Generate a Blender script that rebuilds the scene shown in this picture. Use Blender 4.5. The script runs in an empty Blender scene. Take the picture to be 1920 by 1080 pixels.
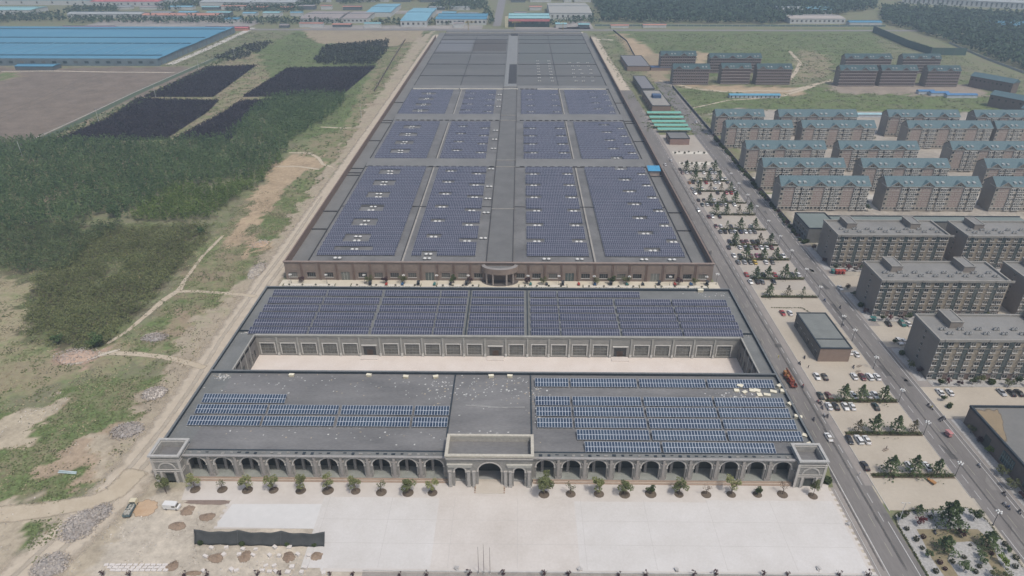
import bpy, math, random
import numpy as np
from mathutils import Vector, Matrix
random.seed(7); RNG = np.random.default_rng(7)
S = bpy.context.scene
# ------------------------------------------------------------------ camera, sky, sun, exposure
CAMH, FPX = 165.0, 1280.0
PITCH, YAW = math.radians(29.085), math.radians(0.665)
cd = bpy.data.cameras.new('camera'); cam = bpy.data.objects.new('camera', cd); S.collection.objects.link(cam)
cam.location = (0, 0, CAMH); cam.rotation_euler = (math.pi/2 - PITCH, 0, YAW)
cd.sensor_width = 36; cd.lens = FPX/1920*36; cd.clip_start = 1; cd.clip_end = 20000
S.camera = cam
SUN_EL, SUN_AZ = math.radians(62), math.radians(140)     # azimuth clockwise from +Y
W = bpy.data.worlds.new('World'); S.world = W; W.use_nodes = True
wn = W.node_tree.nodes; sky = wn.new('ShaderNodeTexSky'); sky.sky_type = 'NISHITA'; sky.sun_disc = False
sky.sun_elevation = SUN_EL; sky.sun_rotation = SUN_AZ; sky.dust_density = 4; sky.air_density = 1.3
W.node_tree.links.new(sky.outputs[0], wn['Background'].inputs[0]); wn['Background'].inputs[1].default_value = 0.14
sl = bpy.data.lights.new('sun', 'SUN'); sl.energy = 2.45; sl.angle = math.radians(4); sl.color = (1.0, .95, .87)
so = bpy.data.objects.new('sun', sl); S.collection.objects.link(so)
sd = Vector((math.sin(SUN_AZ)*math.cos(SUN_EL), math.cos(SUN_AZ)*math.cos(SUN_EL), math.sin(SUN_EL)))
so.rotation_euler = sd.to_track_quat('Z', 'Y').to_euler()
so['kind'] = 'structure'
S.view_settings.view_transform = 'Standard'; S.view_settings.look = 'None'; S.view_settings.gamma = 1
S.view_settings.exposure = 0.0

# ------------------------------------------------------------------ surveying helpers
_f = (-math.sin(YAW)*math.cos(PITCH), math.cos(YAW)*math.cos(PITCH), -math.sin(PITCH))
_r = (math.cos(YAW), math.sin(YAW), 0)
_u = (_r[1]*_f[2]-_r[2]*_f[1], _r[2]*_f[0]-_r[0]*_f[2], _r[0]*_f[1]-_r[1]*_f[0])
def P(px, py, z=0.0):
    "point of the place at height z that the photograph shows at (px, py)"
    a = (px-960)/FPX; b = -(py-540)/FPX
    d = [_f[i]+a*_r[i]+b*_u[i] for i in range(3)]; t = (z-CAMH)/d[2]
    return d[0]*t, d[1]*t
def PX(px, py, y):
    a = (px-960)/FPX; b = -(py-540)/FPX
    d = [_f[i]+a*_r[i]+b*_u[i] for i in range(3)]; t = y/d[1]
    return d[0]*t, CAMH+d[2]*t
ORD = ['first','second','third','fourth','fifth','sixth','seventh','eighth','ninth','tenth','eleventh','twelfth','thirteenth','fourteenth','fifteenth','sixteenth','seventeenth','eighteenth','nineteenth','twentieth']
def od(i):
    if i < 20: return ORD[i]
    t = ['twenty','thirty','forty','fifty'][(i+1)//10-2]; k = (i+1) % 10
    return t+'-'+ORD[k-1] if k else {'twenty':'twentieth','thirty':'thirtieth','forty':'fortieth','fifty':'fiftieth'}[t]

# ------------------------------------------------------------------ materials
MC = {}
def mat(name, col, rough=.85, var=.25, scale=.35, col2=None, fine=3.0, stain=0.0, metal=0.0, spec=.3, obj=False, streak=None):
    if name in MC: return MC[name]
    m = bpy.data.materials.new(name); m.use_nodes = True; nt = m.node_tree; N = nt.nodes; L = nt.links
    b = N['Principled BSDF']; b.inputs['Roughness'].default_value = rough; b.inputs['Metallic'].default_value = metal
    b.inputs['Specular IOR Level'].default_value = spec
    if obj: src = N.new('ShaderNodeTexCoord').outputs['Object']
    else: src = N.new('ShaderNodeNewGeometry').outputs['Position']
    if streak:
        mp = N.new('ShaderNodeMapping'); mp.inputs['Scale'].default_value = streak; L.new(src, mp.inputs[0]); src = mp.outputs[0]
    n1 = N.new('ShaderNodeTexNoise'); n1.inputs['Scale'].default_value = scale; n1.inputs['Detail'].default_value = 6; n1.inputs['Roughness'].default_value = .65
    n2 = N.new('ShaderNodeTexNoise'); n2.inputs['Scale'].default_value = scale*fine*3; n2.inputs['Detail'].default_value = 3
    L.new(src, n1.inputs['Vector']); L.new(src, n2.inputs['Vector'])
    ad = N.new('ShaderNodeMath'); ad.operation = 'MULTIPLY_ADD'; ad.inputs[1].default_value = .45
    L.new(n2.outputs[0], ad.inputs[0]); L.new(n1.outputs[0], ad.inputs[2])
    rm = N.new('ShaderNodeMapRange'); rm.inputs[1].default_value = .45; rm.inputs[2].default_value = 1.0
    L.new(ad.outputs[0], rm.inputs[0])
    mx = N.new('ShaderNodeMix'); mx.data_type = 'RGBA'
    c2 = col2 or tuple(min(1, c*(1+var)) for c in col); c1 = col if col2 else tuple(c*(1-var) for c in col)
    mx.inputs[6].default_value = (*c1, 1); mx.inputs[7].default_value = (*c2, 1)
    L.new(rm.outputs[0], mx.inputs[0]); L.new(mx.outputs[2], b.inputs['Base Color'])
    MC[name] = m; return m
def leafmat(name, col, col2, tr=.25):
    if name in MC: return MC[name]
    m = bpy.data.materials.new(name); m.use_nodes = True; nt = m.node_tree; N = nt.nodes; L = nt.links
    b = N['Principled BSDF']; b.inputs['Roughness'].default_value = .8; b.inputs['Specular IOR Level'].default_value = .15
    g = N.new('ShaderNodeNewGeometry'); n = N.new('ShaderNodeTexNoise'); n.inputs['Scale'].default_value = .06; n.inputs['Detail'].default_value = 4
    L.new(g.outputs['Position'], n.inputs['Vector'])
    a = N.new('ShaderNodeMath'); a.operation = 'MULTIPLY_ADD'; a.inputs[1].default_value = .55; L.new(g.outputs['Random Per Island'], a.inputs[0])
    s = N.new('ShaderNodeMath'); s.operation = 'MULTIPLY_ADD'; s.inputs[1].default_value = 1.6; s.inputs[2].default_value = -.5
    L.new(n.outputs[0], s.inputs[0]); L.new(s.outputs[0], a.inputs[2])
    mx = N.new('ShaderNodeMix'); mx.data_type = 'RGBA'; mx.inputs[6].default_value = (*col, 1); mx.inputs[7].default_value = (*col2, 1)
    L.new(a.outputs[0], mx.inputs[0]); L.new(mx.outputs[2], b.inputs['Base Color'])
    t = N.new('ShaderNodeBsdfTranslucent'); L.new(mx.outputs[2], t.inputs[0])
    ms = N.new('ShaderNodeMixShader'); ms.inputs[0].default_value = tr
    L.new(b.outputs[0], ms.inputs[1]); L.new(t.outputs[0], ms.inputs[2]); L.new(ms.outputs[0], N['Material Output'].inputs[0])
    MC[name] = m; return m
def glassy(name, col, rough=.15):
    if name in MC: return MC[name]
    m = mat(name, col, rough=rough, var=.35, scale=.5, spec=.6); N = m.node_tree.nodes; L = m.node_tree.links; b = N['Principled BSDF']
    src = b.inputs['Base Color'].links[0].from_socket; oi = N.new('ShaderNodeObjectInfo'); r = N.new('ShaderNodeMapRange'); r.inputs[1].default_value = .55; r.inputs[4].default_value = .55
    L.new(oi.outputs['Random'], r.inputs[0]); x = N.new('ShaderNodeMix'); x.data_type = 'RGBA'; x.inputs[7].default_value = (.26,.25,.22,1); L.new(r.outputs[0], x.inputs[0]); L.new(src, x.inputs[6]); L.new(x.outputs[2], b.inputs['Base Color']); return m
def patchmat(name, col, col2, soft=.35, scale=.25):
    "a ground patch whose rim breaks up into the ground around it"
    if name in MC: return MC[name]
    m = mat(name, col, col2=col2, scale=scale, rough=.95); nt = m.node_tree; N = nt.nodes; L = nt.links
    at = N.new('ShaderNodeAttribute'); at.attribute_name = 'rim'
    g = N.new('ShaderNodeNewGeometry'); n = N.new('ShaderNodeTexNoise'); n.inputs['Scale'].default_value = .22; n.inputs['Detail'].default_value = 7; n.inputs['Roughness'].default_value = .7
    L.new(g.outputs['Position'], n.inputs['Vector'])
    a = N.new('ShaderNodeMath'); a.operation = 'MULTIPLY_ADD'; a.inputs[1].default_value = 1.0; L.new(n.outputs[0], a.inputs[0]); L.new(at.outputs['Fac'], a.inputs[2])
    r = N.new('ShaderNodeMapRange'); r.inputs[1].default_value = .85; r.inputs[2].default_value = .85+soft; L.new(a.outputs[0], r.inputs[0])
    tp = N.new('ShaderNodeBsdfTransparent'); ms = N.new('ShaderNodeMixShader')
    L.new(r.outputs[0], ms.inputs[0]); L.new(tp.outputs[0], ms.inputs[1]); L.new(N['Principled BSDF'].outputs[0], ms.inputs[2]); L.new(ms.outputs[0], N['Material Output'].inputs[0])
    return m

# ------------------------------------------------------------------ mesh helpers
class MB:
    def __init__(s): s.v = []; s.f = []; s.m = []; s.uv = {}
    def quad(s, a, b, c, d, mi=0, uv=None):
        n = len(s.v); s.v += [a, b, c, d]; 
        if uv: s.uv[len(s.f)] = uv
        s.f.append((n, n+1, n+2, n+3)); s.m.append(mi); return s
    def poly(s, pts, mi=0):
        n = len(s.v); s.v += pts; s.f.append(tuple(range(n, n+len(pts)))); s.m.append(mi); return s
    def box(s, x0, x1, y0, y1, z0, z1, mi=0, top=None):
        t = mi if top is None else top
        n = len(s.v); s.v += [(x0,y0,z0),(x1,y0,z0),(x1,y1,z0),(x0,y1,z0),(x0,y0,z1),(x1,y0,z1),(x1,y1,z1),(x0,y1,z1)]
        s.f += [(n,n+3,n+2,n+1),(n+4,n+5,n+6,n+7),(n,n+1,n+5,n+4),(n+1,n+2,n+6,n+5),(n+2,n+3,n+7,n+6),(n+3,n,n+4,n+7)]
        s.m += [mi, t, mi, mi, mi, mi]; return s
    def prism(s, poly, z0, z1, mi=0, top=None):
        "poly: counter-clockwise (x, y) outline"
        t = mi if top is None else top; k = len(poly)
        s.poly([(x, y, z1) for x, y in poly], t)
        for i in range(k):
            a, b = poly[i], poly[(i+1) % k]; s.quad((*a, z0), (*b, z0), (*b, z1), (*a, z1), mi)
        return s
    def extr(s, prof, x0, x1, mi=0):
        "profile in (y, z), swept along x"
        k = len(prof)
        for i in range(k):
            a, b = prof[i], prof[(i+1) % k]; s.quad((x0, *a), (x1, *a), (x1, *b), (x0, *b), mi)
        s.poly([(x0, *p) for p in prof][::-1], mi); s.poly([(x1, *p) for p in prof], mi); return s
    def tube(s, p0, p1, r0, r1=None, n=6, mi=0):
        r1 = r0 if r1 is None else r1; p0 = Vector(p0); p1 = Vector(p1); d = (p1-p0).normalized()
        a = d.orthogonal().normalized(); b = d.cross(a); k = len(s.v)
        for p, r in ((p0, r0), (p1, r1)):
            for i in range(n): q = p + (a*math.cos(2*math.pi*i/n)+b*math.sin(2*math.pi*i/n))*r; s.v.append(tuple(q))
        for i in range(n): j = (i+1) % n; s.f.append((k+i, k+j, k+n+j, k+n+i)); s.m.append(mi)
        s.f.append(tuple(range(k+n, k+2*n))); s.m.append(mi); s.f.append(tuple(range(k+n-1, k-1, -1))); s.m.append(mi); return s
    def lathe(s, prof, cx=0, cy=0, n=10, mi=0):
        k = len(s.v)
        for r, z in prof:
            for i in range(n): s.v.append((cx+r*math.cos(2*math.pi*i/n), cy+r*math.sin(2*math.pi*i/n), z))
        for j in range(len(prof)-1):
            for i in range(n): a = k+j*n+i; b = k+j*n+(i+1) % n; s.f.append((a, b, b+n, a+n)); s.m.append(mi)
        return s
    def hole(s, xl, xr, zb, zt, holes, y, mi=0, depth=.25, jm=None, flip=1):
        "wall in the plane y with rectangular holes (x0,x1,z0,z1), jambs going in by depth"
        xs = sorted({xl, xr, *[h[0] for h in holes], *[h[1] for h in holes]}); zs = sorted({zb, zt, *[h[2] for h in holes], *[h[3] for h in holes]})
        for a, b in zip(xs, xs[1:]):
            for c, d in zip(zs, zs[1:]):
                mx, mz = (a+b)/2, (c+d)/2
                if any(h[0] < mx < h[1] and h[2] < mz < h[3] for h in holes): continue
                s.quad((a, y, c), (b, y, c), (b, y, d), (a, y, d), mi)
        for h in holes:
            a, b, c, d = h; e = y+depth*flip; j = mi if jm is None else jm
            s.quad((a, y, c), (a, y, d), (a, e, d), (a, e, c), j); s.quad((b, y, c), (b, e, c), (b, e, d), (b, y, d), j)
            s.quad((a, y, c), (a, e, c), (b, e, c), (b, y, c), j); s.quad((a, y, d), (b, y, d), (b, e, d), (a, e, d), j)
        return s
    def mesh(s, name, mats):
        me = bpy.data.meshes.new(name); me.from_pydata(s.v, [], s.f)
        if not isinstance(mats, (list, tuple)): mats = [mats]
        for m in mats: me.materials.append(m)
        me.polygons.foreach_set('material_index', s.m)
        if s.uv:
            ul = me.uv_layers.new(name='UVMap')
            for fi, uv in s.uv.items():
                p = me.polygons[fi]
                for k, li in enumerate(p.loop_indices): ul.data[li].uv = uv[k]
        me.update(); return me
    def build(s, name, mats, parent=None, loc=(0,0,0), rz=0): return obj(name, s.mesh(name, mats), parent, loc, rz)
def obj(name, me, parent=None, loc=(0,0,0), rz=0):
    o = bpy.data.objects.new(name, me); S.collection.objects.link(o); o.location = loc; o.rotation_euler = (0, 0, rz)
    if parent is not None: o.parent = parent
    return o
def tag(o, label=None, cat=None, group=None, kind=None):
    if label: o['label'] = label
    if cat: o['category'] = cat
    if group: o['group'] = group
    if kind: o['kind'] = kind
    return o
def thing(name, label, cat, loc=(0,0,0), rz=0, group=None):
    return tag(obj(name, None, None, loc, rz), label, cat, group)
KIDS = {}
def dup(root, loc, rz=None, label=None, group=None, sc=None):
    if root.name not in KIDS: KIDS[root.name] = [(c, list(c.children)) for c in root.children]
    r = root.copy(); S.collection.objects.link(r); r.location = loc
    if rz is not None: r.rotation_euler = (0, 0, rz)
    if sc: r.scale = sc if isinstance(sc, tuple) else (sc, sc, sc)
    if label: r['label'] = label
    if group: r['group'] = group
    for c, gs in KIDS[root.name]:
        k = c.copy(); S.collection.objects.link(k); k.parent = r
        for g in gs: q = g.copy(); S.collection.objects.link(q); q.parent = k
    return r
PROTOS = []
class Proto:
    "the first placement moves the source thing itself, later ones copy it"
    def __init__(s, root): s.r = root; s.used = False; PROTOS.append(s); KIDS[root.name] = [(c, list(c.children)) for c in root.children]
    def put(s, loc, rz=0, label=None, group=None, sc=None):
        if s.used: return dup(s.r, loc, rz, label, group, sc)
        s.used = True; r = s.r; r.location = loc; r.rotation_euler = (0, 0, rz); r.scale = (sc if isinstance(sc, tuple) else (sc,)*3) if sc else (1, 1, 1)
        if label: r['label'] = label
        if group: r['group'] = group
        return r
def rawmesh(name, V, F, mats, sides=4):
    V = np.asarray(V, np.float32); F = np.asarray(F, np.int32); me = bpy.data.meshes.new(name)
    me.vertices.add(len(V)); me.vertices.foreach_set('co', V.ravel()); me.loops.add(F.size); me.loops.foreach_set('vertex_index', F.ravel())
    me.polygons.add(len(F)); me.polygons.foreach_set('loop_start', np.arange(0, F.size, sides, dtype=np.int32))
    me.polygons.foreach_set('loop_total', np.full(len(F), sides, np.int32))
    for m in (mats if isinstance(mats, (list, tuple)) else [mats]): me.materials.append(m)
    me.update(calc_edges=True); me.validate(); return me
def leaves(C, size, up=.5, rng=RNG):
    "one small bent-free leaf clump quad per centre"
    C = np.asarray(C, float); n = len(C); size = np.broadcast_to(size, (n,))
    nr = rng.normal(size=(n, 3)); nr[:, 2] = np.abs(nr[:, 2])+up; nr /= np.linalg.norm(nr, axis=1)[:, None]
    a = np.cross(nr, rng.normal(size=(n, 3))); a /= np.linalg.norm(a, axis=1)[:, None]; b = np.cross(nr, a)
    a *= size[:, None]*.5; b *= (size*rng.uniform(.6, 1, n))[:, None]*.5
    V = np.stack([C-a*.9-b*.4, C+a*.1-b, C+a-b*.1+nr*size[:, None]*.12, C-a*.1+b], 1).reshape(-1, 3)
    return V, np.arange(4*n).reshape(n, 4)
def inpoly(x, y, poly):
    x = np.asarray(x); y = np.asarray(y); r = np.zeros(x.shape, bool); n = len(poly)
    for i in range(n):
        x0, y0 = poly[i]; x1, y1 = poly[(i+1) % n]
        if y0 == y1: continue
        c = ((y0 > y) != (y1 > y)) & (x < (x1-x0)*(y-y0)/(y1-y0)+x0); r ^= c
    return r
def wp(pts, z=0): return [P(a, b, z) for a, b in pts]
def sheet(name, poly, z, m, label=None, kind='structure', thick=0):
    b = MB()
    if thick: b.prism(poly, z-thick, z)
    else: b.poly([(x, y, z) for x, y in poly])
    o = b.build(name, m); o['kind'] = kind; return o
def ccw(p):
    a = sum(p[i][0]*p[(i+1) % len(p)][1]-p[(i+1) % len(p)][0]*p[i][1] for i in range(len(p))); return p if a > 0 else p[::-1]
def strip(name, pts, w, z, m, sub=8):
    "soft-edged track along world points; w: half width (number or list)"
    n = len(pts); w = w if isinstance(w, (list, tuple)) else [w]*n; C = []
    for i in range(n-1):
        for t in np.linspace(0, 1, sub, endpoint=(i == n-2)):
            C.append((pts[i][0]*(1-t)+pts[i+1][0]*t, pts[i][1]*(1-t)+pts[i+1][1]*t, w[i]*(1-t)+w[i+1]*t))
    C = np.array(C); d = np.gradient(C[:, :2], axis=0); d /= np.linalg.norm(d, axis=1)[:, None]; nn = np.stack([-d[:, 1], d[:, 0]], 1)
    off = [-1.3, -.9, -.45, 0, .45, .9, 1.3]; al = [0, .55, 1, 1, 1, .55, 0]; V = []; A = []
    for i, c in enumerate(C):
        for o, a in zip(off, al): V.append((c[0]+nn[i, 0]*o*c[2], c[1]+nn[i, 1]*o*c[2], z+.0006*(i % 9)+.0002*o)); A.append(a*(0.5 if i in (0, len(C)-1) else 1))
    F = [(i*7+j, i*7+j+1, i*7+j+8, i*7+j+7) for i in range(len(C)-1) for j in range(6)]
    me = rawmesh(name, V, F, m); at = me.attributes.new('rim', 'FLOAT', 'POINT'); at.data.foreach_set('value', np.array(A, np.float32))
    o = obj(name, me); o['kind'] = 'structure'; return o
def patch(name, pts, z, m, rim=.25, h=0.0, kind='structure'):
    "soft-edged patch (world outline), optionally heaped up to height h"
    c = np.mean(pts, axis=0); V = []; A = []; ring = [1.15, 1.0, .8, .55, .25]; al = [0, .5, .9, 1, 1]; n = len(pts)
    P2 = []
    for i in range(n):
        for t in (0, .34, .67): P2.append((pts[i][0]*(1-t)+pts[(i+1) % n][0]*t, pts[i][1]*(1-t)+pts[(i+1) % n][1]*t))
    P2 = np.array(P2); n = len(P2); jit = RNG.uniform(.9, 1.1, n)
    for r, a in zip(ring, al):
        for i in range(n):
            q = c+(P2[i]-c)*r*jit[i]; hz = h*(1-r**1.5)*RNG.uniform(.7, 1.2) if r < 1 else 0
            V.append((q[0], q[1], z+hz)); A.append(a)
    V.append((c[0], c[1], z+h)); A.append(1); F = []
    for k in range(len(ring)-1):
        for i in range(n): j = (i+1) % n; F.append((k*n+i, k*n+j, (k+1)*n+j, (k+1)*n+i))
    k = len(ring)-1
    me = bpy.data.meshes.new(name); F += [(k*n+i, k*n+(i+1) % n, len(V)-1) for i in range(n)]
    me.from_pydata(V, [], F); me.materials.append(m); at = me.attributes.new('rim', 'FLOAT', 'POINT'); at.data.foreach_set('value', np.array(A, np.float32))
    o = obj(name, me); 
    if kind: o['kind'] = kind
    return o
# ------------------------------------------------------------------ ground, painted with what grows or lies where
def axis(*segs):
    a = []
    for lo, hi, st in segs: a += list(np.arange(lo, hi, st))
    return np.array(a+[segs[-1][1]], float)
gx = axis((-9000,-2000,1750),(-2000,-900,100),(-900,-330,10),(-330,-116,2),(-116,160,12),(160,700,9),(700,2000,100),(2000,9000,1750))
gy = axis((-3000,60,500),(60,430,2),(430,1180,6),(1180,2400,30),(2400,12000,1600))
GAX, GAY = gx, gy; GX, GY = np.meshgrid(gx, gy); gxx, gyy = GX.ravel(), GY.ravel()
def vn(x, y, s, seed):
    "cheap value noise"
    r = np.random.default_rng(seed).random((64, 64)); x = x/s; y = y/s; i = np.floor(x).astype(int); j = np.floor(y).astype(int)
    u = x-i; v = y-j; u = u*u*(3-2*u); v = v*v*(3-2*v); g = lambda a, b: r[a % 64, b % 64]
    return (g(i, j)*(1-u)+g(i+1, j)*u)*(1-v)+(g(i, j+1)*(1-u)+g(i+1, j+1)*u)*v
wob = lambda k: (vn(gxx, gyy, 7, k)+vn(gxx, gyy, 3, k+1)*.6-.8)*8
# projected position of every ground vertex, for reading the survey polygons
zc = gxx*_f[0]+gyy*_f[1]-CAMH*_f[2]; zc = np.where(zc < 5, 5, zc)
sxx = (gxx+wob(1)); syy = (gyy+wob(5)*1.5)
zc2 = sxx*_f[0]+syy*_f[1]-CAMH*_f[2]; zc2 = np.where(zc2 < 5, 1e9, zc2)
qx = 960+FPX*(sxx*_r[0]+syy*_r[1])/zc2; qy = 540-FPX*(sxx*_u[0]+syy*_u[1]-CAMH*_u[2])/zc2
SAND=(.375,.325,.25); SOIL=(.29,.235,.165); OCH=(.36,.28,.19); BROWN=(.18,.148,.12); RUB=(.33,.31,.31); DARK=(.10,.095,.075); PALE=(.38,.33,.25)
gcol = np.tile(np.array([.20,.19,.125]), (len(gxx), 1)); gra = np.full(len(gxx), .58)
def paint(poly, col=None, g=None):
    m = inpoly(qx, qy, poly)
    if col is not None: gcol[m] = col
    if g is not None: gra[m] = g
paint([(-900,127),(340,126),(400,128),(-10,292),(-400,420),(-900,420)], BROWN, .03)
paint([(0,135),(40,140),(20,150),(-40,156)], SOIL, .9)
paint([(-900,420),(0,290),(200,215),(395,120),(480,90),(560,70),(600,75),(560,140),(440,240),(0,420)], SOIL, .62)
paint([(480,95),(560,55),(760,52),(800,60),(720,150),(640,260),(540,260),(500,200),(400,260),(330,262),(520,170)], (.17,.165,.10), .86)
paint([(560,52),(800,55),(770,90),(700,85),(600,82),(580,70)], (.30,.25,.18), .38)
paint([(720,90),(790,75),(720,190),(640,300),(560,380),(470,500),(430,560),(330,560),(350,500),(440,400),(560,270),(640,240)], SOIL, .70)
paint([(520,300),(600,290),(610,310),(560,330),(500,400),(450,450),(420,470),(460,400)], OCH, .22)
paint([(440,450),(500,440),(505,470),(460,480)], OCH, .3)
paint([(560,330),(640,300),(600,350),(510,450),(470,480),(480,420)], SOIL, .80)
paint([(-600,520),(40,525),(130,640),(230,640),(330,660),(-600,900)], (.28,.245,.16), .58)
paint([(0,525),(60,530),(50,620),(0,640),(-300,700),(-300,520)], (.31,.27,.18), .50)
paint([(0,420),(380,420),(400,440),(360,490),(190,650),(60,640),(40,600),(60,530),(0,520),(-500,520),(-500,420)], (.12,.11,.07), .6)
paint([(240,640),(280,600),(330,558),(440,553),(430,585),(385,620),(345,668),(250,655)], SOIL, .80)
paint([(330,585),(380,590),(350,625),(300,620)], SOIL, .5)
paint([(-400,800),(60,760),(150,715),(310,690),(330,690),(300,735),(255,800),(200,812),(130,840),(90,885),(40,938),(-20,945),(-400,1000)], SOIL, .84)
paint([(100,650),(190,655),(180,690),(110,690),(90,680)], (.34,.25,.19), .05)
paint([(-300,740),(60,730),(120,700),(90,690),(0,680),(-300,700)], (.28,.24,.16), .55)
paint([(0,785),(55,760),(110,745),(60,830),(0,850),(-200,870),(-200,800)], PALE, .18)
paint([(100,850),(230,790),(270,800),(230,870),(190,900),(120,900),(90,880)], (.33,.26,.19), .16)
paint([(60,890),(130,885),(165,905),(125,935),(60,942)], (.22,.2,.12), .95)
paint([(0,940),(60,950),(200,940),(290,900),(345,930),(340,1000),(200,1100),(-300,1150),(-300,960)], SAND, .02)
paint([(32,978),(105,964),(122,984),(45,1045)], (.2,.2,.12), 1.0)
paint([(45,1080),(75,1052),(72,1100),(30,1120)], (.2,.2,.12), .95)
paint([(150,820),(285,800),(300,830),(290,900),(230,940),(205,900)], SAND, .03)
paint([(215,850),(272,745),(318,670),(352,612),(410,560),(470,515),(500,468),(560,385),(625,300),(690,205),(745,125),(782,72),(815,56),(700,235),(640,310),(535,480),(530,520),(440,640),(395,700),(300,850),(290,905),(215,940)], (.345,.295,.225), .40)
# building yards and everything east
paint([(330,905),(1640,905),(1760,1300),(-300,1300),(150,1085),(230,960)], (.43,.385,.32), .0)
paint([(1130,60),(1640,52),(1660,120),(1240,150),(1180,110)], (.18,.175,.11), .82)
paint([(1250,170),(1900,150),(1960,230),(1340,225)], (.18,.175,.11), .84)
paint([(1190,95),(1260,105),(1250,165),(1200,140)], SOIL, .4)
paint([(1150,65),(1170,62),(1230,100),(1190,110)], OCH, .2)
paint([(1300,95),(1330,100),(1325,120),(1300,125)], OCH, .35)
paint([(1225,135),(1260,158),(1500,165),(1500,180),(1330,172),(1230,150)], OCH, .06)
paint([(1500,90),(1560,105),(1560,140),(1500,155),(1480,140)], (.27,.23,.16), .55)
paint([(1560,155),(1840,160),(1850,180),(1560,175)], (.27,.23,.19), .15)
paint([(1330,205),(1980,215),(2300,460),(1480,410)], (.34,.31,.27), .05)
paint([(1480,405),(2400,410),(2600,1300),(1960,1300)], (.36,.33,.28), .02)
ground_me = rawmesh('ground', np.stack([gxx, gyy, np.zeros_like(gxx)], 1), (lambda nx, ny: np.array([(j*nx+i, j*nx+i+1, (j+1)*nx+i+1, (j+1)*nx+i) for j in range(ny-1) for i in range(nx-1)]))(len(gx), len(gy)), [])
ca = ground_me.color_attributes.new('Col', 'FLOAT_COLOR', 'POINT'); ca.data.foreach_set('color', np.concatenate([gcol, gra[:, None]], 1).astype(np.float32).ravel())
gm = bpy.data.materials.new('ground'); gm.use_nodes = True; _nt = gm.node_tree; _N = _nt.nodes; _L = _nt.links
def gnode(t, **k):
    n = _N.new(t)
    for a, b in k.items(): setattr(n, a, b)
    return n
_b = _N['Principled BSDF']; _b.inputs['Roughness'].default_value = .95; _b.inputs['Specular IOR Level'].default_value = .1
_at = gnode('ShaderNodeAttribute', attribute_name='Col'); _g = gnode('ShaderNodeNewGeometry')
_n1 = gnode('ShaderNodeTexNoise'); _n1.inputs['Scale'].default_value = .06; _n1.inputs['Detail'].default_value = 10; _n1.inputs['Roughness'].default_value = .74
_n2 = gnode('ShaderNodeTexNoise'); _n2.inputs['Scale'].default_value = .42; _n2.inputs['Detail'].default_value = 7; _n2.inputs['Roughness'].default_value = .8
_n3 = gnode('ShaderNodeTexNoise'); _n3.inputs['Scale'].default_value = .015; _n3.inputs['Detail'].default_value = 5
for n in (_n1, _n2, _n3): _L.new(_g.outputs['Position'], n.inputs['Vector'])
_a = gnode('ShaderNodeMath', operation='MULTIPLY_ADD'); _a.inputs[1].default_value = 2.1; _L.new(_n1.outputs[0], _a.inputs[0]); _L.new(_at.outputs['Alpha'], _a.inputs[2])
_a2 = gnode('ShaderNodeMath', operation='MULTIPLY_ADD'); _a2.inputs[1].default_value = .7; _L.new(_n2.outputs[0], _a2.inputs[0]); _L.new(_a.outputs[0], _a2.inputs[2])
_m = gnode('ShaderNodeMapRange'); _m.inputs[1].default_value = 1.86; _m.inputs[2].default_value = 2.36; _L.new(_a2.outputs[0], _m.inputs[0])
_gc = gnode('ShaderNodeMix', data_type='RGBA'); _gc.inputs[6].default_value = (.075,.115,.045,1); _gc.inputs[7].default_value = (.145,.175,.075,1); _L.new(_n3.outputs[0], _gc.inputs[0])
_gv = gnode('ShaderNodeMix', data_type='RGBA', blend_type='MULTIPLY'); _gv.inputs[0].default_value = 1; _L.new(_gc.outputs[2], _gv.inputs[6])
_v = gnode('ShaderNodeMapRange'); _v.inputs[1].default_value = .3; _v.inputs[2].default_value = .7; _v.inputs[3].default_value = .35; _v.inputs[4].default_value = 1.75; _L.new(_n2.outputs[0], _v.inputs[0]); _L.new(_v.outputs[0], _gv.inputs[7])
_sv = gnode('ShaderNodeMix', data_type='RGBA', blend_type='MULTIPLY'); _sv.inputs[0].default_value = 1; _L.new(_at.outputs['Color'], _sv.inputs[6])
_v2 = gnode('ShaderNodeMapRange'); _v2.inputs[1].default_value = .32; _v2.inputs[2].default_value = .68; _v2.inputs[3].default_value = .5; _v2.inputs[4].default_value = 1.4
_av = gnode('ShaderNodeMath', operation='MULTIPLY_ADD'); _av.inputs[1].default_value = .5; _L.new(_n2.outputs[0], _av.inputs[0]); _hv = gnode('ShaderNodeMath', operation='MULTIPLY'); _hv.inputs[1].default_value = .5; _L.new(_n1.outputs[0], _hv.inputs[0]); _L.new(_hv.outputs[0], _av.inputs[2])
_L.new(_av.outputs[0], _v2.inputs[0]); _L.new(_v2.outputs[0], _sv.inputs[7])
_mx = gnode('ShaderNodeMix', data_type='RGBA'); _L.new(_m.outputs[0], _mx.inputs[0]); _L.new(_sv.outputs[2], _mx.inputs[6]); _L.new(_gv.outputs[2], _mx.inputs[7]); _L.new(_mx.outputs[2], _b.inputs['Base Color'])
ground_me.materials.append(gm); ground_o = obj('ground', ground_me); ground_o['kind'] = 'structure'

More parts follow.
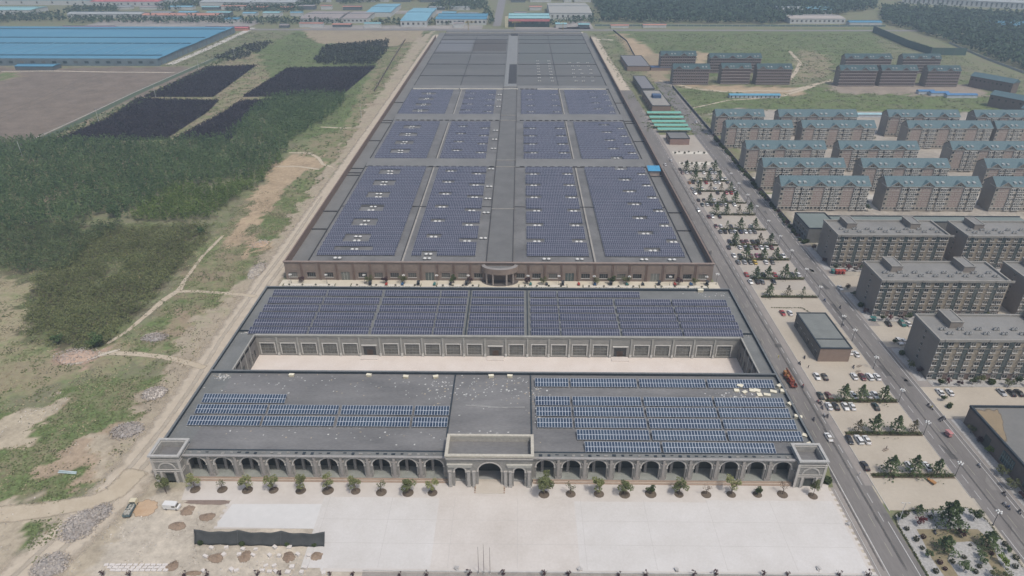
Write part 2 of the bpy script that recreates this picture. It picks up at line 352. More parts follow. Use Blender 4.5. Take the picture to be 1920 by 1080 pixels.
# tracks and soil patches
M_dirt = patchmat('track dirt', (.37,.315,.245), (.49,.43,.35), soft=.45); M_track = patchmat('path dirt', (.36,.30,.22), (.47,.41,.32))
M_brown = patchmat('brown soil', (.19,.14,.105), (.28,.215,.16), soft=.3); M_rub = patchmat('grey rubble', (.20,.185,.175), (.42,.39,.37), scale=1.6, soft=.5)
M_ora = patchmat('orange soil', (.38,.26,.16), (.45,.34,.24)); M_pale = patchmat('pale sand', (.42,.37,.29), (.52,.47,.40))
M_dkdirt = patchmat('dark damp soil', (.10,.085,.07), (.17,.14,.11))
rp = [(-125,1075),(-125.5,1000),(-126,760),(-126,560),(-126.5,420),(-127,340),(-127.3,300),(-127.5,250),(-127,215),(-127,190),(-128,172),(-131,155),(-137,135),(-144,112),(-150,90)]
strip('dirt_road', rp, [5,5,5.2,6,6.8,7.4,7.8,8,8,8.2,9,9.6,9.6,9,8.5], .012, M_dirt, 12)
for dx, w, k in ((-2.6,1.1,.058),(2.4,1.2,.06)): strip('dirt_road_wheel_track', [(x+dx+.8*math.sin(y*.05+dx), y) for x, y in rp[4:]], w, k-.04, patchmat('wheel track', (.40,.35,.28), (.47,.42,.35), soft=.9), 14)
strip('dirt_track', wp([(-60,972),(0,965),(90,955),(170,942),(215,925),(260,880)]), [4,4,3.6,3.4,4,5], .028, M_track)
strip('footpath', wp([(170,665),(215,662),(260,664),(310,670),(345,678),(385,690)]), 1.6, .032, M_track)
strip('footpath', wp([(125,684),(150,680),(185,667),(225,655)]), .9, .040, M_pale)
strip('footpath', wp([(325,547),(370,546),(410,549),(450,552),(480,556)]), 1.3, .032, M_track)
strip('footpath', wp([(200,645),(240,620),(275,590),(310,560),(335,545),(350,520),(380,480),(420,440)]), [1,1,1.4,1.8,1.8,1,1,1], .028, M_track)
strip('footpath', wp([(540,286),(580,287),(597,296),(605,308),(625,314)]), 1.4, .032, M_track)
strip('footpath', wp([(515,312),(560,312),(600,318)]), 1.4, .036, M_track)
strip('footpath', wp([(600,238),(640,240),(660,240)]), 1.4, .032, M_track)
strip('footpath', wp([(1290,204),(1330,196),(1365,188),(1400,186),(1460,182),(1500,170),(1530,160)]), [1.2,1.2,1.4,2,2.4,2.6,2.6], .032, M_track)
strip('footpath', wp([(1235,150),(1300,166),(1360,172),(1420,170),(1480,171),(1560,150),(1600,150)]), 3, .028, M_track)
strip('footpath', wp([(1480,95),(1500,118),(1492,135),(1480,150)]), 2.5, .036, M_track)
strip('farm_track', wp([(0,212),(60,190),(150,150),(195,138)]), .9, .02, M_dkdirt)
strip('farm_track', wp([(0,222),(80,190),(165,155),(200,140)]), .7, .02, M_dkdirt)
strip('farm_track', wp([(0,134),(100,133),(200,135),(330,136)]), 1.6, .024, M_pale)
strip('concrete_drive', wp([(315,122),(380,95),(440,68),(475,52)]), 5, .014, patchmat('drive concrete', (.42,.40,.36), (.5,.47,.43), soft=.1))
strip('drainage_ditch', wp([(-40,310),(60,270),(150,227),(250,178),(330,142),(400,112),(450,90)]), [5,4.5,4,4,4,4,4], .016, patchmat('ditch weeds', (.05,.075,.05), (.09,.115,.07), soft=.1))
strip('ditch_edge', wp([(-40,300),(60,262),(150,221),(250,174),(330,139),(400,109),(450,88)]), .35, .02, patchmat('ditch edge', (.40,.40,.38), (.5,.5,.48), soft=.1))
strip('east_dirt_road', [(107,1060),(107.5,900),(108.5,800),(109,700)], [6,6,6.5,6.5], .012, M_dirt)
strip('spoil_bank', [(104,1030),(121,1035),(133,1028)], 4, .040, M_pale)
def heap(name, cx, cy, rx, ry, m, h, label, cat='soil heap', group=None, n=10):
    x, y = P(cx, cy); pts = [(x+rx*math.cos(a)*random.uniform(.8, 1.1), y+ry*math.sin(a)*random.uniform(.8, 1.1)) for a in np.linspace(0, 2*math.pi, n, endpoint=False)]
    o = patch(name, pts, .045, m, h=h, kind=None)
    if cat in ('rubble heap', 'soil heap'):
        k = int(rx*ry*(26 if cat[0] == 'r' else 8)); q = RNG.uniform(0, 1, k)**.6; a = RNG.uniform(0, 6.28, k)
        V, F = leaves(np.stack([x+rx*q*1.12*np.cos(a), y+ry*q*1.12*np.sin(a), .1+h*(1-q**1.5)*1.02], 1), RNG.uniform(.25, .8, k), 1.2)
        me = o.data; b2 = bpy.data.meshes.new(name); V0 = [tuple(v.co) for v in me.vertices]; F0 = [tuple(p.vertices) for p in me.polygons]; n0 = len(V0); rv = [d.value for d in me.attributes['rim'].data]
        b2.from_pydata(V0+[tuple(v) for v in V.tolist()], [], F0+[tuple(int(i)+n0 for i in f) for f in F]); b2.materials.append(m); b2.materials.append(leafmat('heap scraps', (.22,.19,.165), (.42,.385,.35), 0))
        b2.polygons.foreach_set('material_index', [0]*len(F0)+[1]*len(F)); at = b2.attributes.new('rim', 'FLOAT', 'POINT'); at.data.foreach_set('value', np.array(rv+[1]*len(V), np.float32)); o.data = b2
    return tag(o, label, cat, group)
G1 = 'spoil heaps on the waste ground'
heap('rubble_heap', 290, 633, 5.5, 3.6, M_rub, 1.2, 'grey rubble heap in the grass between the dirt road and the scrub', 'rubble heap', G1)
heap('rubble_heap', 238, 808, 5.5, 4.6, M_rub, 1.3, 'grey stone heap beside the dirt road, level with the near solar rows', 'rubble heap', G1)
heap('rubble_heap', 290, 738, 4.6, 4.2, patchmat('pale rubble', (.42,.38,.34), (.52,.48,.44)), 1.3, 'pale rubble heap at the edge of the dirt road below the footpath junction', 'rubble heap', G1)
heap('rubble_heap', 150, 985, 5.5, 6, M_rub, .7, 'long grey rubble spread left of the lower dirt road', 'rubble heap', G1)
heap('rubble_heap', 95, 1060, 5, 4.5, M_rub, .6, 'dark grey rubble spread at the lower left corner', 'rubble heap', G1)
heap('rubble_heap', 188, 962, 3.5, 4, M_rub, .8, 'small dark rubble tongue at the fork of the dirt tracks', 'rubble heap', G1)
heap('soil_heap', 145, 668, 9, 6, patchmat('pink soil', (.36,.26,.20), (.45,.34,.27)), 1.8, 'pinkish bare soil heap at the foot of the scrubland', 'soil heap', G1)
heap('soil_heap', 488, 458, 5, 6, M_ora, 1.0, 'orange soil heap beside the dirt road near the brick building', 'soil heap', G1)
heap('rubble_heap', 482, 507, 3.5, 9, M_pale, .6, 'white debris heap along the dirt road edge', 'rubble heap', G1)
heap('sand_spill', 272, 953, 4.6, 3.6, M_ora, .25, 'orange sand spill beside the flatbed truck', 'sand spill', G1)
G2 = 'brown soil mounds in the work yard'
for i, (a, b, rx, ry, l) in enumerate([(352,958,3,3.2,'brown soil mound just right of the white van'),(388,970,3.6,2.6,'oval brown soil mound near the notched paving edge'),(333,987,4.2,2.4,'brown soil mound between two small shrubs in open yard'),
    (323,1062,2.4,2.6,'brown mound at the end of the stacked stone slabs'),(405,1047,3.3,2.6,'brown mound left of the stone blocks behind the net screen'),(459,1045,2.8,3.2,'reddish brown mound between the stone blocks below the screen middle'),
    (541,1045,2.8,2.8,'tan brown mound in the block yard below the screen'),(594,1043,3,2.6,'brown mound against the paving edge below the screen'),(363,1075,3.5,1.5,'low mound at the bottom edge of the block yard')]):
    heap('soil_mound', a, b, rx*.72, ry*.72, M_brown, .7, l, 'soil mound', G2)
heap('dug_soil_strip', 395, 942, 8.5, 1.1, patchmat('dug earth', (.17,.13,.11), (.24,.19,.16), soft=.1), .1, 'dark dug soil strip in front of the paving slab edge', 'dug soil', n=12)

# ------------------------------------------------------------------ paving and roads
M_plaza = mat('plaza concrete', (.44,.405,.37), col2=(.53,.50,.47), scale=.05, fine=4, rough=.9)
M_plaza2 = mat('plaza concrete newer', (.48,.475,.465), col2=(.56,.555,.545), scale=.04, fine=4, rough=.9)
M_plaza3 = mat('plaza concrete pinkish', (.46,.41,.38), col2=(.53,.48,.45), scale=.08, fine=4, rough=.9)
M_court = mat('court paving', (.52,.46,.41), col2=(.60,.55,.51), scale=.12, fine=4, rough=.9)
M_lot = mat('parking paving', (.34,.30,.245), col2=(.42,.375,.31), scale=.06, fine=5, rough=.9)
M_asph = mat('asphalt', (.12,.113,.108), col2=(.205,.192,.182), scale=.16, fine=5, rough=.9, streak=(1,.12,1))
M_walk = mat('pavement pavers', (.21,.19,.175), col2=(.28,.255,.235), scale=.15, fine=5)
M_kerb = mat('kerb stone', (.42,.41,.39), var=.15); M_line = mat('road paint white', (.46,.46,.45), var=.35, scale=2); M_liney = mat('road paint worn', (.30,.29,.235), var=.2)
M_grav = mat('white gravel', (.20,.195,.185), col2=(.45,.44,.425), scale=1.6, fine=4)
M_grav2 = mat('white bed gravel', (.46,.43,.37), col2=(.62,.59,.52), scale=1.2, fine=4)
lx0, by = P(412, 961); 
def notched(p0, p1, step=2.4, d=1.0, side=1):
    a = Vector(p0); b = Vector(p1); L = (b-a).length; n = max(1, int(L/step)); u = (b-a)/L; nn = Vector((-u.y, u.x))*d*side; out = []
    for i in range(n):
        q = a+u*(L*i/n); out += [tuple(q), tuple(q+u*(L/n*.5)), tuple(q+u*(L/n*.5)+nn), tuple(q+u*(L/n)+nn)]
    return out
yb = P(1000, 1073)[1]
xe = 101.8
pl = [P(340,938), P(435,938)] + notched(P(432,940), P(405,992), 2.2, .8, -1) + [P(612,992), P(600,1072)] + [(xe-2, yb)]
pl += notched((xe, yb), (xe, 163.5), 2.2, .9, 1) + [(xe, 165.5), (-108.5, 165.5), (-108.5, 163)]
sheet('plaza', ccw(pl), .13, M_plaza, thick=.13)
sheet('plaza_slab', ccw(wp([(408,980),(436,945),(622,945),(605,1068),(601,1068),(612,992),(407,988)], .13)), .136, M_plaza2)
M_pw = mat('plaza concrete warm', (.43,.395,.36), col2=(.54,.51,.48), scale=.06, fine=7); M_pc = mat('plaza concrete cool', (.45,.43,.405), col2=(.55,.535,.52), scale=.07, fine=7)
for x0, x1, y0, y1, m_, k in ((-62,-25,yb+.6,158,M_pc,1),(-25,18,yb+.6,159,M_pw,2),(18,60,yb+.6,157,M_pc,3),(60,100,yb+.6,158,M_pc,4)): sheet('plaza_slab', [(x0,y0),(x1,y0),(x1,y1),(x0,y1)], .134+.003*k, m_)
b = MB(); jr = random.Random(5)
for x in range(-60, 100, 20): b.box(x-.05, x+.05, yb+1, 158, .149, .152)
for y in (140, 149): b.box(-61, 99, y-.05, y+.05, .149, .1515)
o = b.build('plaza_joint', mat('joint', (.40,.38,.36), var=.15, scale=.6)); o['kind'] = 'structure'
b = MB(); b.box(-44, xe, yb-.35, yb, 0, .45); o = b.build('plaza_edge_wall', M_kerb); tag(o, 'low grey kerb wall along the front edge of the plaza', 'kerb wall')
sheet('front_verge', [(-44, yb-8), (xe, yb-8), (xe, yb-.36), (-44, yb-.36)], .05, mat('verge', (.25,.23,.21), var=.3))
sheet('courtyard', [(-109.5,211), (91.5,211), (91.5,237), (-109.5,237)], .06, M_court)
RY0, RY1 = 60, 690
sheet('west_road', [(102.8,RY0),(115.6,RY0),(115.6,1100),(102.8,1100)][:2]+[(115.6,720),(98.5,720),(98.5,166),(102.8,166)], .04, M_asph)
sheet('west_road_edge', [(101.8,RY0),(105.2,RY0),(105.2,166),(101.8,166)], .046, M_walk)
sheet('west_road_cycle_strip', [(113.6,165),(116.4,165),(116.4,640),(113.6,640)], .046, M_walk)
sheet('east_road', [(145.9,RY0),(158.2,RY0),(158.2,760),(145.9,760)], .04, M_asph)
sheet('east_road_strip', [(145.0,160),(147.6,160),(147.6,700),(145.0,700)], .046, mat('strip tar', (.155,.145,.14), var=.25, scale=.1))
sheet('parking_lot', [(116.4,154.5),(145.0,154.5),(145.0,296),(116.4,296)], .08, M_lot)
sheet('parking_lot_far', [(116.4,296),(145.0,296),(145.0,560),(116.4,560)], .08, mat('parking paving far', (.30,.27,.235), col2=(.38,.345,.30), scale=.08))
sheet('east_pavement', [(158.2,RY0),(163.4,RY0),(163.4,760),(158.2,760)], .10, M_walk, thick=.1)
for y0, y1 in ((199,222),(246,267),(294,315)): sheet('dormitory_yard', [(158.3,y0),(330,y0),(330,y1-4),(158.3,y1-4)], .12, M_lot)
for y0, y1 in ((60,198.5),(222,245),(267,294),(318,345)): sheet('gravel_bed', [(159.6,y0),(163.2,y0),(163.2,y1),(159.6,y1)], .115, M_grav)
for y0 in (218.5,267,316): sheet('gravel_bed', [(163.5,y0),(330,y0),(330,y0+4.4),(163.5,y0+4.4)], .13, M_grav)
for x, y, w, h in ((170,376,40,8),(216,400,9,60),(216,465,9,60),(216,560,9,30),(284,440,7,100),(160,412,55,14),(222,412,62,14),(160,447,54,12),(224,447,60,12),(290,412,80,14),(165,485,50,14),(225,485,80,14)):
    sheet('estate_paving', [(x,y),(x+w,y),(x+w,y+h),(x,y+h)], .05+.004*(int(x*7+y) % 9), mat('estate paving', (.44,.42,.38), var=.15, scale=.2))
def dashes(x, y0, y1, ln, gap, w, m, name, z=.052):
    b = MB(); y = y0
    while y < y1: b.quad((x-w/2, y, z), (x+w/2, y, z), (x+w/2, min(y+ln, y1), z), (x-w/2, min(y+ln, y1), z)); y += ln+gap
    o = b.build(name, m); o['kind'] = 'structure'
dashes(105.3, RY0, 178, 500, 0, .22, M_line, 'edge_line', .055)
dashes(114.0, RY0, 150, 500, 0, .22, M_line, 'edge_line', .055)
dashes(112.7, 150, 640, 4, 3.6, .17, M_line, 'dashed_lane_line'); dashes(109.2, RY0, 640, 5, 6, .15, M_liney, 'dashed_lane_line', .054); dashes(106.3, 178, 420, 4, 6, .14, M_liney, 'dashed_lane_line', .054)
dashes(147.9, 152, 640, 4, 3.2, .15, M_line, 'dashed_lane_line'); dashes(152.2, RY0, 640, 5, 6, .14, M_liney, 'dashed_lane_line', .054); dashes(146.9, RY0, 147, 500, 0, .2, M_line, 'edge_line', .055)
dashes(156.8, RY0, 250, 500, 0, .2, M_line, 'edge_line', .055); dashes(156.8, 252, 640, 5, 3, .2, M_line, 'dashed_lane_line')
for x0, y0, y1 in ((116.3,154,560),(145.0,160,560),(158.1,RY0,700)):
    b = MB(); b.box(x0, x0+.16, y0, y1, 0, .17); o = b.build('kerb', M_kerb); o['kind'] = 'structure'
b = MB(); b.box(102.6, 102.8, RY0, 163, 0, .16); o = b.build('kerb', M_kerb); o['kind'] = 'structure'
sheet('forecourt', [(-120,279),(100,279),(100,304),(-120,304)], .05, mat('forecourt paving', (.46,.42,.33), col2=(.54,.50,.42), scale=.2))
for k in range(26):
    x0 = random.choice((103.5, 107.5, 110.5, 148.5, 151.8, 154)); y0 = random.uniform(135, 420); sheet('asphalt_patch', [(x0, y0), (x0+random.uniform(1, 3), y0), (x0+random.uniform(1, 3), y0+random.uniform(2, 9)), (x0, y0+random.uniform(2, 9))], .049, mat('asphalt patch', (.085,.082,.08), var=.3) if k % 2 else mat('asphalt pale patch', (.19,.18,.17), var=.2))
for x0, w in ((111, .5), (104.5, .4), (150, .4)): strip('asphalt_track', [(x0, 132), (x0+.4, 220), (x0-.3, 330), (x0, 480)], w, .051, patchmat('tyre darkened asphalt', (.08,.076,.074), (.12,.115,.11), soft=1.2), 30)
# far road
sheet('far_road', ccw(wp([(924,49),(939,49),(948,2),(952,-30),(942,-30),(934,2)])), .3, mat('far asphalt', (.20,.19,.19)))
sheet('cross_road', [(-900,1112),(700,1112),(700,1126),(-900,1126)], .2, mat('far asphalt', (.20,.19,.19)))
sheet('rear_apron', [(-108,1052),(95,1052),(95,1100),(-108,1100)], .1, mat('rear concrete', (.47,.43,.37), col2=(.56,.53,.47), scale=.05))
# ------------------------------------------------------------------ arcade complex
M_mem = mat('roof membrane', (.10,.10,.102), col2=(.205,.202,.20), scale=.10, fine=7, rough=.8, streak=(.35,1,1))
M_mem2 = mat('roof membrane slate', (.115,.12,.118), col2=(.185,.19,.185), scale=.1, fine=5, rough=.8)
M_memd = mat('upstand membrane', (.028,.038,.048), var=.35, scale=.5, rough=.7)
M_cap = mat('parapet coping grey', (.13,.14,.145), var=.2, scale=.4)
M_stone = mat('carved grey stone', (.17,.165,.155), col2=(.30,.29,.27), scale=.9, fine=5, rough=.85)
M_stoneL = mat('pale dressed stone', (.36,.34,.315), col2=(.48,.46,.43), scale=.7)
M_cream = mat('cream coping stone', (.34,.315,.265), col2=(.50,.475,.41), scale=1.2, fine=3)
M_plinth = mat('brown plinth stone', (.27,.20,.155), col2=(.36,.28,.22), scale=.4)
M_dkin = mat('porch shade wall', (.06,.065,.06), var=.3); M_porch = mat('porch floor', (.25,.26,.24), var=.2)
M_gl = glassy('window glass', (.03,.035,.035)); M_glb = glassy('blue green glass', (.022,.05,.058)); M_frame = mat('window frame', (.50,.49,.46), var=.1)
M_court_w = mat('court wall stone', (.20,.195,.18), col2=(.29,.28,.26), scale=.5, fine=5)
AX0, AX1, AH, AR = -118.0, 98.0, 10.5, 9.5
arc = thing('arcade_building', 'long grey building with arched front, solar arrays on dark roof and inner courtyard', 'building', (0, 164, 0))
def part(name, b, m, par=arc, off=(0,164,0)):
    o = b.build(name, m, par, (-off[0], -off[1], -off[2])); return o
FY = 166.0
# roofs
b = MB(); b.box(-109.0, 89.8, 169.2, 211.4, 8.9, AR, 0); part('roof', b, [M_mem])
b = MB(); b.box(-109.5, 91.5, 237.5, 277.5, 8.9, AR, 0); part('roof', b, [M_mem2])
for x0, x1, xi in ((-117.6, -108.8, -109.5), (89.7, 97.6, 91.5)):
    b = MB(); b.box(x0, x1, 171, 211.3, 8.6, AR-.02); b.box(*sorted((xi, x0 if x0 < 0 else x1)), 211.5, 240, 8.6, AR-.03); b.box(*sorted((xi+(.5 if xi < 0 else -.5), x0 if x0 < 0 else x1)), 240, 277.5, 8.6, AR-.02); part('roof', b, [M_mem2])
# outer walls with upstands
b = MB()
for x0, x1 in ((AX0, AX0+.5), (AX1-.5, AX1)):
    b.box(x0, x1, 171.5, 278, 0, AH, 0)
    b.box(x0-.12, x1+.12, 171.5, 278, AH, AH+.18, 1)
b.box(AX0, AX1, 277.5, 278.0, 0, AH-.01, 0); b.box(AX0-.1, AX1+.1, 277.4, 278.1, AH+.003, AH+.17, 1)
part('outer_wall', b, [M_court_w, M_cap])
b = MB(); e = .06
b.box(AX0+.5, AX0+.5+e, 171.8, 277.4, AR, AH-.05); b.box(AX1-.5-e, AX1-.5, 171.8, 277.4, AR, AH-.05); b.box(AX0+.6, AX1-.6, 277.44-e, 277.44, AR, AH-.05)
b.box(-117.3, 97.2, 211.3-e, 211.3, AR, AH-.05); b.box(AX0+.6, -109, 240.4, 240.4+e, AR, AH-.1); b.box(91, 97.3, 240.4, 240.4+e, AR, AH-.1)
part('upstand', b, [M_memd])
b = MB(); b.box(-117.4, 97.4, 211.3, 211.9, AR-1, AH, 0); b.box(-117.4, 97.4, 211.2, 212.0, AH, AH+.15, 1); b.box(-109.5, 91.5, 211.9, 212.0, 0, AR, 0); part('courtyard_rear_wall', b, [M_court_w, M_cap])
# low roof ridges, entrance axis
b = MB()
for x, y0, y1 in ((-24.0,176,211),(4.6,176,211),(-22.3,238.5,277),(3.8,238.5,277)): b = MB(); b.box(x-.25, x+.25, y0, y1, AR, AR+.3); part('roof_curb', b, [M_memd])
b = MB(); b.box(-108.5, 89.5, 168.7, 169.2, 8.8, AR+.25, 1); b.box(-108.9, -23.0, 166.2, 168.7, 8.8, AR+.1, 0); b.box(5.0, 89.6, 166.2, 168.7, 8.8, AR+.1, 0)
b.box(-109, -22.8, FY-.7, FY+.2, 9.95, 10.25, 2); b.box(4.8, 89.7, FY-.7, FY+.2, 9.95, 10.25, 2); b.box(-109, -22.8, FY-.45, FY, 9.6, 9.95, 2); b.box(4.8, 89.7, FY-.45, FY, 9.6, 9.95, 2)
part('cornice', b, [M_mem2, M_memd, mat('cornice stone', (.27,.26,.25), var=.15)])
rr = random.Random(3); b = MB()
for i in range(74):
    x = -107+i*2.66
    if -25 < x < 7: continue
    b.box(x-.55*rr.uniform(.6,1.3), x+.5, 167.3+rr.uniform(-.4,.4), 167.7+rr.uniform(0,.4), AR+.1, AR+.1+rr.uniform(.1,.25), rr.choice((0,0,1)))
part('roof_edge_blocks', b, [M_memd, M_stone])
def arch_mesh(w, half, spring, crown, top, base, dep=.9, y=0, n=12, ring=True):
    b = MB(); pts = [(half*math.cos(math.pi*(1-i/n)), spring+(crown-spring)*math.sin(math.pi*i/n)) for i in range(n+1)]
    for i in range(n):
        (x0, z0), (x1, z1) = pts[i], pts[i+1]
        b.quad((x0, y, z0), (x1, y, z1), (x1, y, top), (x0, y, top), 0); b.quad((x0, y, z0), (x0, y+dep, z0), (x1, y+dep, z1), (x1, y, z1), 1)
        if ring:
            k = 1+.42/half; X0, Z0, X1, Z1 = x0*k, spring+(z0-spring)*k, x1*k, spring+(z1-spring)*k
            b.quad((x0, y-.14, z0), (x1, y-.14, z1), (X1, y-.14, Z1), (X0, y-.14, Z0), 2); b.quad((X0, y-.14, Z0), (X1, y-.14, Z1), (X1, y, Z1), (X0, y, Z0), 2)
            b.quad((x0, y-.14, z0), (x0, y, z0), (x1, y, z1), (x1, y-.14, z1), 2)
    for s in (-1, 1):
        a, c = sorted((s*half, s*w/2)); b.quad((a, y, base), (c, y, base), (c, y, top), (a, y, top), 0)
        b.quad((s*half, y, base), (s*half, y, spring), (s*half, y+dep, spring), (s*half, y+dep, base), 1)
        b.box(*sorted((s*(half-.12), s*(half+.55))), y-.22, y+.3, spring-.3, spring+.02, 2)
    return b
def bays(x0, x1, n): w = (x1-x0)/n; return [x0+w*(i+.5) for i in range(n)], w
aw = (-23.0+109.2)/10
am = arch_mesh(aw, 2.95, 6.2, 9.1, 9.62, 1.2); am_me = am.mesh('arch', [M_stone, M_stoneL, M_stoneL])
pm = MB(); pm.box(-.85, .85, -.35, .35, .9, 7.6, 0); pm.box(-.95, .95, -.45, .4, .9, 2.3, 1); pm.box(-.42, .42, -.62, -.3, 2.3, 9.6, 1); pm.box(-.95, .95, -.5, .4, 7.6, 7.9, 1); pm_me = pm.mesh('pier', [M_stone, mat('pier stone', (.24,.22,.205), col2=(.33,.31,.29), scale=.7)])
cm = MB(); cm.box(-.45, .45, -.45, .45, 1.2, 9.2, 0); cm_me = cm.mesh('porch_column', [mat('inner column', (.22,.21,.20), var=.15)])
for x0, x1 in ((-109.2, -23.0), (4.6, 89.9)):
    cs, w = bays(x0, x1, 10)
    for c in cs:
        o = obj('arch', am_me, arc, (c, FY-164, 0)); o.scale = (w/aw, 1, 1)
        o = obj('porch_column', cm_me, arc, (c-w*.1, FY-164+3.2, 0))
    for i in range(1, 10): obj('pier', pm_me, arc, (x0+w*i, FY-164, 0))
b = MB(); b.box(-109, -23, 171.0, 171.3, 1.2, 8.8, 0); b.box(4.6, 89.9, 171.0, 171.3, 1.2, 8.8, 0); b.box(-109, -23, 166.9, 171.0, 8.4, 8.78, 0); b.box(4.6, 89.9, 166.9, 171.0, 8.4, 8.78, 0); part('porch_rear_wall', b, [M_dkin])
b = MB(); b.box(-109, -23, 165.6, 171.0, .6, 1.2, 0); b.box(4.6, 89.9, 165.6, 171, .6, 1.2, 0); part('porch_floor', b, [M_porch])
b = MB()
for x0, x1 in ((-108.5, -22.9), (4.9, 89.6)):
    for k in range(3): b.box(x0, x1, 164.4+k*.4, 165.6, .0+.33*k, .33*(k+1), k % 2)
part('step', b, [M_plinth, mat('step stone', (.36,.29,.235), col2=(.45,.38,.32), scale=.5)])
# corner towers
def tower(x0, x1, y0, y1, h):
    b = MB(); cx = (x0+x1)/2
    b.quad((x0,y0,0),(x0,y1,0),(x0,y1,h-.6),(x0,y0,h-.6)); b.quad((x1,y0,0),(x1,y1,0),(x1,y1,h-.6),(x1,y0,h-.6)); b.quad((x0,y1,0),(x1,y1,0),(x1,y1,h-.6),(x0,y1,h-.6))
    b.hole(x0, x1, 0, h-.6, [(cx-1.5, cx+1.5, 0, 4.0)], y0, 0, .6)
    for z in (4.7, 5.5, 8.9, 9.7): b.box(x0-.12, x1+.12, y0-.25, y0, z, z+.22, 1); b.box(x0-.2, x0, y0+.01, y1, z, z+.22, 1); b.box(x1, x1+.2, y0+.01, y1, z, z+.22, 1)
    for s in (-1, 1): b.box(*sorted((cx+s*2.0, cx+s*2.7)), y0-.35, y0, 0, 4.5, 1); b.box(*sorted((cx+s*3.9, cx+s*4.7)), y0-.2, y0, 0, 10, 1)
    for i in range(10):
        a0, a1 = math.pi*i/10, math.pi*(i+1)/10; r0, r1 = 2.5, 2.95
        b.quad((cx-r0*math.cos(a0), y0-.2, 5.8+r0*math.sin(a0)), (cx-r0*math.cos(a1), y0-.2, 5.8+r0*math.sin(a1)), (cx-r1*math.cos(a1), y0-.2, 5.8+r1*math.sin(a1)), (cx-r1*math.cos(a0), y0-.2, 5.8+r1*math.sin(a0)), 1)
        b.quad((cx-r1*math.cos(a0), y0-.2, 5.8+r1*math.sin(a0)), (cx-r1*math.cos(a1), y0-.2, 5.8+r1*math.sin(a1)), (cx-r1*math.cos(a1), y0, 5.8+r1*math.sin(a1)), (cx-r1*math.cos(a0), y0, 5.8+r1*math.sin(a0)), 1)
    t = .35
    for q in ((x0-.5, x1+.5, y0-.5, y0+t), (x0-.5, x1+.5, y1-t, y1+.5)): b.box(*q, h-.6, h, 2)
    for q in ((x0-.5, x0+t, y0+t, y1-t), (x1-t, x1+.5, y0+t, y1-t)): b.box(*q, h-.603, h-.003, 2)
    for q in ((x0+.3, x1-.3, y0+.3, y0+.7), (x0+.3, x1-.3, y1-.7, y1-.3), (x0+.3, x0+.7, y0+.7, y1-.7), (x1-.7, x1-.3, y0+.7, y1-.7)): b.box(*q, h-2.9, h-.61, 3)
    b.box(x0+.6, x1-.6, y0+.6, y1-.6, h-3.2, h-2.8, 4)
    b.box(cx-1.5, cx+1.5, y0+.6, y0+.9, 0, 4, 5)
    return b
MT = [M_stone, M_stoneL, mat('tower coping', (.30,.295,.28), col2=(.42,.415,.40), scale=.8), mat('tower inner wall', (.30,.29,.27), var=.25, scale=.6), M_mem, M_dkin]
for x0, x1 in ((-118.4, -109.2), (89.9, 98.4)): part('corner_tower', tower(x0, x1, 163.9, 171.6, 11.7), MT)
# gatehouse
gx0, gx1, gy = -22.8, 4.6, 163.2
b = MB()
for x0, x1 in ((gx0, gx0+.01), (gx1-.01, gx1)): b.box(x0, x1, gy, 172.5, 0, 12.6)
b.quad((gx0,172.5,8),(gx1,172.5,8),(gx1,172.5,12.6),(gx0,172.5,12.6)); b.box(gx0, gx1, gy-.1, gy+.3, 10.9, 13.0, 0); b.box(gx0-.2, gx1+.2, gy-.5, gy-.1, 12.0, 12.5, 1)
b.box(gx0+.4, gx1-.4, gy+.4, 172.2, 10.97, 11.1, 3)
part('gate_walls', b, [M_stone, M_stoneL, M_cream, M_mem])
b = MB(); z0, z1 = 13.0, 13.7
b.box(gx0-.5, gx1+.5, gy-.6, gy+.4, z0, z1); b.box(gx0-.5, gx1+.5, 172.1, 173.0, z0, z1); b.box(gx0-.5, gx0+.5, gy+.4, 172.1, z0, z1-.003); b.box(gx1-.5, gx1+.5, gy+.4, 172.1, z0, z1-.003)
b.box(gx0+.2, gx1-.2, 172.2, 172.6, 11.1, 13.0, 1); b.box(gx0+.05, gx0+.4, gy+.4, 172.2, 11.1, 13.0, 1); b.box(gx1-.4, gx1-.05, gy+.4, 172.2, 11.1, 13.0, 1); part('gate_coping', b, [M_cream, mat('gate inner parapet sunlit', (.36,.34,.30), var=.25, scale=1)])  # inner parapet faces paler: sunlight on them is put into the colour
o = arch_mesh(10.8, 3.65, 6.9, 10.3, 10.95, 0, dep=2.0).build('gate_arch', [M_stone, M_stoneL, M_stoneL], arc, (-9.1, gy-164, 0))
sm = arch_mesh(8.3, 1.75, 6.5, 8.3, 10.95, 0, dep=2.0).mesh('side_arch', [M_stone, M_stoneL, M_stoneL])
for x in (-18.65, .45): obj('side_arch', sm, arc, (x, gy-164, 0))
pc = MB(); pc.box(-.45, .45, -.5, .1, 0, 6.6, 0); pc.box(-.6, .6, -.6, .1, 6.6, 7.0, 0); pc.box(-.6, .6, -.6, .1, 0, .8, 0); pc_me = pc.mesh('gate_pilaster', [mat('gate pilaster stone', (.34,.325,.305), var=.15, scale=.8)])
for x in (-21.9, -15.9, -14.2, -4.0, -2.4, 3.6): obj('gate_pilaster', pc_me, arc, (x, gy-164-.01, 0))
for x in (-18.65, .45):
    b = MB(); b.box(-3.9, 3.9, -.45, 0, 9.0, 9.6); b.box(-4.1, 4.1, -.6, 0, 9.6, 9.9); b.box(-3.7, 3.7, -.3, 0, 8.4, 9.0); b.build('entablature', [mat('entablature stone', (.42,.41,.37), var=.15, scale=.8)], arc, (x, gy-164-.005, 0))
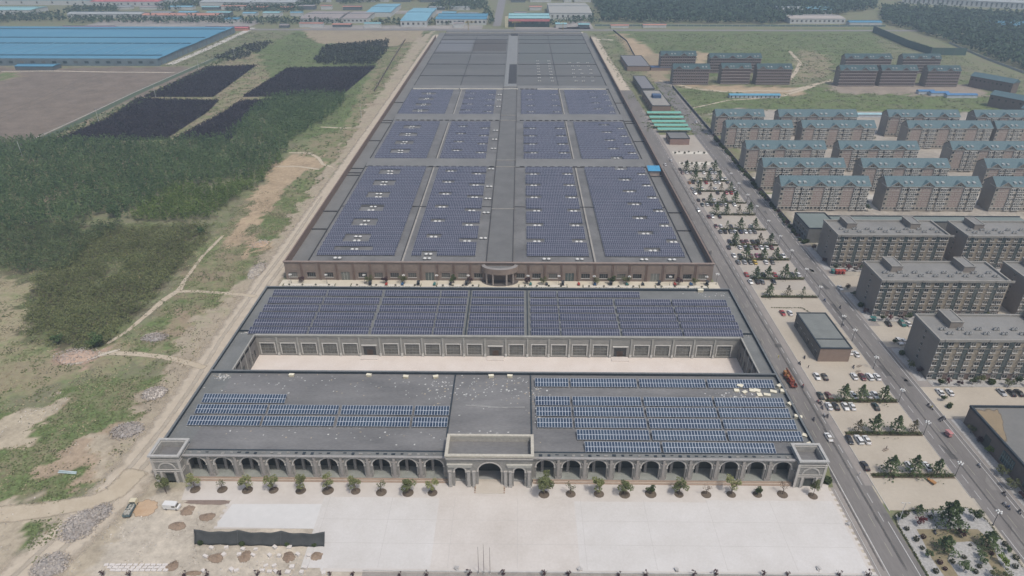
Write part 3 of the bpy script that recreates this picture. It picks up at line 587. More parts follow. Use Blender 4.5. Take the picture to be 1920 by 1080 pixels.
b = MB(); b.box(gx0+.3, gx1-.3, 165.4, 171, .01, .9, 0); b.box(gx0+.3, gx1-.3, 169.5, 169.9, .9, 10.9, 1); part('gate_passage', b, [mat('gate floor', (.30,.30,.29), var=.15), M_dkin])
b = MB(); b.extr([(160.0,0.02),(165.3,0.02),(165.3,1.15),(164.2,1.15),(160.0,.2)], -13.6, -4.6, 0)
for s, x in ((-1, -13.6), (1, -4.6)):
    for k in range(5): b.box(*sorted((x+s*.02, x+s*.45)), 160.1+k*.95, 160.65+k*.95, .1, .3+k*.2, 1)
part('entrance_ramp', b, [mat('ramp concrete', (.38,.34,.29), col2=(.45,.41,.36), scale=.4), M_plinth])
# courtyard facade
wins = [502.5,541,580,619,657,733,773,811,850,890,968,1010,1048,1087,1126,1203,1242,1281,1320,1358]; doors = [693,929,1163]
W_X = [PX(x, 652, 237)[0] for x in wins]; D_X = [PX(x, 655, 237)[0] for x in doors]
b = MB(); b.hole(-109.5, 91.5, 0, 9.9, [(x-2.9, x+2.9, .9, 6.0) for x in W_X]+[(x-2.6, x+2.6, .3, 5.2) for x in D_X], 237, 0, .5)
b.box(-109.5, 91.5, 236.6, 237.6, 9.9, 10.35, 1); b.box(-109.5, 91.5, 236.75, 237.5, 9.3, 9.55, 1); part('courtyard_wall', b, [M_court_w, mat('court cornice', (.29,.285,.26), var=.15)])
wb = MB(); wb.box(-2.9, 2.9, .35, .4, .9, 6.0, 0)
for z in (2.1, 3.6, 4.9): wb.box(-2.9, 2.9, .27, .35, z, z+.1, 1)
for x in (-1.4, 0, 1.4): wb.box(x-.04, x+.04, .28, .35, .9, 6.0, 1)
for s in (-1, 1): wb.box(*sorted((s*2.9, s*3.25)), -.14, .02, .7, 6.1, 2)
wb.box(-3.3, 3.3, -.18, .02, 6.1, 6.45, 2); wme = wb.mesh('window', [mat('court glass', (.07,.072,.065), col2=(.17,.17,.155), scale=.5, rough=.3, spec=.5), mat('window bars', (.24,.24,.23), var=.1), M_frame])
for x in W_X: obj('window', wme, arc, (x, 73, 0))
db = MB(); db.box(-2.6, 2.6, .4, .45, .3, 5.2, 0); db.box(-1.3, 1.3, .33, .4, .3, 3.0, 1); db.box(-3.2, 3.2, -.35, .02, 5.2, 5.7, 2); dme = db.mesh('door', [glassy('door glass', (.035,.038,.04)), mat('door leaf', (.07,.05,.04)), M_frame])
sb = MB(); sb.box(-3.6, 3.6, -2.9, -.05, 0, .28); sme = sb.mesh('door_step', [mat('door step', (.55,.50,.46), var=.1)])
for x in D_X: obj('door', dme, arc, (x, 73, 0)); obj('door_step', sme, arc, (x, 73, .07))
xs = sorted(W_X+D_X); pil = MB(); pil.box(-.3, .3, -.4, 0, 1.6, 9.3, 0); pil.box(-.42, .42, -.5, 0, 0, 1.6, 1); pme = pil.mesh('pilaster', [mat('court pilaster', (.33,.325,.30), var=.15), M_frame])
for a, c in zip(xs, xs[1:]): obj('pilaster', pme, arc, ((a+c)/2, 73, 0))
# side wings facing the court
for s, x in ((1, -109.5), (-1, 91.5)):
    b = MB(); b.box(*sorted((x-s*.3, x)), 212, 237, 0, 10.4, 0); b.box(*sorted((x-s*.4, x+s*.15)), 212, 237, 10.4, 10.6, 1)
    for y in (214, 219, 224, 229): b.box(*sorted((x, x+s*.15)), y, y+.6, 0, 10.3, 1)
    b.box(*sorted((x, x+s*.06)), 215.5, 222, 0, 5.6, 2)
    part('wing_wall', b, [mat('wing wall', (.17,.16,.15), var=.2, scale=.5), mat('court cornice', (.29,.285,.26)), M_dkin])
    for y in (227.5, 230.5, 233.5):
        b = MB(); b.box(*sorted((x, x+s*.1)), y-.5, y+.5, 1.8, 4.8, 0); part('window', b, [M_gl])

# ------------------------------------------------------------------ brick factory hall
M_brick = mat('reddish brown brick', (.17,.135,.115), col2=(.235,.19,.165), scale=.3, fine=5)
M_brickd = mat('brick pier', (.15,.105,.088), col2=(.20,.15,.125), scale=.5)
M_bigr = mat('hall roof felt', (.085,.085,.086), col2=(.19,.188,.185), scale=.07, fine=8, rough=.85)
M_bigr2 = mat('hall roof felt pale', (.13,.13,.128), col2=(.19,.19,.185), scale=.06, fine=6); M_rline = mat('roof flashing', (.045,.045,.048)); M_rpale = mat('pale flashing', (.28,.265,.24), var=.2)
hall = thing('factory_hall', 'huge brick factory hall behind the arcade, flat grey roof full of solar rows', 'building', (0, 304, 0))
hp = lambda n, b, m: part(n, b, m, hall, (0, 304, 0))
HZ = 9.7; HY1 = 1050
b = MB(); b.box(-106, 86.5, 304.6, 690, 0, HZ, 0); hp('roof', b, [M_bigr])
b = MB(); b.box(-106, 86.5, 690, HY1, 0, HZ+.02, 0); hp('roof', b, [mat('rear roof sheeting', (.085,.088,.088), col2=(.15,.15,.147), scale=.03, fine=4, streak=(.15,1,1))])
for x0, x1 in ((-117.4, -106), (86.5, 96.6)):
    b = MB(); b.box(x0, x1, 304.6, HY1, 0, 6.2, 0)
    for y in (352, 378, 441, 446, 455, 520, 571, 578, 640): b.box(x0, x1, y, y+.8, 6.2, 6.7, 1)
    hp('side_annex_roof', b, [M_bigr2, M_rline])
b = MB()
for x in (-117.9, 96.6): b.box(x, x+.5, 305, 1000, 0, HZ+.6, 0); b.box(x-.1, x+.6, 305, 1000, HZ+.6, HZ+.8, 1)
hp('side_wall', b, [M_brickd, M_brickd])
wx = [550,584,617,680,710,740,773,836,867,897,976,1006,1037,1098,1132,1165,1195,1257,1289,1318]; dx = [648,806,1068,1228]
WX = [PX(x, 515, 304)[0] for x in wx]; DX = [PX(x, 518, 304)[0] for x in dx]
b = MB(); b.hole(-118, 97.1, 0, 10.2, [(x-2.1, x+2.1, 1.7, 4.2) for x in WX]+[(x-2.2, x+2.2, 0, 4.6) for x in DX], 304, 0, .3); b.box(-118, 97.1, 304.4, 304.6, 0, 10.2, 0)
b.box(-118.4, 97.5, 303.5, 304.7, 10.2, 10.55, 1); b.box(-118.2, 97.3, 303.7, 304.0, 9.8, 10.2, 1)
al = sorted(WX+DX)
for x in WX: b.box(x-2.6, x+2.6, 303.88, 304, 5.2, 9.0, 2); b.box(x-2.6, x+2.6, 303.85, 304, 4.6, 4.85, 1)
hp('facade', b, [M_brick, mat('brick cornice', (.24,.19,.165), var=.15), mat('brick panel', (.205,.165,.14), var=.2, scale=.6)])
pb = MB(); pb.box(-.55, -.15, -.3, 0, 0, 9.8); pb.box(.15, .55, -.3, 0, 0, 9.8); pbm = pb.mesh('pilaster', [M_brickd])
for a, c in zip(al, al[1:]):
    if c-a < 12: obj('pilaster', pbm, hall, ((a+c)/2, 0, 0))
w_ = MB(); w_.box(-2.1, 2.1, .2, .25, 1.7, 4.2, 0)
for x in (-1.05, 0, 1.05): w_.box(x-.04, x+.04, .14, .2, 1.7, 4.2, 1)
w_.box(-2.3, 2.3, -.2, .1, 1.5, 1.7, 2); hw = w_.mesh('window', [glassy('hall glass', (.02,.022,.024)), mat('window bars', (.24,.24,.23)), M_frame])
for x in WX: obj('window', hw, hall, (x, 0, 0))
d_ = MB(); d_.box(-2.2, 2.2, .25, .3, 0, 4.6, 0)
for x in (-.75, .75): d_.box(x-.05, x+.05, .2, .25, 0, 4.6, 1)
hd = d_.mesh('door', [glassy('hall door glass', (.05,.07,.07)), M_frame])
for x in DX: obj('door', hd, hall, (x, 0, 0))
# half-round entrance canopy
def fan(r, y0, n=18, cx=-9.6): return [(cx+r*math.cos(math.pi+math.pi*i/n), y0+r*.62*math.sin(math.pi+math.pi*i/n)) for i in range(n+1)]
b = MB(); o_ = fan(9.2, 303.9); i_ = fan(7.4, 303.9)
b.prism(ccw(o_), 6.2, 6.5, 0)
for i in range(len(o_)-1):
    b.quad((*o_[i], 6.5), (*o_[i+1], 6.5), (*o_[i+1], 9.2), (*o_[i], 9.2), 0); b.quad((*o_[i], 9.2), (*o_[i+1], 9.2), (*i_[i+1], 9.6), (*i_[i], 9.6), 1); b.quad((*i_[i], 9.6), (*i_[i+1], 9.6), (*i_[i+1], 8.6), (*i_[i], 8.6), 2)
b.poly([(x, y, 8.6) for x, y in ccw(i_)], 3); hp('entrance_canopy', b, [M_brick, mat('canopy band', (.22,.205,.195), var=.15), M_brickd, M_bigr])
for x, y in ((-16.2, 300.9), (-13, 298.9), (-6.2, 298.9), (-3, 300.9)):
    b = MB(); b.tube((x, y, 0), (x, y, 6.2), .45, n=10); hp('canopy_column', b, [mat('canopy column', (.27,.24,.22))])
b = MB(); b.prism(ccw(fan(9.4, 303.9)), 0.02, .25, 0); hp('entrance_terrace', b, [mat('terrace', (.10,.09,.085), var=.2)])
# central spine and cross monitors
b = MB(); b.box(-16.4, -3.2, 306, 690, HZ, HZ+.35, 3); b.box(-16.6, -16.2, 306, 690, HZ, HZ+.6, 1); b.box(-3.4, -3.0, 306, 690, HZ, HZ+.6, 1)
for y in (374, 449, 463, 566, 582, 688): b.box(-16.4, -3.2, y, y+.5, HZ+.35, HZ+.75, 2)
hp('roof_spine', b, [M_bigr2, M_rline, M_rpale, mat('spine felt', (.10,.10,.10), col2=(.155,.155,.152), scale=.1, fine=6)])
b = MB(); b.box(-16, -3.5, 690, 1000, HZ, HZ+.7, 0); b.box(-12, -3.6, 702, 800, HZ+.7, HZ+.75, 1); b.box(-13, -3.4, 998, 1008, HZ, HZ+2.2, 1); hp('roof_spine', b, [mat('spine pale sheet', (.19,.195,.195), var=.15), M_rline])
for y0, y1, h in ((450, 464, 1.3), (567, 583.5, 1.3), (680.5, 691, 1.3)):
    b = MB()
    for x0, x1 in ((-106, -16.8), (-2.8, 86.5)): b.extr([(y0, HZ), (y1, HZ), (y1, HZ+h), (y0+2, HZ+h*.35), (y0, HZ+.15)], x0, x1, 0)
    for x0 in np.arange(-104, 84, 5.2):
        if not -20 < x0 < -1: b.box(x0, x0+3.2, y0-.25, y0-.01, HZ+.05, HZ+.7, 1)
    hp('roof_monitor', b, [M_bigr2, M_rline])
b = MB(); xs2 = [(-59.5, 304.6, 560), (-58, 567, 690), (37.6, 304.6, 690)]
for x, y0, y1 in xs2: b.box(x-.22, x+.22, y0, y1, HZ, HZ+.3, 1); b.box(x+.3, x+1.2, y0, y1, HZ, HZ+.06, 0)
for x in (-106.2, 86.5): b.box(x-.2, x+.3, 304.6, 1040, 6.3, HZ+.45, 1)
for y in (378, 449.2): 
    for x0, x1 in ((-106, -62), (-63.4, -55), (-22.5, -16.8), (-2.8, 3.6), (35.5, 44), (83.5, 86.3)): b.box(x0, x1, y, y+.4, HZ, HZ+.35, 1)
hp('roof_joint', b, [M_rpale, M_rline])
b = MB()
for x0, x1 in ((-105, -60), (-59, -17), (-16.5, -2), (17, 37), (38, 84)): b.box(x0, x1, 679.6, 680.3, HZ, HZ+.9)
hp('pale_parapet', b, [mat('cream parapet', (.55,.52,.45), var=.1)])
b = MB()
for y in (740, 802, 870, 940, 968, 1005): 
    for x0, x1 in ((-106, -17), (-2.5, 86.3)): b.box(x0, x1, y, y+1.2, HZ, HZ+.5, 0)
b.box(-106, 86.5, 1022, 1024, HZ, HZ+1.4, 1)
for x in (-60, 38): b.box(x, x+.6, 690, 1000, HZ, HZ+.3, 0)
hp('rear_roof_step', b, [M_rline, M_rpale])
# sheeting patches of the rear roof
for n, (x0, x1, y0, y1) in enumerate(((-105, -62, 885, 962), (-60, -18, 885, 966), (-1, 36, 812, 935), (39, 85, 812, 935), (-1, 84, 945, 1000))):
    sh = (.145,.15,.16) if n == 0 else (.085,.08,.076) if n == 1 else (.11,.118,.115)
    b = MB(); b.box(x0, x1, y0, y1, HZ+.02, HZ+.08, 0); hp('roof_panel', b, [mat('roof sheet %d' % min(n, 2), sh, var=.15, scale=.05, streak=(.1, 1, 1))])

# ------------------------------------------------------------------ solar arrays
def solarmat(name, c1, c2, lx=.085, lc=(.42,.45,.50)):
    m = bpy.data.materials.new(name); m.use_nodes = True; nt = m.node_tree; N = nt.nodes; L = nt.links; b = N['Principled BSDF']
    uv = N.new('ShaderNodeUVMap'); uv.uv_map = 'UVMap'; sp = N.new('ShaderNodeSeparateXYZ'); L.new(uv.outputs[0], sp.inputs[0])
    def mth(op, *a):
        n = N.new('ShaderNodeMath'); n.operation = op
        for i, v in enumerate(a):
            if isinstance(v, (int, float)): n.inputs[i].default_value = v
            else: L.new(v, n.inputs[i])
        return n.outputs[0]
    fx, fy = mth('FRACT', sp.outputs[0]), mth('FRACT', sp.outputs[1])
    ex = mth('MINIMUM', fx, mth('SUBTRACT', 1, fx)); ey = mth('MINIMUM', fy, mth('SUBTRACT', 1, fy))
    line = mth('MAXIMUM', mth('LESS_THAN', ex, lx), mth('LESS_THAN', ey, .04))
    cv = N.new('ShaderNodeCombineXYZ'); L.new(mth('FLOOR', sp.outputs[0]), cv.inputs[0]); L.new(mth('FLOOR', sp.outputs[1]), cv.inputs[1])
    oi = N.new('ShaderNodeObjectInfo'); L.new(oi.outputs['Random'], cv.inputs[2]); wnz = N.new('ShaderNodeTexWhiteNoise'); L.new(cv.outputs[0], wnz.inputs[0])
    gp = N.new('ShaderNodeNewGeometry'); nz = N.new('ShaderNodeTexNoise'); nz.inputs['Scale'].default_value = .09; nz.inputs['Detail'].default_value = 3; L.new(gp.outputs['Position'], nz.inputs['Vector'])
    t = mth('ADD', mth('MULTIPLY', wnz.outputs[0], .45), mth('MULTIPLY', mth('SUBTRACT', nz.outputs[0], .3), 1.4))
    mx = N.new('ShaderNodeMix'); mx.data_type = 'RGBA'; mx.inputs[6].default_value = (*c1, 1); mx.inputs[7].default_value = (*c2, 1); L.new(t, mx.inputs[0])
    m2 = N.new('ShaderNodeMix'); m2.data_type = 'RGBA'; m2.inputs[7].default_value = (*lc, 1); L.new(line, m2.inputs[0]); L.new(mx.outputs[2], m2.inputs[6]); L.new(m2.outputs[2], b.inputs['Base Color'])
    b.inputs['Roughness'].default_value = .38; b.inputs['Specular IOR Level'].default_value = .32; MC[name] = m; return m
M_sol = solarmat('solar cells', (.016,.030,.060), (.032,.055,.085)); M_sol2 = solarmat('solar cells violet', (.015,.021,.044), (.048,.050,.078), .07, (.31,.32,.36)); M_rack = mat('galvanised rack', (.13,.135,.14), var=.15, metal=.2); M_under = mat('module back', (.02,.022,.028))
TIL = math.radians(15); MLEN = 1.95; ARR = {}
def array_proto(nc, nr, cells, teal=False):
    key = (nc, nr, cells.name)
    if key in ARR: return ARR[key]
    b = MB(); w = nc*1.0; L = nr*MLEN; c, s = math.cos(TIL), math.sin(TIL); z0 = .55
    def q(x, v, dz=0): return (x, v*c-dz*s, z0+v*s+dz*c)
    b.quad(q(0,0), q(w,0), q(w,L), q(0,L), 0, uv=[(0,0),(nc,0),(nc,nr),(0,nr)])
    b.quad(q(0,0,-.06), q(0,L,-.06), q(w,L,-.06), q(w,0,-.06), 1); b.quad(q(0,0,-.06), q(w,0,-.06), q(w,0), q(0,0), 1); b.quad(q(0,L), q(w,L), q(w,L,-.06), q(0,L,-.06), 1); b.quad(q(0,0), q(0,L), q(0,L,-.06), q(0,0,-.06), 1); b.quad(q(w,0,-.06), q(w,L,-.06), q(w,L), q(w,0), 1)
    pan = b.mesh('panels', [cells, M_under])
    r = MB(); n = max(1, round(w/2.5)); p = []
    for i in range(n+1):
        x = .15+(w-.3)*i/n; r.box(x-.09, x+.09, .05, .28, 0, z0+.03, 0); r.box(x-.07, x+.07, L*c-.35, L*c-.2, 0, z0+(L-.35)*s-.08, 0); r.box(x-.2, x+.2, -.1, .45, 0, .22, 0)
    r.box(0, w, .25, .32, z0-.07, z0+.0, 0); r.box(0, w, L*c-.32, L*c-.24, z0+L*s-.24, z0+L*s-.17, 0)
    rk = r.mesh('rack', [M_rack]); ARR[key] = (pan, rk); return ARR[key]
narr = [0]
def array(x0, x1, y, zr, label, group, cells, nr=2, shift=0):
    nc = max(1, int(round((x1-x0)/1.0))); pan, rk = array_proto(nc, nr, cells); sc = (x1-x0)/nc
    if narr[0] >= 298: far_rows.append((x0, x1, y, zr)); return
    narr[0] += 1
    t = thing('solar_array', label, 'solar array', (x0, y, zr), 0, group); t.scale = (sc, 1, 1)
    obj('panels', pan, t); obj('rack', rk, t)
far_rows = []
GF = 'solar arrays on the arcade building roofs'; GH = 'solar arrays on the factory hall roof'
Z1 = AR+.003
rows = [('front', 181.3, [(-113.8,-88.8),(-88,-63.4),(-62.3,-37.3),(-36.4,-24.3)]), ('middle', 187.5, [(-113.8,-88.8),(-88,-63.4),(-62.3,-37.3),(-36.4,-24.3)]), ('rear', 193.5, [(-113.8,-83.9)])]
nm = ['leftmost','second from left','third from left','fourth from left','fifth from left','sixth from left','seventh from left','eighth from left','ninth from left']
for rn, y, sg in rows:
    for i, (a, c) in enumerate(sg): array(a, c, y-.7, Z1, f'blue solar array, {nm[i]}, {rn} row left of the gatehouse' if len(sg) > 1 else 'lone blue solar array with a short top edge, behind the rows left of the gatehouse', GF, M_sol)
rowsR = [(169.6, [(22,46.6),(47.5,84.1)]), (175.5, [(19.8,44),(45,69.5),(70.4,95)]), (181.5, [(6.5,18.6),(19.5,44),(45,69.5),(70.4,95)]), (187.5, [(6.4,18.6),(19.5,44),(45,69.5),(70.4,95)]), (193.4, [(6.2,18.5),(19.5,44),(45,69.5),(70.4,95)]), (204.3, [(6.2,18.6),(19.5,44),(45,69.5),(70.4,94.8)])]
for k, (y, sg) in enumerate(rowsR):
    for i, (a, c) in enumerate(sg): array(a, c, y-.7, Z1, f'blue solar array, {nm[i]}, {od(k)} row up from the arches right of gatehouse', GF, M_sol)
segs = [(-113,-88.5),(-87.7,-62.8),(-61.5,-36.2),(-35.5,-23.4),(-21.3,2.3),(5.2,17.2),(17.9,42.1),(43.2,68),(68.8,93.1)]
for k, y in enumerate((238.9, 244.9, 250.9, 257.3, 263.9, 270.9)):
    for i, (a, c) in enumerate(segs):
        if k == 5 and i > 6: continue
        if k == 5 and i == 6: c = 55.2
        array(a, c, y-.6, Z1, f'violet blue solar array, {nm[i]} in the {od(k)} row up from the courtyard', GF, M_sol2)
zones = [('near', 311.9, 448.5, [(-103.5,-63.6),(-55,-22.4),(4,35.6),(44,84.3)]), ('middle', 466.5, 565.5, [(-103,-66),(-56.5,-24),(3,36.3),(44,84.3)]), ('far', 585.5, 679, [(-105.5,-64.6),(-52.5,-23),(1,36.5),(42.5,83.1)])]
blk = ['leftmost block', 'centre-left block', 'centre-right block', 'rightmost block']
notches = [[(-94,-80),(-86,-72)], [(-50,-42),(-32,-23)], [(5.5,13.5),(28,35.8)], [(64.5,73),(78,84.4)]]
VENTS = []; PITCHY = 5.23
for zi, (zn, y0, y1, bl) in enumerate(zones):
    n = int((y1-y0)/PITCHY)
    for k in range(n):
        y = y0+k*PITCHY
        for bi, (a, c) in enumerate(bl):
            cut = []; ph = (k+zi) % 4
            if ph == 3: cut.append(notches[bi][1 if bi else 0])
            if ph == (3 if bi in (2,) else 1 if bi == 3 else 0): cut.append(notches[bi][0])
            if bi == 0 and zi == 0 and k in (0, 1) : cut = [(-96, -76)] if k == 1 else []
            if zi == 2 and k >= n-1 and bi == 3: cut = []
            ss = [(a, c)]
            for p, q in cut:
                ns = []
                for u, v in ss:
                    if q <= u or p >= v: ns.append((u, v)); continue
                    if p-u > 3: ns.append((u, p))
                    if v-q > 3: ns.append((q, v))
                ss = ns; VENTS.append((max(p, a), min(q, c), y+1.0, zi, bi, k))
            for si, (u, v) in enumerate(ss):
                wh = '' if len(ss) == 1 else (', '+['left', 'right', 'far right'][si]+' piece')
                array(u, v, y, HZ+.003, f'{od(k)} solar row back in the hall roof {zn} zone, {blk[bi]}{wh}', GH, M_sol2 if (zi, bi) != (2, 3) or k < n-3 else mat_teal if False else M_sol2, nr=2)
if far_rows:
    V = MB()
    c_, s_ = math.cos(TIL), math.sin(TIL)
    for x0, x1, y, zr in far_rows:
        L = 2*MLEN; nc = round(x1-x0); a = (x0, y, zr+.5); b_ = (x1, y, zr+.5); c2 = (x1, y+L*c_, zr+.5+L*s_); d2 = (x0, y+L*c_, zr+.5+L*s_)
        V.quad(a, b_, c2, d2, 0, uv=[(0,0),(nc,0),(nc,2),(0,2)]); dn = lambda p: (p[0], p[1], p[2]-.06)
        V.quad(dn(a), dn(d2), dn(c2), dn(b_), 1); V.quad(dn(a), dn(b_), b_, a, 1); V.quad(d2, c2, dn(c2), dn(d2), 1)
        for x in np.arange(x0+.3, x1, 4): V.box(x-.08, x+.08, y+.1, y+.25, zr, zr+.5, 1); V.box(x-.08, x+.08, y+2.8, y+2.95, zr, zr+1.2, 1)
    o = V.build('far_solar_arrays', [M_sol2, M_under]); tag(o, 'the many solar rows in the far part of the factory hall roof', 'solar arrays', None, 'stuff')
# white roof ventilators in the notches and margins
vb = MB()
for s in (-1.15, 1.15):
    vb.lathe([(.42,0),(.42,.5),(.85,.55),(.95,.8),(.5,1.1),(0,1.15)], s, 0, 8, 0)
vb.box(-2, 2, -.4, .4, 0, .3, 1); vroot = thing('roof_ventilator', '', 'ventilator'); vb.build('fan_hoods', [mat('white ventilator', (.52,.52,.50), var=.2, scale=3), M_rack], vroot)
vp = Proto(vroot); GV = 'white ventilators on the factory hall roof'
zn = ['near', 'middle', 'far']
VENTS.sort(key=lambda v: (v[3], v[5], v[4]))
seen = {}
for (p, q, y, zi, bi, k) in VENTS:
    kk = (zi, k, bi); seen[kk] = seen.get(kk, 0)+1
    where = blk[bi]; extra = ' second' if seen[kk] > 1 else ' first'
    vp.put(((p+q)/2+random.uniform(-.6, .6), y+.3, HZ+.003), 0, f'white ventilator in the {od(k)} solar row back, {zn[zi]} zone, {where},{extra or " left"} gap', GV, 1.0)
for i, y in enumerate((332.8, 368, 390, 410.7, 444, 489, 512, 536, 611, 634, 655)):
    vp.put((-19.3, y, HZ+.003), 0, f'white twin-hooded ventilator, {od(i)} along the left side of the roof spine', GV)
for i, (x, y) in enumerate(((-92, 308.3), (-46.5, 308.3), (13.8, 308.3), (30.5, 308.3), (63, 308.3), (77, 308.3))):
    vp.put((x, y, HZ+.003), 0, f'white twin-hooded ventilator, {od(i)} from the left along the front roof edge of the hall', GV)
k = 0
for x in (20, 33): 
    for j in range(8): vp.put((x, 715+j*15, HZ+.003), 0, f'small white ventilator, {od(j)} from front, {"leftmost" if x == 20 else "second"} line on the bare rear roof', GV, .8)
for x in (58, 66, 76):
    for j in range(6): vp.put((x+random.uniform(-1.5,1.5), 715+j*19, HZ+.003), 0, f'small white ventilator, {od(j)} from front, {dict([(58,"third"),(66,"fourth"),(76,"rightmost")])[x]} line on the bare rear roof', GV, .8)
# small boxes, litter and crates on the arcade roof
cb = MB(); cb.box(-.9, .9, -.55, .55, 0, .75, 0); cb.box(-1.0, 1.0, -.62, .62, .75, .85, 1); cr = thing('roof_crate', '', 'crate'); cb.build('crate_box', [mat('pale crate', (.50,.45,.33), var=.15), mat('crate lid', (.62,.58,.46), var=.1)], cr)
cp = Proto(cr); GC = 'pale crates and panel packaging on the arcade roof'
for i, x in enumerate((547, 692, 761, 817, 921, 956)):
    X, Y = P(x, 705 + (3 if x in (761, 817) else 0), AR); cp.put((X, min(Y, 210), AR+.003), random.uniform(-.3, .3), f'pale crate on the dark roof, {od(i)} from the left along the parapet above the courtyard', GC)
lit = [(1387,726,'upright cream crate before the top right solar row'),(1381,733,'flat cream board left of the upright crate'),(1396,736,'small cream board in front of the upright crate'),(1410,733,'cream board, first of a pair behind the second solar row'),(1419,733,'cream board, second of a pair behind the second solar row'),(1424,741,'yellowish board lying just behind the second solar row'),(1438,741,'tiny pale board behind the second solar row, near its right end'),
       (1450,735,'grey cardboard sheet left of the orange wrap near the parapet'),(1461,726,'orange brown wrapping heap at the top right corner of the roof'),(1468,736,'blue green wrapping beside the orange heap'),(1481,760,'cream crate stack between the second row end and the parapet'),(1496,784,'cream crate between the third row end and the parapet'),(1509,817,'cream flat crate at the end of the fifth row near the tower'),(1520,833,'white sheet beside the right corner tower')]
for i, (x, y, l) in enumerate(lit):
    X, Y = P(x, y, AR); r = cp.put((X, Y, AR+.003), random.uniform(-.6, .6), l, GC, (random.uniform(.8,1.3), random.uniform(1,1.6), .5 if 'board' in l or 'sheet' in l or 'flat' in l else 1.2))
for x, y, l in ((1313,547,'white square cabinet on the second roof beside its rear parapet'),):
    X, Y = P(x, y, AR); cp.put((X, Y, AR+.003), 0, l, GC, (1.3, 1.2, 1.5))
ltr = random.Random(11); b = MB()
def litter(cx, cy, rx, ry, n, s=.3):
    for _ in range(n):
        x, y = cx+ltr.gauss(0, rx), cy+ltr.gauss(0, ry)
        if not (-117 < x < 97 and 172 < y < 210.8 or 238 < y < 277 and -117 < x < 97): continue
        a = ltr.uniform(.4, 1.3)*s; c = ltr.uniform(.4, 1.2)*s; b.quad((x-a, y-c*.6, AR+.02), (x+a*.8, y-c, AR+.03), (x+a, y+c, AR+.05), (x-a*.6, y+c*.9, AR+.02), ltr.choice((0,0,1,2)))
for X, Y, rx, ry, n in ((-112,209,1.5,1,60),(-20,204,7,5,90),(0,203,6,5,80),(-70,205,28,4,80),(-60,177,30,3,50),(80,199,7,2,60),(-113,240,1.5,.8,40),(-28,198,4,6,40),(7,197,1.5,8,50),(92,240,3,1.5,30),(90,273,5,2,30),(-10,176,7,2,25),(-113,226,2,5,30)): litter(X, Y, rx, ry, n)
o = b.build('roof_litter', [mat('litter white', (.50,.50,.48)), mat('litter grey', (.30,.30,.29)), mat('litter tan', (.34,.29,.22))]); tag(o, 'scattered scraps of white and tan packaging on the dark arcade roofs', 'litter', None, 'stuff')
b = MB()
X0, Y0 = P(873, 762, AR); X1, Y1 = P(984, 764, AR)
b.tube((X0, Y0+.6, AR+.1), (X0+9, Y0-.4, AR+.1), .1, n=5); b.tube((X0+8, Y0-.6, AR+.12), (X1, Y1+.1, AR+.1), .1, n=5); b.tube((X0+2, Y0+.9, AR+.1), (X1-6, Y1-.5, AR+.12), .06, n=5)
o = b.build('roof_pipes', [mat('loose pipe', (.36,.36,.35))]); tag(o, 'loose grey pipes lying across the roof behind the gatehouse', 'pipes')
# blue roof hut on the hall roof
hut = thing('roof_hut', 'small hut with bright blue roof on the right edge of the hall roof', 'hut', (91.2, 443, 6.2))
b = MB(); b.box(-3.6, 3.6, 0, 6, 0, 3.6); b.build('wall', mat('hut wall', (.40,.33,.29)), hut); b = MB(); b.extr([(-.8,3.6),(6.8,4.9),(6.8,5.1),(-.8,3.8)], -4.2, 4.2); b.build('roof', mat('bright blue sheet', (.06,.25,.42), var=.15), hut)
# ------------------------------------------------------------------ dormitories
M_dfr = mat('dorm render beige', (.225,.195,.155), col2=(.30,.26,.205), scale=.15, fine=5); M_dsd = mat('dorm side render shaded', (.195,.17,.15), col2=(.25,.22,.195), scale=.08)  # side render darker than the front: end-wall shade put into the colour
M_drf = mat('dorm roof screed', (.16,.158,.15), col2=(.23,.225,.215), scale=.08, fine=5); M_dco = mat('dorm coping', (.25,.24,.22), var=.15); M_dbase = mat('dorm base', (.15,.115,.10), var=.2)
M_bay = mat('glazed stair bay', (.04,.052,.058), col2=(.085,.105,.10), scale=.25, rough=.2, spec=.6); M_white = mat('white paint', (.44,.43,.41), var=.15)
DW = MB(); DW.box(-.95, .95, -.04, .0, 0, 1.5, 0); DW.box(-1.1, 1.1, -.35, -.05, -.3, -.12, 1)
for x in (-1.0, 0, .95): DW.box(x, x+.07, -.1, -.04, 0, 1.5, 1)
DW.box(-1, 1.02, -.1, -.04, 1.45, 1.55, 1); DW.box(-1.3, -.75, -.75, -.36, -.3, .25, 1); dwin = DW.mesh('window', [glassy('dorm glass', (.03,.033,.036)), M_white])
RU = MB()
for s in (-.7, .7): RU.box(s-.5, s+.5, -.45, .45, .25, 1.15, 0); RU.lathe([(.38,1.15),(.38,1.2),(0,1.22)], s, 0, 8, 1); RU.box(s-.4, s+.4, -.35, .35, 0, .25, 1)
runit = RU.mesh('roof_unit', [mat('unit casing', (.33,.33,.32), var=.1), M_rline])
SW = MB(); SW.box(-.06, .0, -.5, .5, 0, 1.3, 0); SW.box(-.1, -.06, -.6, .6, 1.3, 1.4, 1); SW.box(-.1, -.06, -.6, .6, -.1, 0, 1); swin = SW.mesh('window', [M_gl, M_white])
DD, DH, DX0 = 19.0, 19.0, 163.5
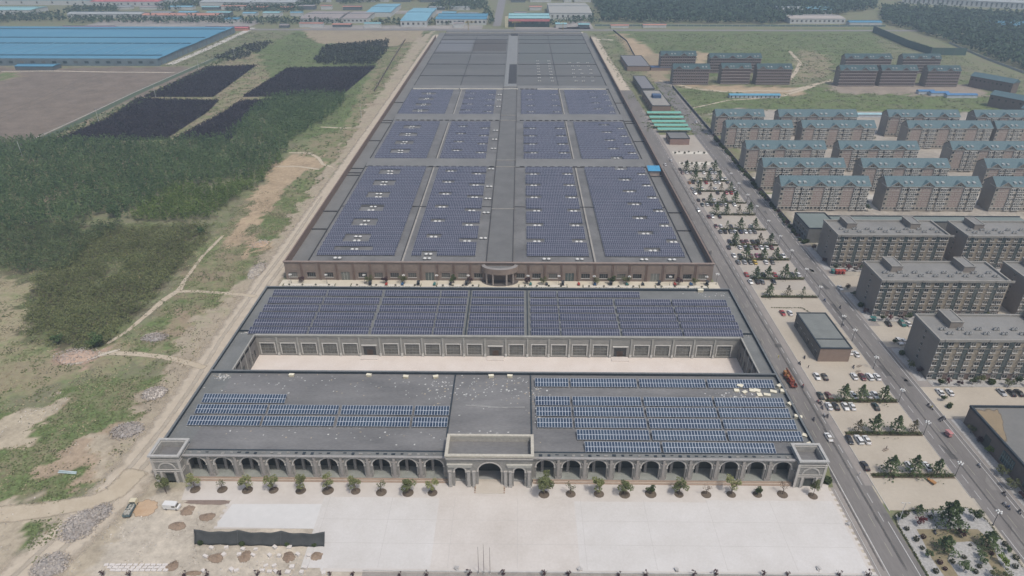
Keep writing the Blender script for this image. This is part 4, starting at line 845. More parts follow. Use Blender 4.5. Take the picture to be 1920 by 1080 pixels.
def dormitory(x0, y0, length, label, h=DH, nb=7):
    t = thing('dormitory', label, 'apartment block', (x0, y0, 0), 0, 'flat-roofed dormitory blocks by the east road'); L = length
    b = MB(); b.box(0, L, 0, DD, 0, h-1.0, 0); b.quad((0,0,0),(0,DD,0),(0,DD,h-1),(0,0,h-1),1)
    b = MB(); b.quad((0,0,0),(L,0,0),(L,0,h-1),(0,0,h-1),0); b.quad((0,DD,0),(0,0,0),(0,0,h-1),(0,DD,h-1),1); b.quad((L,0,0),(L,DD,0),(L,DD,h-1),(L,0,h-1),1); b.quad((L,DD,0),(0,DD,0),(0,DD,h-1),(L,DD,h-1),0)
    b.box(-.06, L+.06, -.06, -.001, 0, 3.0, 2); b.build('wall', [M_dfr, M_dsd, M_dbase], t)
    b = MB(); b.quad((0,0,h-.9),(L,0,h-.9),(L,DD,h-.9),(0,DD,h-.9),0); b.build('roof', [M_drf], t)
    b = MB(); 
    for q in ((-.25, L+.25, -.35, .35), (-.25, L+.25, DD-.35, DD+.35)): b.box(*q, h-1, h, 0)
    for q in ((-.25, .45, .35, DD-.35), (L-.45, L+.25, .35, DD-.35)): b.box(*q, h-1, h-.003, 0)
    for q in ((3.0, 3.25), (h-4.4, h-4.15)): b.box(-.15, L+.15, -.28, -.07, *q, 0)
    sp = L/nb
    for i in range(0, nb, 2): b.box(sp*(i+.22), sp*(i+1.22), -.6, -.36, h-.95, h+.1, 0)
    b.build('parapet', [M_dco], t)
    for i in range(nb):
        x = sp*(i+.30); s = MB(); s.box(-.95, .95, -.18, -.065, .3, h-1.1, 0)
        for z in np.arange(3.3, h-1, 3.05): s.box(-.95, .95, -.2, -.18, z, z+.12, 1)
        for xx in (-.95, .88): s.box(xx, xx+.07, -.2, -.18, .3, h-1.1, 1)
        s.build('glazed_bay', [M_bay, mat('bay mullion', (.10,.12,.12), var=.1)], t, (x, 0, 0))
        for k in range(6):
            z = .9+k*3.05
            for xx in (x+sp*.26, x+sp*.74) if i < nb-1 else (x+sp*.26, x+sp*.5): 
                if xx < L-1.5: obj('window', dwin, t, (xx, -.08, z))
        if i == 0:
            for k in range(6): obj('window', dwin, t, (x-sp*.2, -.08, .9+k*3.05))
    for k in range(1, 6): obj('window', swin, t, (-.01, DD*.5, .9+k*3.05))
    for i, x in enumerate((L*.2, L*.78)):
        b = MB(); b.box(x-3.2, x+1.8, DD*.5, DD+.2, h-.9, h+1.9, 0); b.quad((x-2.8,DD*.5+.4,h+1.93),(x+1.4,DD*.5+.4,h+1.93),(x+1.4,DD-.2,h+1.93),(x-2.8,DD-.2,h+1.93),2)
        for q in ((x-3.4, x+2.0, DD*.5-.2, DD*.5+.3), (x-3.4, x+2.0, DD-.1, DD+.4)): b.box(*q, h+1.9, h+2.2, 1)
        for q in ((x-3.4, x-2.9, DD*.5+.3, DD-.1), (x+1.5, x+2.0, DD*.5+.3, DD-.1)): b.box(*q, h+1.9, h+2.197, 1)
        b.build('stair_house', [M_dsd, M_dco, M_drf], t)
    for i in range(8):
        x = L*(.09+i*.118)
        obj('roof_unit', runit, t, (x, 8.2, h-.9)); obj('roof_unit', runit, t, (x+1.2, 4.9, h-.9))
    return t
for x0, y0, L, lab in ((DX0, 223.5, 60, 'nearest beige flat-roofed dormitory with glazed stair bays, beside the lower east road'), (DX0, 271.9, 57.2, 'middle beige flat-roofed dormitory with glazed stair bays, second up the east road'), (DX0, 320.8, 57, 'rear beige flat-roofed dormitory beside the low L-shaped hall'),
    (229.4, 320.2, 57, 'rear dormitory of the second column, right of the one beside the low hall'), (229.4, 272.2, 57, 'middle dormitory of the second column, cut by the right edge of the photo')):
    dormitory(x0, y0, L, lab)
# low L-shaped hall behind the rear dormitory
t = thing('canteen_hall', 'low grey flat-roofed hall with a long wing behind the rear dormitory', 'building', (161.7, 351, 0))
b = MB(); b.box(0, 17.5, 0, 22.5, 0, 8.6, 0); b.box(17.5, 130, 12, 20.5, 0, 7.6, 0); b.build('wall', [mat('grey hall wall', (.15,.15,.145), var=.2, scale=.3)], t)
b = MB(); b.box(0.4, 17.1, 0.4, 22.1, 8.6, 8.65, 0); b.box(17.6, 129.6, 12.4, 20.1, 7.6, 7.65, 0); b.build('roof', [mat('greenish felt', (.13,.16,.15), col2=(.18,.20,.19), scale=.1)], t)
b = MB()
for q in ((0, 17.5, -.1, .4), (0, 17.5, 22.1, 22.6), (0, .4, .4, 22.1), (17.1, 17.5, .4, 22.1)): b.box(*q, 8.6, 9.2)
for q in ((17.6, 130, 11.9, 12.4), (17.6, 130, 20.1, 20.6)): b.box(*q, 7.6, 8.2)
b.build('parapet', [M_memd], t)
for i in range(5):
    for z in (2.0, 5.0): b = MB(); b.box(-.06, -.01, -1, 1, 0, 1.6, 0); b.box(-.1, -.06, -1.1, 1.1, 1.6, 1.7, 1); b.build('window', [M_gl, M_white], t, (0, 3+i*4, z))
for i in range(4):
    for z in (2.0, 5.0): b = MB(); b.box(-.9, .9, -.06, -.01, 0, 1.6, 0); b.box(-1, 1, -.1, -.06, 1.6, 1.7, 1); b.build('window', [M_gl, M_white], t, (8+i*2.6, 0, z))
# bottom right building
t = thing('workshop', 'grey flat-roofed building with blue green window bays at the lower right edge', 'building', (163.5, 130, 0))
b = MB(); b.box(0, 90, 0, 67, 0, 7.2, 0); b.box(-.05, -.001, 0, 67, 0, 1, 1); b.build('wall', [mat('brown grey brick', (.12,.10,.09), col2=(.17,.14,.125), scale=.3), M_dbase], t)
rm_ = mat('screed roof rusty', (.13,.13,.125), col2=(.185,.18,.17), scale=.05, fine=5); b = MB(); b.box(.5, 89.5, .5, 66.5, 7.2, 7.25, 0); b.build('roof', [rm_], t)
b = MB()
for q in ((-.2, 90, -.1, .5), (-.2, 90, 66.5, 67.1), (-.2, .5, .5, 66.5)): b.box(*q, 7.2, 8.0, 0)
b.build('parapet', [M_memd], t)
b = MB(); pass; so_ = patch('roof_stain', [(1,48),(3,50),(5,55),(8,61),(9,65.5),(5,65.5),(1,65.5)], 7.262, patchmat('ochre roof stain', (.20,.16,.11), (.26,.20,.125), soft=.5), kind=None); so_.parent = t
for y in (5, 18, 31, 43): 
    b = MB(); b.box(-.16, -.06, -3, 3, 1.5, 5.8, 0)
    for k in range(7): b.box(-.22, -.16, -3+k, -2.93+k, 1.5, 5.8, 1)
    b.box(-.22, -.16, -3, 3, 3.6, 3.7, 1); b.build('window', [M_glb, mat('teal mullion', (.16,.25,.25))], t, (0, y, 0))
b = MB(); b.box(-.1, -.02, -1.6, 1.6, 0, 4.6, 0); b.build('door', [M_dkin], t, (0, 54, 0))
t = thing('cooling_unit', 'steel frame of rooftop cooling fans on the lower right roof', 'cooling unit', (177, 175, 7.26))
b = MB(); b.box(-3.4, 3.4, -2, 2, 1.3, 2.1, 0)
for x in (-3.3, -1.1, 1.1, 3.3):
    for y in (-1.9, 1.9): b.box(x-.09, x+.09, y-.09, y+.09, 0, 1.3, 1)
b.build('casing', [mat('steel grey green', (.20,.23,.22)), M_rline], t)
for i in range(3):
    for j in (-1, 1): b = MB(); b.lathe([(.75,0),(.75,.35),(.6,.35),(.55,.1),(0,.1)], -2.2+i*2.2, j*.98, 10, 0); b.build('fan', [mat('fan dark', (.05,.055,.055))], t, (0, 0, 2.1))
# small buildings of the parking strip
def flat(name, label, x0, x1, y0, y1, h, wall, roof, lip, win=0, front=None, group=None):
    t = thing(name, label, 'building', (x0, y0, 0), 0, group); w, d = x1-x0, y1-y0
    b = MB(); b.box(0, w, 0, d, 0, h-.4, 0)
    if front: b.quad((0,-.01,0),(w,-.01,0),(w,-.01,h-.4),(0,-.01,h-.4),1)
    b.build('wall', [wall, front or wall], t)
    b = MB(); b.box(.35, w-.35, .35, d-.35, h-.4, h-.3, 0); b.build('roof', [roof], t)
    b = MB()
    for q in ((-.2, w+.2, -.25, .35), (-.2, w+.2, d-.35, d+.2)): b.box(*q, h-.4, h, 0)
    for q in ((-.2, .35, .35, d-.35), (w-.35, w+.2, .35, d-.35)): b.box(*q, h-.4, h-.003, 0)
    b.build('parapet', [lip], t)
    for i in range(win): 
        b = MB(); b.box(-.12, -.01, -.9, .9, 1.2, 3.4, 0); b.box(-.16, -.12, -1, 1, 3.4, 3.55, 1); b.build('window', [M_gl, M_white], t, (0, d*(i+.7)/(win+.4), 0))
    return t
M_gw = mat('dark grey wall', (.11,.105,.095), col2=(.16,.15,.14), scale=.4); M_br = mat('brown brick front', (.20,.15,.12), col2=(.26,.195,.16), scale=.4)
t = flat('service_building', 'small grey flat-roofed building alone in the parking strip', 124.4, 137.2, 235, 263, 7, M_gw, mat('service roof', (.13,.14,.135), col2=(.19,.20,.19), scale=.2), M_memd, 6, M_br)
b = MB(); b.box(.4, 12.4, 6.6, 7.0, 6.7, 6.98); b.build('roof_divider', [M_memd], t)
flat('shop_building', 'small brown brick building with grey roof below the green carports', 119.5, 135, 533, 550, 5.5, M_br, M_bigr2, M_memd, 3, mat('pink brown brick', (.25,.17,.145), var=.15))
t = flat('boiler_house', 'brick building with a blue tank box on its roof above the green carports', 121.5, 138.6, 630, 690, 7.0, M_br, mat('pale boiler roof', (.25,.24,.22), var=.25, scale=.3), M_memd, 5)
b = MB(); b.box(5, 13, 28, 36, 6.7, 9.5, 0); b.build('tank_box', [mat('dark blue sheet', (.05,.09,.17))], t)
flat('store_shed', 'grey-roofed shed at the top of the parking strip beside the dirt road', 122.5, 135.5, 700, 760, 6.5, M_gw, mat('grey sheet roof', (.17,.17,.18), var=.1), M_memd, 4)
flat('depot_shed', 'grey-roofed shed with a pale wall far up the east dirt road', 124, 150, 815, 880, 6, M_br, mat('grey sheet roof', (.17,.17,.18)), M_memd, 0)
flat('guard_shed', 'long low shed with a dark blue roof left of the unfinished blocks', 152, 175, 818, 828, 4, M_br, mat('dark blue sheet', (.05,.09,.17)), mat('dark blue sheet', (.05,.09,.17)))
M_gc = mat('green carport sheet', (.12,.32,.26), col2=(.18,.40,.33), scale=.3)
for i, (x0, x1, y) in enumerate(((113.5+2,146.5,619),(113.3+2,145.5,604),(115,144.5,590),(115,144,578),(116,143.5,566))):
    t = thing('carport', f'green roofed carport, {od(i)} from the top of the stack of carports', 'carport', (x0, y, 0), 0, 'green carports in the parking strip')
    w = x1-x0; b = MB(); b.extr([(0,2.6),(5.2,3.1),(5.2,3.2),(0,2.7)], 0, w, 0); b.build('roof', [M_gc], t)
    b = MB()
    for x in np.arange(.4, w, 4.8): b.box(x-.08, x+.08, 2.5, 2.7, 0, 2.8)
    b.build('posts', [M_rack], t)

# ------------------------------------------------------------------ blue-green roofed flats
M_tr = mat('blue green roof tiles', (.028,.065,.082), col2=(.12,.18,.195), scale=1.5, fine=4, rough=.6, obj=True); M_aw = mat('flats stone front', (.25,.22,.185), col2=(.33,.295,.25), scale=.2, fine=5)
M_as = mat('flats end wall', (.25,.23,.205), var=.15, scale=.1); M_ap = mat('flats pink stone', (.27,.215,.19), var=.15, scale=.3); M_trim = mat('flats pale trim', (.52,.50,.46), var=.15)
AWM = MB(); AWM.box(-.75, .75, -.03, 0, 0, 1.5, 0); AWM.box(-.85, .85, -.12, -.03, -.14, 0, 1); AWM.box(-.85, .85, -.12, -.03, 1.5, 1.62, 1)
for x in (-.85, .75): AWM.box(x, x+.1, -.12, -.03, 0, 1.5, 1)
awin = AWM.mesh('window', [glassy('flats glass', (.025,.028,.03)), M_trim])
BAL = MB()
for q_ in (-.72, .72): BAL.box(q_-.62, q_+.62, -.8, -.02, -.15, .35, 1); BAL.box(q_-.45, q_+.45, -.7, -.5, .35, 1.75, 0); BAL.box(q_-.62, q_+.62, -.82, -.02, 1.75, 2.0, 1); BAL.box(q_-.62, q_-.45, -.8, -.02, .35, 1.75, 1); BAL.box(q_+.45, q_+.62, -.8, -.02, .35, 1.75, 1)
bal = BAL.mesh('balcony', [glassy('flats glass', (.025,.028,.03)), mat('balcony trim', (.50,.49,.46), var=.15)])
SK = MB(); SK.extr([(-.9,0),(.9,1.1),(.9,1.2),(-.9,.1)], -.5, .5)
def gable(b, x, w, y, z, ry, rz, mi_r=0, mi_w=1):
    "dormer: front gable in plane y, roof running back to meet the main slope"
    a, c, p = (x-w/2, y, z), (x+w/2, y, z), (x, y, z+w*.36); q = (x, y+(w*.36)/((rz)/(ry)) , z+w*.36)
    b.poly([a, c, p], mi_w); ov = .35
    b.poly([(x-w/2-ov, y-ov, z-.2), (x, y-ov, z+w*.36+.06), q, (x-w/2-ov, y+.3, z-.2)][::-1], mi_r); b.poly([(x+w/2+ov, y-ov, z-.2), (x, y-ov, z+w*.36+.06), q, (x+w/2+ov, y+.3, z-.2)], mi_r)
    b.tube((x-w/2-ov, y-ov-.05, z-.15), (x, y-ov-.05, z+w*.36+.1), .16, n=4, mi=4); b.tube((x+w/2+ov, y-ov-.05, z-.15), (x, y-ov-.05, z+w*.36+.1), .16, n=4, mi=4); 
FL = {}
def flats(nbay, L, d=12.5, h=16.6, shell=False):
    key = (nbay, round(L), shell)
    if key in FL: return FL[key]
    t = thing('apartment_building', '', 'apartment block'); EH = h; RH = 4.4; hip = 3.0
    wm = mat('raw block wall', (.16,.12,.11), col2=(.22,.175,.165), scale=.6) if shell else M_aw
    b = MB(); b.quad((0,0,0),(L,0,0),(L,0,EH),(0,0,EH),0); b.quad((0,d,0),(0,0,0),(0,0,EH),(0,d,EH),1); b.quad((L,0,0),(L,d,0),(L,d,EH),(L,0,EH),1); b.quad((L,d,0),(0,d,0),(0,d,EH),(L,d,EH),0)
    b.poly([(0,0,EH),(0,d/2,EH+RH-.1),(0,d,EH)][::-1], 1); b.poly([(L,0,EH),(L,d,EH),(L,d/2,EH+RH-.1)], 1)
    if not shell:
        for z in (2.8, EH-3.2): b.box(-.05, L+.05, -.14, 0, z, z+.2, 2)
        for i in range(nbay): b.box(L*(i+.12)/nbay, L*(i+.45)/nbay, -.05, 0, 3, EH-.3, 3)
    b.build('wall', [wm, M_dsd if shell else M_as, M_trim, M_ap], t)
    b = MB(); e = .6; rx = 0.2 if not shell else .2
    b.quad((-e,-e,EH-.15),(L+e,-e,EH-.15),(L+e-rx,d/2,EH+RH),(-e+rx,d/2,EH+RH),0); b.quad((L+e,d+e,EH-.15),(-e,d+e,EH-.15),(-e+rx,d/2,EH+RH),(L+e-rx,d/2,EH+RH),0)
    b.quad((-e,-e,EH-.15),(-e,-e,EH-.35),(L+e,-e,EH-.35),(L+e,-e,EH-.15),2)
    b.box(-e-.06,-e+.2,-e,d/2,EH-.3,EH-.15,2)
    for i in range(nbay):
        x = L*(i+.29)/nbay; gable(b, x, 7.6, -.35, EH+.1, d/2+e, RH+.15, 0, 1)
        b.box(x-1.0, x-.2, -.42, -.36, EH+.35, EH+1.3, 3); b.box(x+.2, x+1.0, -.42, -.36, EH+.35, EH+1.3, 3)
        for s in (.62, .8):
            xx = L*(i+s)/nbay; b.extr([(1.0, EH+.75), (1.0, EH+1.9), (2.9, EH+2.3), (2.9, EH+1.4)], xx-.8, xx+.8, 4)
    b.build('roof', [M_tr if not shell else mat('blue green roof tiles far', (.05,.085,.092), var=.45, scale=.5), wm, M_trim, M_gl, mat('roof light frame', (.26,.28,.28), var=.3)], t)
    fl = 3.05; z0 = .9 if shell else 1.0; nf = 5; cols = 0
    for i in range(nbay):
        ux = [.04, .16, .30, .42, .55, .67, .79, .91]
        for k in range(nf):
            for j, u in enumerate(ux):
                x = L*(i+u)/nbay
                if j in (4, 6, 7) and not shell: obj('balcony', bal, t, (x, -.01, z0+k*fl+.3))
                else: obj('window', awin if not shell else shw, t, (x, -.01, z0+.1+k*fl+.3))
    if shell:
        pass
    FL[key] = Proto(t); return FL[key]
s_ = MB(); s_.box(-.7, .7, -.03, 0, 0, 1.7, 0); s_.box(-.8, .8, -.5, -.03, -.35, .1, 1); shw = s_.mesh('window_opening', [mat('raw opening', (.02,.018,.02)), mat('slab edge', (.36,.34,.33))])
GA = 'blue-roofed flats east of the road'
rowsA = [(397.6, [(1467,1630,347),(1663,1837,348),(1870,2040,350)], 'nearest'), (432.2, [(1440,1583,312),(1617,1777,312),(1853,2000,315)], 'second'), (470.9, [(1407,1547,278),(1577,1723,280),(1790,1930,282)], 'third'),
         (524.7, [(1363,1485,238),(1507,1643,240),(1710,1867,243),(1880,2020,245)], 'fourth'), (557.5, [(1343,1432,217),(1462,1607,218),(1668,1800,219),(1835,1960,221)], 'fifth')]
for ri, (y, seg, rn) in enumerate(rowsA):
    for i, (a, c, e) in enumerate(seg):
        x0 = P(a, e, 16.6)[0]; x1 = P(c, e, 16.6)[0]; 
        if i == 0: x0 = 160.6
        L = x1-x0; Lr = 40 if L < 46 else 52 if L < 55 else 58 if L < 64 else 66
        pr = flats(2 if Lr == 40 else 3, Lr)
        pr.put((x0, y, 0), 0, f'blue-roofed flats, {["leftmost","second from left","third from left","fourth from left"][i]} in the {rn} row behind the dormitories', GA, (L/Lr, 1, 1))
GU = 'unfinished blocks on the grassland'
un = [(1260,1327,159,2),(1350,1404,158,2),(1416,1480,159,2),(1570,1638,162,2),(1647,1713,162,2),(1733,1793,163,2),(1237,1302,132,2),(1328,1423,137,3),(1580,1665,138,3),(1687,1757,138,3)]
unl = ['leftmost of the front left cluster','middle of the front left cluster','right end of the front left cluster','leftmost of the front right cluster','middle of the front right cluster','right end of the front right cluster','short one at the rear left','long one at the rear left','longest one at the rear right','rear right one beside the sloping terrace roofs']
for (a, c, e, nb), l in zip(un, unl):
    x0, y = P(a, e); x1 = P(c, e)[0]; L = x1-x0; Lr = 38 if nb == 2 else 52
    flats(nb, Lr, 12.5, 16.6, True).put((x0, y, 0), 0, f'unfinished dark block of flats, {l}', GU, (L/Lr, 1, 1))
# terrace of roofs running diagonally
GT = 'diagonal terrace of blue-roofed buildings at the right edge'
for i, (px, py, L, w, h, rz) in enumerate(((1832,168,42,13,11,-58),(1868,205,60,13,11,-56),(1925,232,55,13,11,-55))):
    x, y = P(px-18, py-6); t = thing('terrace_building', f'blue-roofed terrace building, {["rear","middle","front"][i]} one of the diagonal line at the right', 'building', (x, y, 0), math.radians(rz), GT)
    b = MB(); b.box(0, L, 0, w, 0, h, 0); b.build('wall', [mat('terrace wall', (.15,.12,.105), var=.2, scale=.4)], t)
    b = MB(); b.extr([(-.6,h),(w+.6,h),(w/2,h+3.4)], -.5, L+.5, 0); b.build('roof', [M_tr], t)
    for k in range(10):
        b = MB(); b.box(-.8, .8, -.05, 0, 0, 1.5, 0); b.build('window', [M_gl], t, (2.5+k*(L-5)/9, 0, 7)); 
t = thing('site_office', 'long low blue-roofed site office on the grassland among dirt paths', 'building', (*P(1368,184), 0)); w = P(1462,184)[0]-P(1368,184)[0]
b = MB(); b.box(0, w, 0, 6, 0, 2.8, 0); b.build('wall', [mat('office wall', (.42,.45,.48))], t); b = MB(); b.extr([(-.5,2.8),(6.5,2.8),(3,4.0)], -.4, w+.4, 0); b.build('roof', [mat('site blue roof', (.10,.27,.38), var=.2)], t)
for k in range(12): b = MB(); b.box(-.6, .6, -.05, 0, .4, 2.2, 0); b.build('window', [M_gl], t, (1.5+k*(w-3)/11, 0, 0))
t = thing('site_office', 'short pale blue-roofed site hut between the fifth row of flats', 'building', (*P(1606,220), 0)); w = P(1658,220)[0]-P(1606,220)[0]
b = MB(); b.box(0, w, 0, 5, 0, 2.6, 0); b.build('wall', [mat('office wall', (.42,.45,.48))], t); b = MB(); b.extr([(-.5,2.6),(5.5,2.6),(2.5,3.6)], -.4, w+.4, 0); b.build('roof', [mat('pale site roof', (.28,.42,.45), var=.2)], t)
for i, (px, py, L) in enumerate(((1722,177,16),(1745,180,18),(1775,184,30))):
    x, y = P(px, py); t = thing('site_hut', f'blue sheet-roofed hut in the construction yard, {ORD[i]} from the left', 'hut', (x, y, 0), 0, 'huts in the construction yard'); b = MB(); b.box(0, L, 0, 6, 0, 3, 0); b.build('wall', [mat('office wall', (.42,.45,.48))], t); b = MB(); b.extr([(-.4,3),(6.4,3),(3,4.2)], -.3, L+.3, 0); b.build('roof', [mat('strong blue roof', (.07,.17,.32), var=.2)], t)
# ------------------------------------------------------------------ fences
def fence(name, label, pts, h, m, cat='fence', th=.2, post=0):
    t = thing(name, label, cat, (pts[0][0], pts[0][1], 0)); b = MB(); ox, oy = pts[0]
    for (x0, y0), (x1, y1) in zip(pts, pts[1:]):
        d = Vector((x1-x0, y1-y0)); n = Vector((-d.y, d.x)).normalized()*th/2
        b.prism(ccw([(x0-ox+n.x, y0-oy+n.y), (x1-ox+n.x, y1-oy+n.y), (x1-ox-n.x, y1-oy-n.y), (x0-ox-n.x, y0-oy-n.y)]), 0, h)
    b.build('wall_panel' if cat == 'wall' else 'fence_panel', [m], t)
    b = MB()
    for (x0, y0), (x1, y1) in zip(pts, pts[1:]):
        L = math.hypot(x1-x0, y1-y0); n = max(2, int(L/(post or 12)))
        for i in range(n): x = x0+(x1-x0)*i/n-ox; y = y0+(y1-y0)*i/n-oy; b.box(x-.2, x+.2, y-.2, y+.2, 0, h+.25)
    b.build('posts', [M_kerb if cat == 'wall' else M_rack], t); return t
M_wall = mat('compound wall', (.19,.17,.15), var=.2, scale=.4)
fence('compound_wall', 'long brown compound wall between the east road shrubs and the flats', [(161.2, 376), (161.2, 560)], 2.2, M_wall, 'wall')
fence('compound_wall', 'dark blue-grey wall running along the far east road beside the grassland', [(160.6, 562), (160.6, 735)], 2.4, mat('blue grey wall', (.07,.08,.10), var=.2), 'wall')
fence('compound_wall', 'thin dark wall slanting down the far grassland beside the depot shed', [P(1150,58), P(1175,78), P(1203,130)], 2.0, mat('blue grey wall', (.07,.08,.10)), 'wall')
fence('compound_wall', 'brown wall along the grass left of the far dirt road', [P(760,75), P(735,115), P(702,172)], 2.2, mat('dark brown wall', (.10,.075,.065)), 'wall')
fence('boundary_wall', 'straight pale wall along the far edge of the right grassland', [P(1115,49), P(1660,50)], 2.5, mat('pale teal wall', (.10,.15,.15), var=.2), 'wall')
fence('green_fence', 'green mesh hoarding stretching diagonally across the upper right grassland', [P(1636,60), P(1700,88), P(1745,103), P(1810,104)], 9, mat('green net', (.045,.085,.075), col2=(.07,.115,.10), scale=.08), 'hoarding')
fence('boundary_wall', 'long pale wall running down the far right beside the woodland', [P(1780,82), P(1850,112), P(1925,140)], 2.5, mat('pale wall', (.30,.31,.28)), 'wall')
fence('green_fence', 'low green hoarding joining the road wall to the leftmost flats', [(161, 566), (176, 566)], 3.0, mat('green sheet', (.03,.11,.10)), 'hoarding')
# ------------------------------------------------------------------ far industrial belt
def shed(name, label, pts, y, d, h, roof, wall, rise=3, n=1, group=None, win=0, wincol=None):
    x0, x1 = pts; t = thing(name, label, 'factory', (x0, y, 0), 0, group); w = x1-x0
    b = MB(); b.box(0, w, 0, d, 0, h, 0); b.build('wall', [wall], t)
    b = MB(); dd = d/n
    for i in range(n): b.extr([(i*dd-.5*(i == 0), h), ((i+1)*dd+.5*(i == n-1), h), ((i+.5)*dd, h+rise)], -.6, w+.6, 0); b.box(-.3, w+.3, (i+.5)*dd-.8, (i+.5)*dd+.8, h+rise-.4, h+rise+.35, 1)
    b.build('roof', [roof, mat('ridge vent dark', (.05,.10,.14))], t)
    for i in range(win):
        b = MB(); b.box(-1.6, 1.6, -.1, 0, h*.35, h*.72, 0); b.build('window', [wincol or M_gl], t, (w*(i+.5)/win, 0, 0))
    return t
def XX(a, c, y, z=0): return tuple(PX(p, 60, y)[0] for p in (a, c))
M_bl = mat('blue sheet roof', (.06,.19,.30), col2=(.095,.25,.35), scale=.02, fine=6, streak=(.3,1,1)); M_blp = mat('pale blue roof', (.16,.33,.42), var=.15, scale=.05); M_wh = mat('white factory wall', (.45,.46,.45), var=.15); M_gwall = mat('factory dark wall', (.10,.12,.13), var=.2)
M_red = mat('red roof', (.42,.12,.13), var=.15, scale=.05); M_or = mat('orange red roof', (.40,.20,.15), var=.15, scale=.05); M_gr = mat('grey sheet far', (.30,.32,.32), var=.15, scale=.05); M_tq = mat('turquoise roof', (.22,.40,.42), var=.15, scale=.05)
bf = thing('blue_factory', 'huge blue-roofed factory shed at the upper left', 'factory', (-432, 838, 0))
b = MB(); b.box(-520, 0, 0, 250, 0, 8.6, 0); b.build('wall', [mat('factory grey wall', (.13,.17,.19), var=.25, scale=.1)], bf)
b = MB()
for y0, y1 in ((0, 20), (20, 104), (104, 150), (150, 226), (226, 250)): 
    m_ = (y0+y1)/2; b.extr([(y0, 8.6), (y1, 8.6), (m_, 8.6+(y1-y0)*.015)], -521, 1, 0)
for y in (20, 104, 150, 226): b.box(-519, -4, y-2.4, y+2.2, 8.6, 9.25, 1)
b.build('roof', [M_bl, mat('roof gutter', (.03,.09,.13))], bf)
for i in range(24):
    b = MB(); b.box(0, .5, -.2, 78, 0, .1, 0); o = b.build('skylight_strip', [mat('skylight sheet', (.20,.34,.42))], bf, (-14-i*21, 24, 9.95))
for i in range(30):
    b = MB(); b.box(-2.4, 2.4, -.2, 0, 3, 5.6, 0); b.build('window', [M_glb], bf, (-8-i*13, 0, 0))
for i in range(16):
    b = MB(); b.box(0, .3, -.8, .8, 0, 8.6, 0); b.build('wall_buttress', [mat('buttress', (.16,.17,.17))], bf, (0, 8+i*15, 0))
t = shed('blue_shed', 'small blue lean-to shed in front of the huge blue factory', XX(5, 78, 812), 812, 16, 4.5, M_bl, M_gwall, 1.2)
far = [('white_factory','long white low building behind the blue factory, left part',(135,272),1240,25,7,M_gr,M_wh,2,1,14),('orange_factory','long orange-roofed factory range behind the blue factory',(272,412),1225,30,7,M_or,M_wh,2,1,12),
 ('red_factory','broad red-roofed factory at the top left edge',(185,310),1400,140,9,M_red,M_wh,4,1,10),('turquoise_factory','pale turquoise roofed factory in the top left corner',(-40,185),1420,120,9,M_tq,M_wh,3,1,8),('turquoise_factory','turquoise lean-to roof at the far left under the corner factory',(-60,70),1290,50,7,M_tq,M_wh,2,1,0),
 ('red_shed','thin red-roofed shed directly behind the blue factory, left piece',(118,215),1110,10,4,M_red,M_wh,1.5,1,0),('red_shed','thin red-roofed shed directly behind the blue factory, right piece',(385,465),1108,10,4,M_red,M_or,1.5,1,0),
 ('grey_factory','grey-roofed factory range at the top, left of the tree belt',(385,560),1400,60,8,M_gr,M_wh,3,1,0),('blue_hut','small bright blue roof among trees above the left field',(425,450),1195,20,5,M_bl,M_wh,1.5,1,0),
 ('brown_factory','brown-roofed workshop with white end wall, top centre left',(565,638),1190,90,7,mat('brown grey roof', (.27,.24,.23), var=.2),M_wh,2,1,9),('brown_factory','brown-roofed workshop right of its twin, top centre left',(645,690),1190,90,7,mat('brown grey roof', (.27,.24,.23)),M_wh,2,1,6),
 ('blue_factory','blue-roofed factory with a white skylight patch, top centre',(752,800),1150,160,9,M_blp,M_wh,3,1,5),('blue_factory','blue-roofed factory behind the white-fronted yard left of the far road',(818,912),1170,70,9,M_bl,M_wh,2,2,12),('blue_factory','slim blue roof slanting at the top left of centre',(690,735),1260,120,8,M_blp,M_wh,2,1,0),
 ('green_factory','large turquoise and blue roofed factory right of the far road',(954,1030),1150,60,13,M_tq,mat('dark green wall', (.04,.07,.06)),2,2,6),('pale_factory','large pale-roofed hall at the top, left of the forest',(1030,1108),1230,140,11,mat('pale putty roof', (.30,.30,.28), var=.1),M_wh,3,1,8),
 ('red_house','small red-roofed farmhouse below the forest, leftmost',(1145,1178),1140,8,4,M_or,M_wh,1.6,1,0),('red_house','small red-roofed farmhouse below the forest, second from left',(1205,1248),1145,8,4,M_or,M_wh,1.6,1,0),
 ('white_factory','white-fronted pale factory in the forest clearing at upper right',(1478,1580),1190,50,8,mat('putty pink roof', (.36,.33,.30), var=.1),M_wh,2,1,12),('grey_factory','pale grey roof behind the white-fronted clearing factory',(1456,1500),1300,50,8,M_gr,M_wh,3,1,0),('blue_factory','pale blue roof behind the white-fronted clearing factory',(1510,1553),1300,50,8,M_blp,M_wh,3,1,0),('blue_shed','long thin blue roof right of the clearing factory',(1590,1650),1170,16,5,M_bl,M_wh,2,1,0),
 ('blue_factory','blue roof at the far right edge above the forest',(1880,1990),1120,50,8,M_bl,M_wh,2,1,0)]
for nme, lab, xx, y, d, h, r, w, rise, n, win in far: shed(nme, lab, XX(*xx, y), y, d, h, r, w, rise, n, 'factories and sheds along the horizon belt', win)
fr = random.Random(31); taken = [(*XX(*q[2], q[3]), q[3]-6, q[3]+q[4]+6) for q in far]+[(-960,-425,830,1100),(-50,-24,1050,1700)]
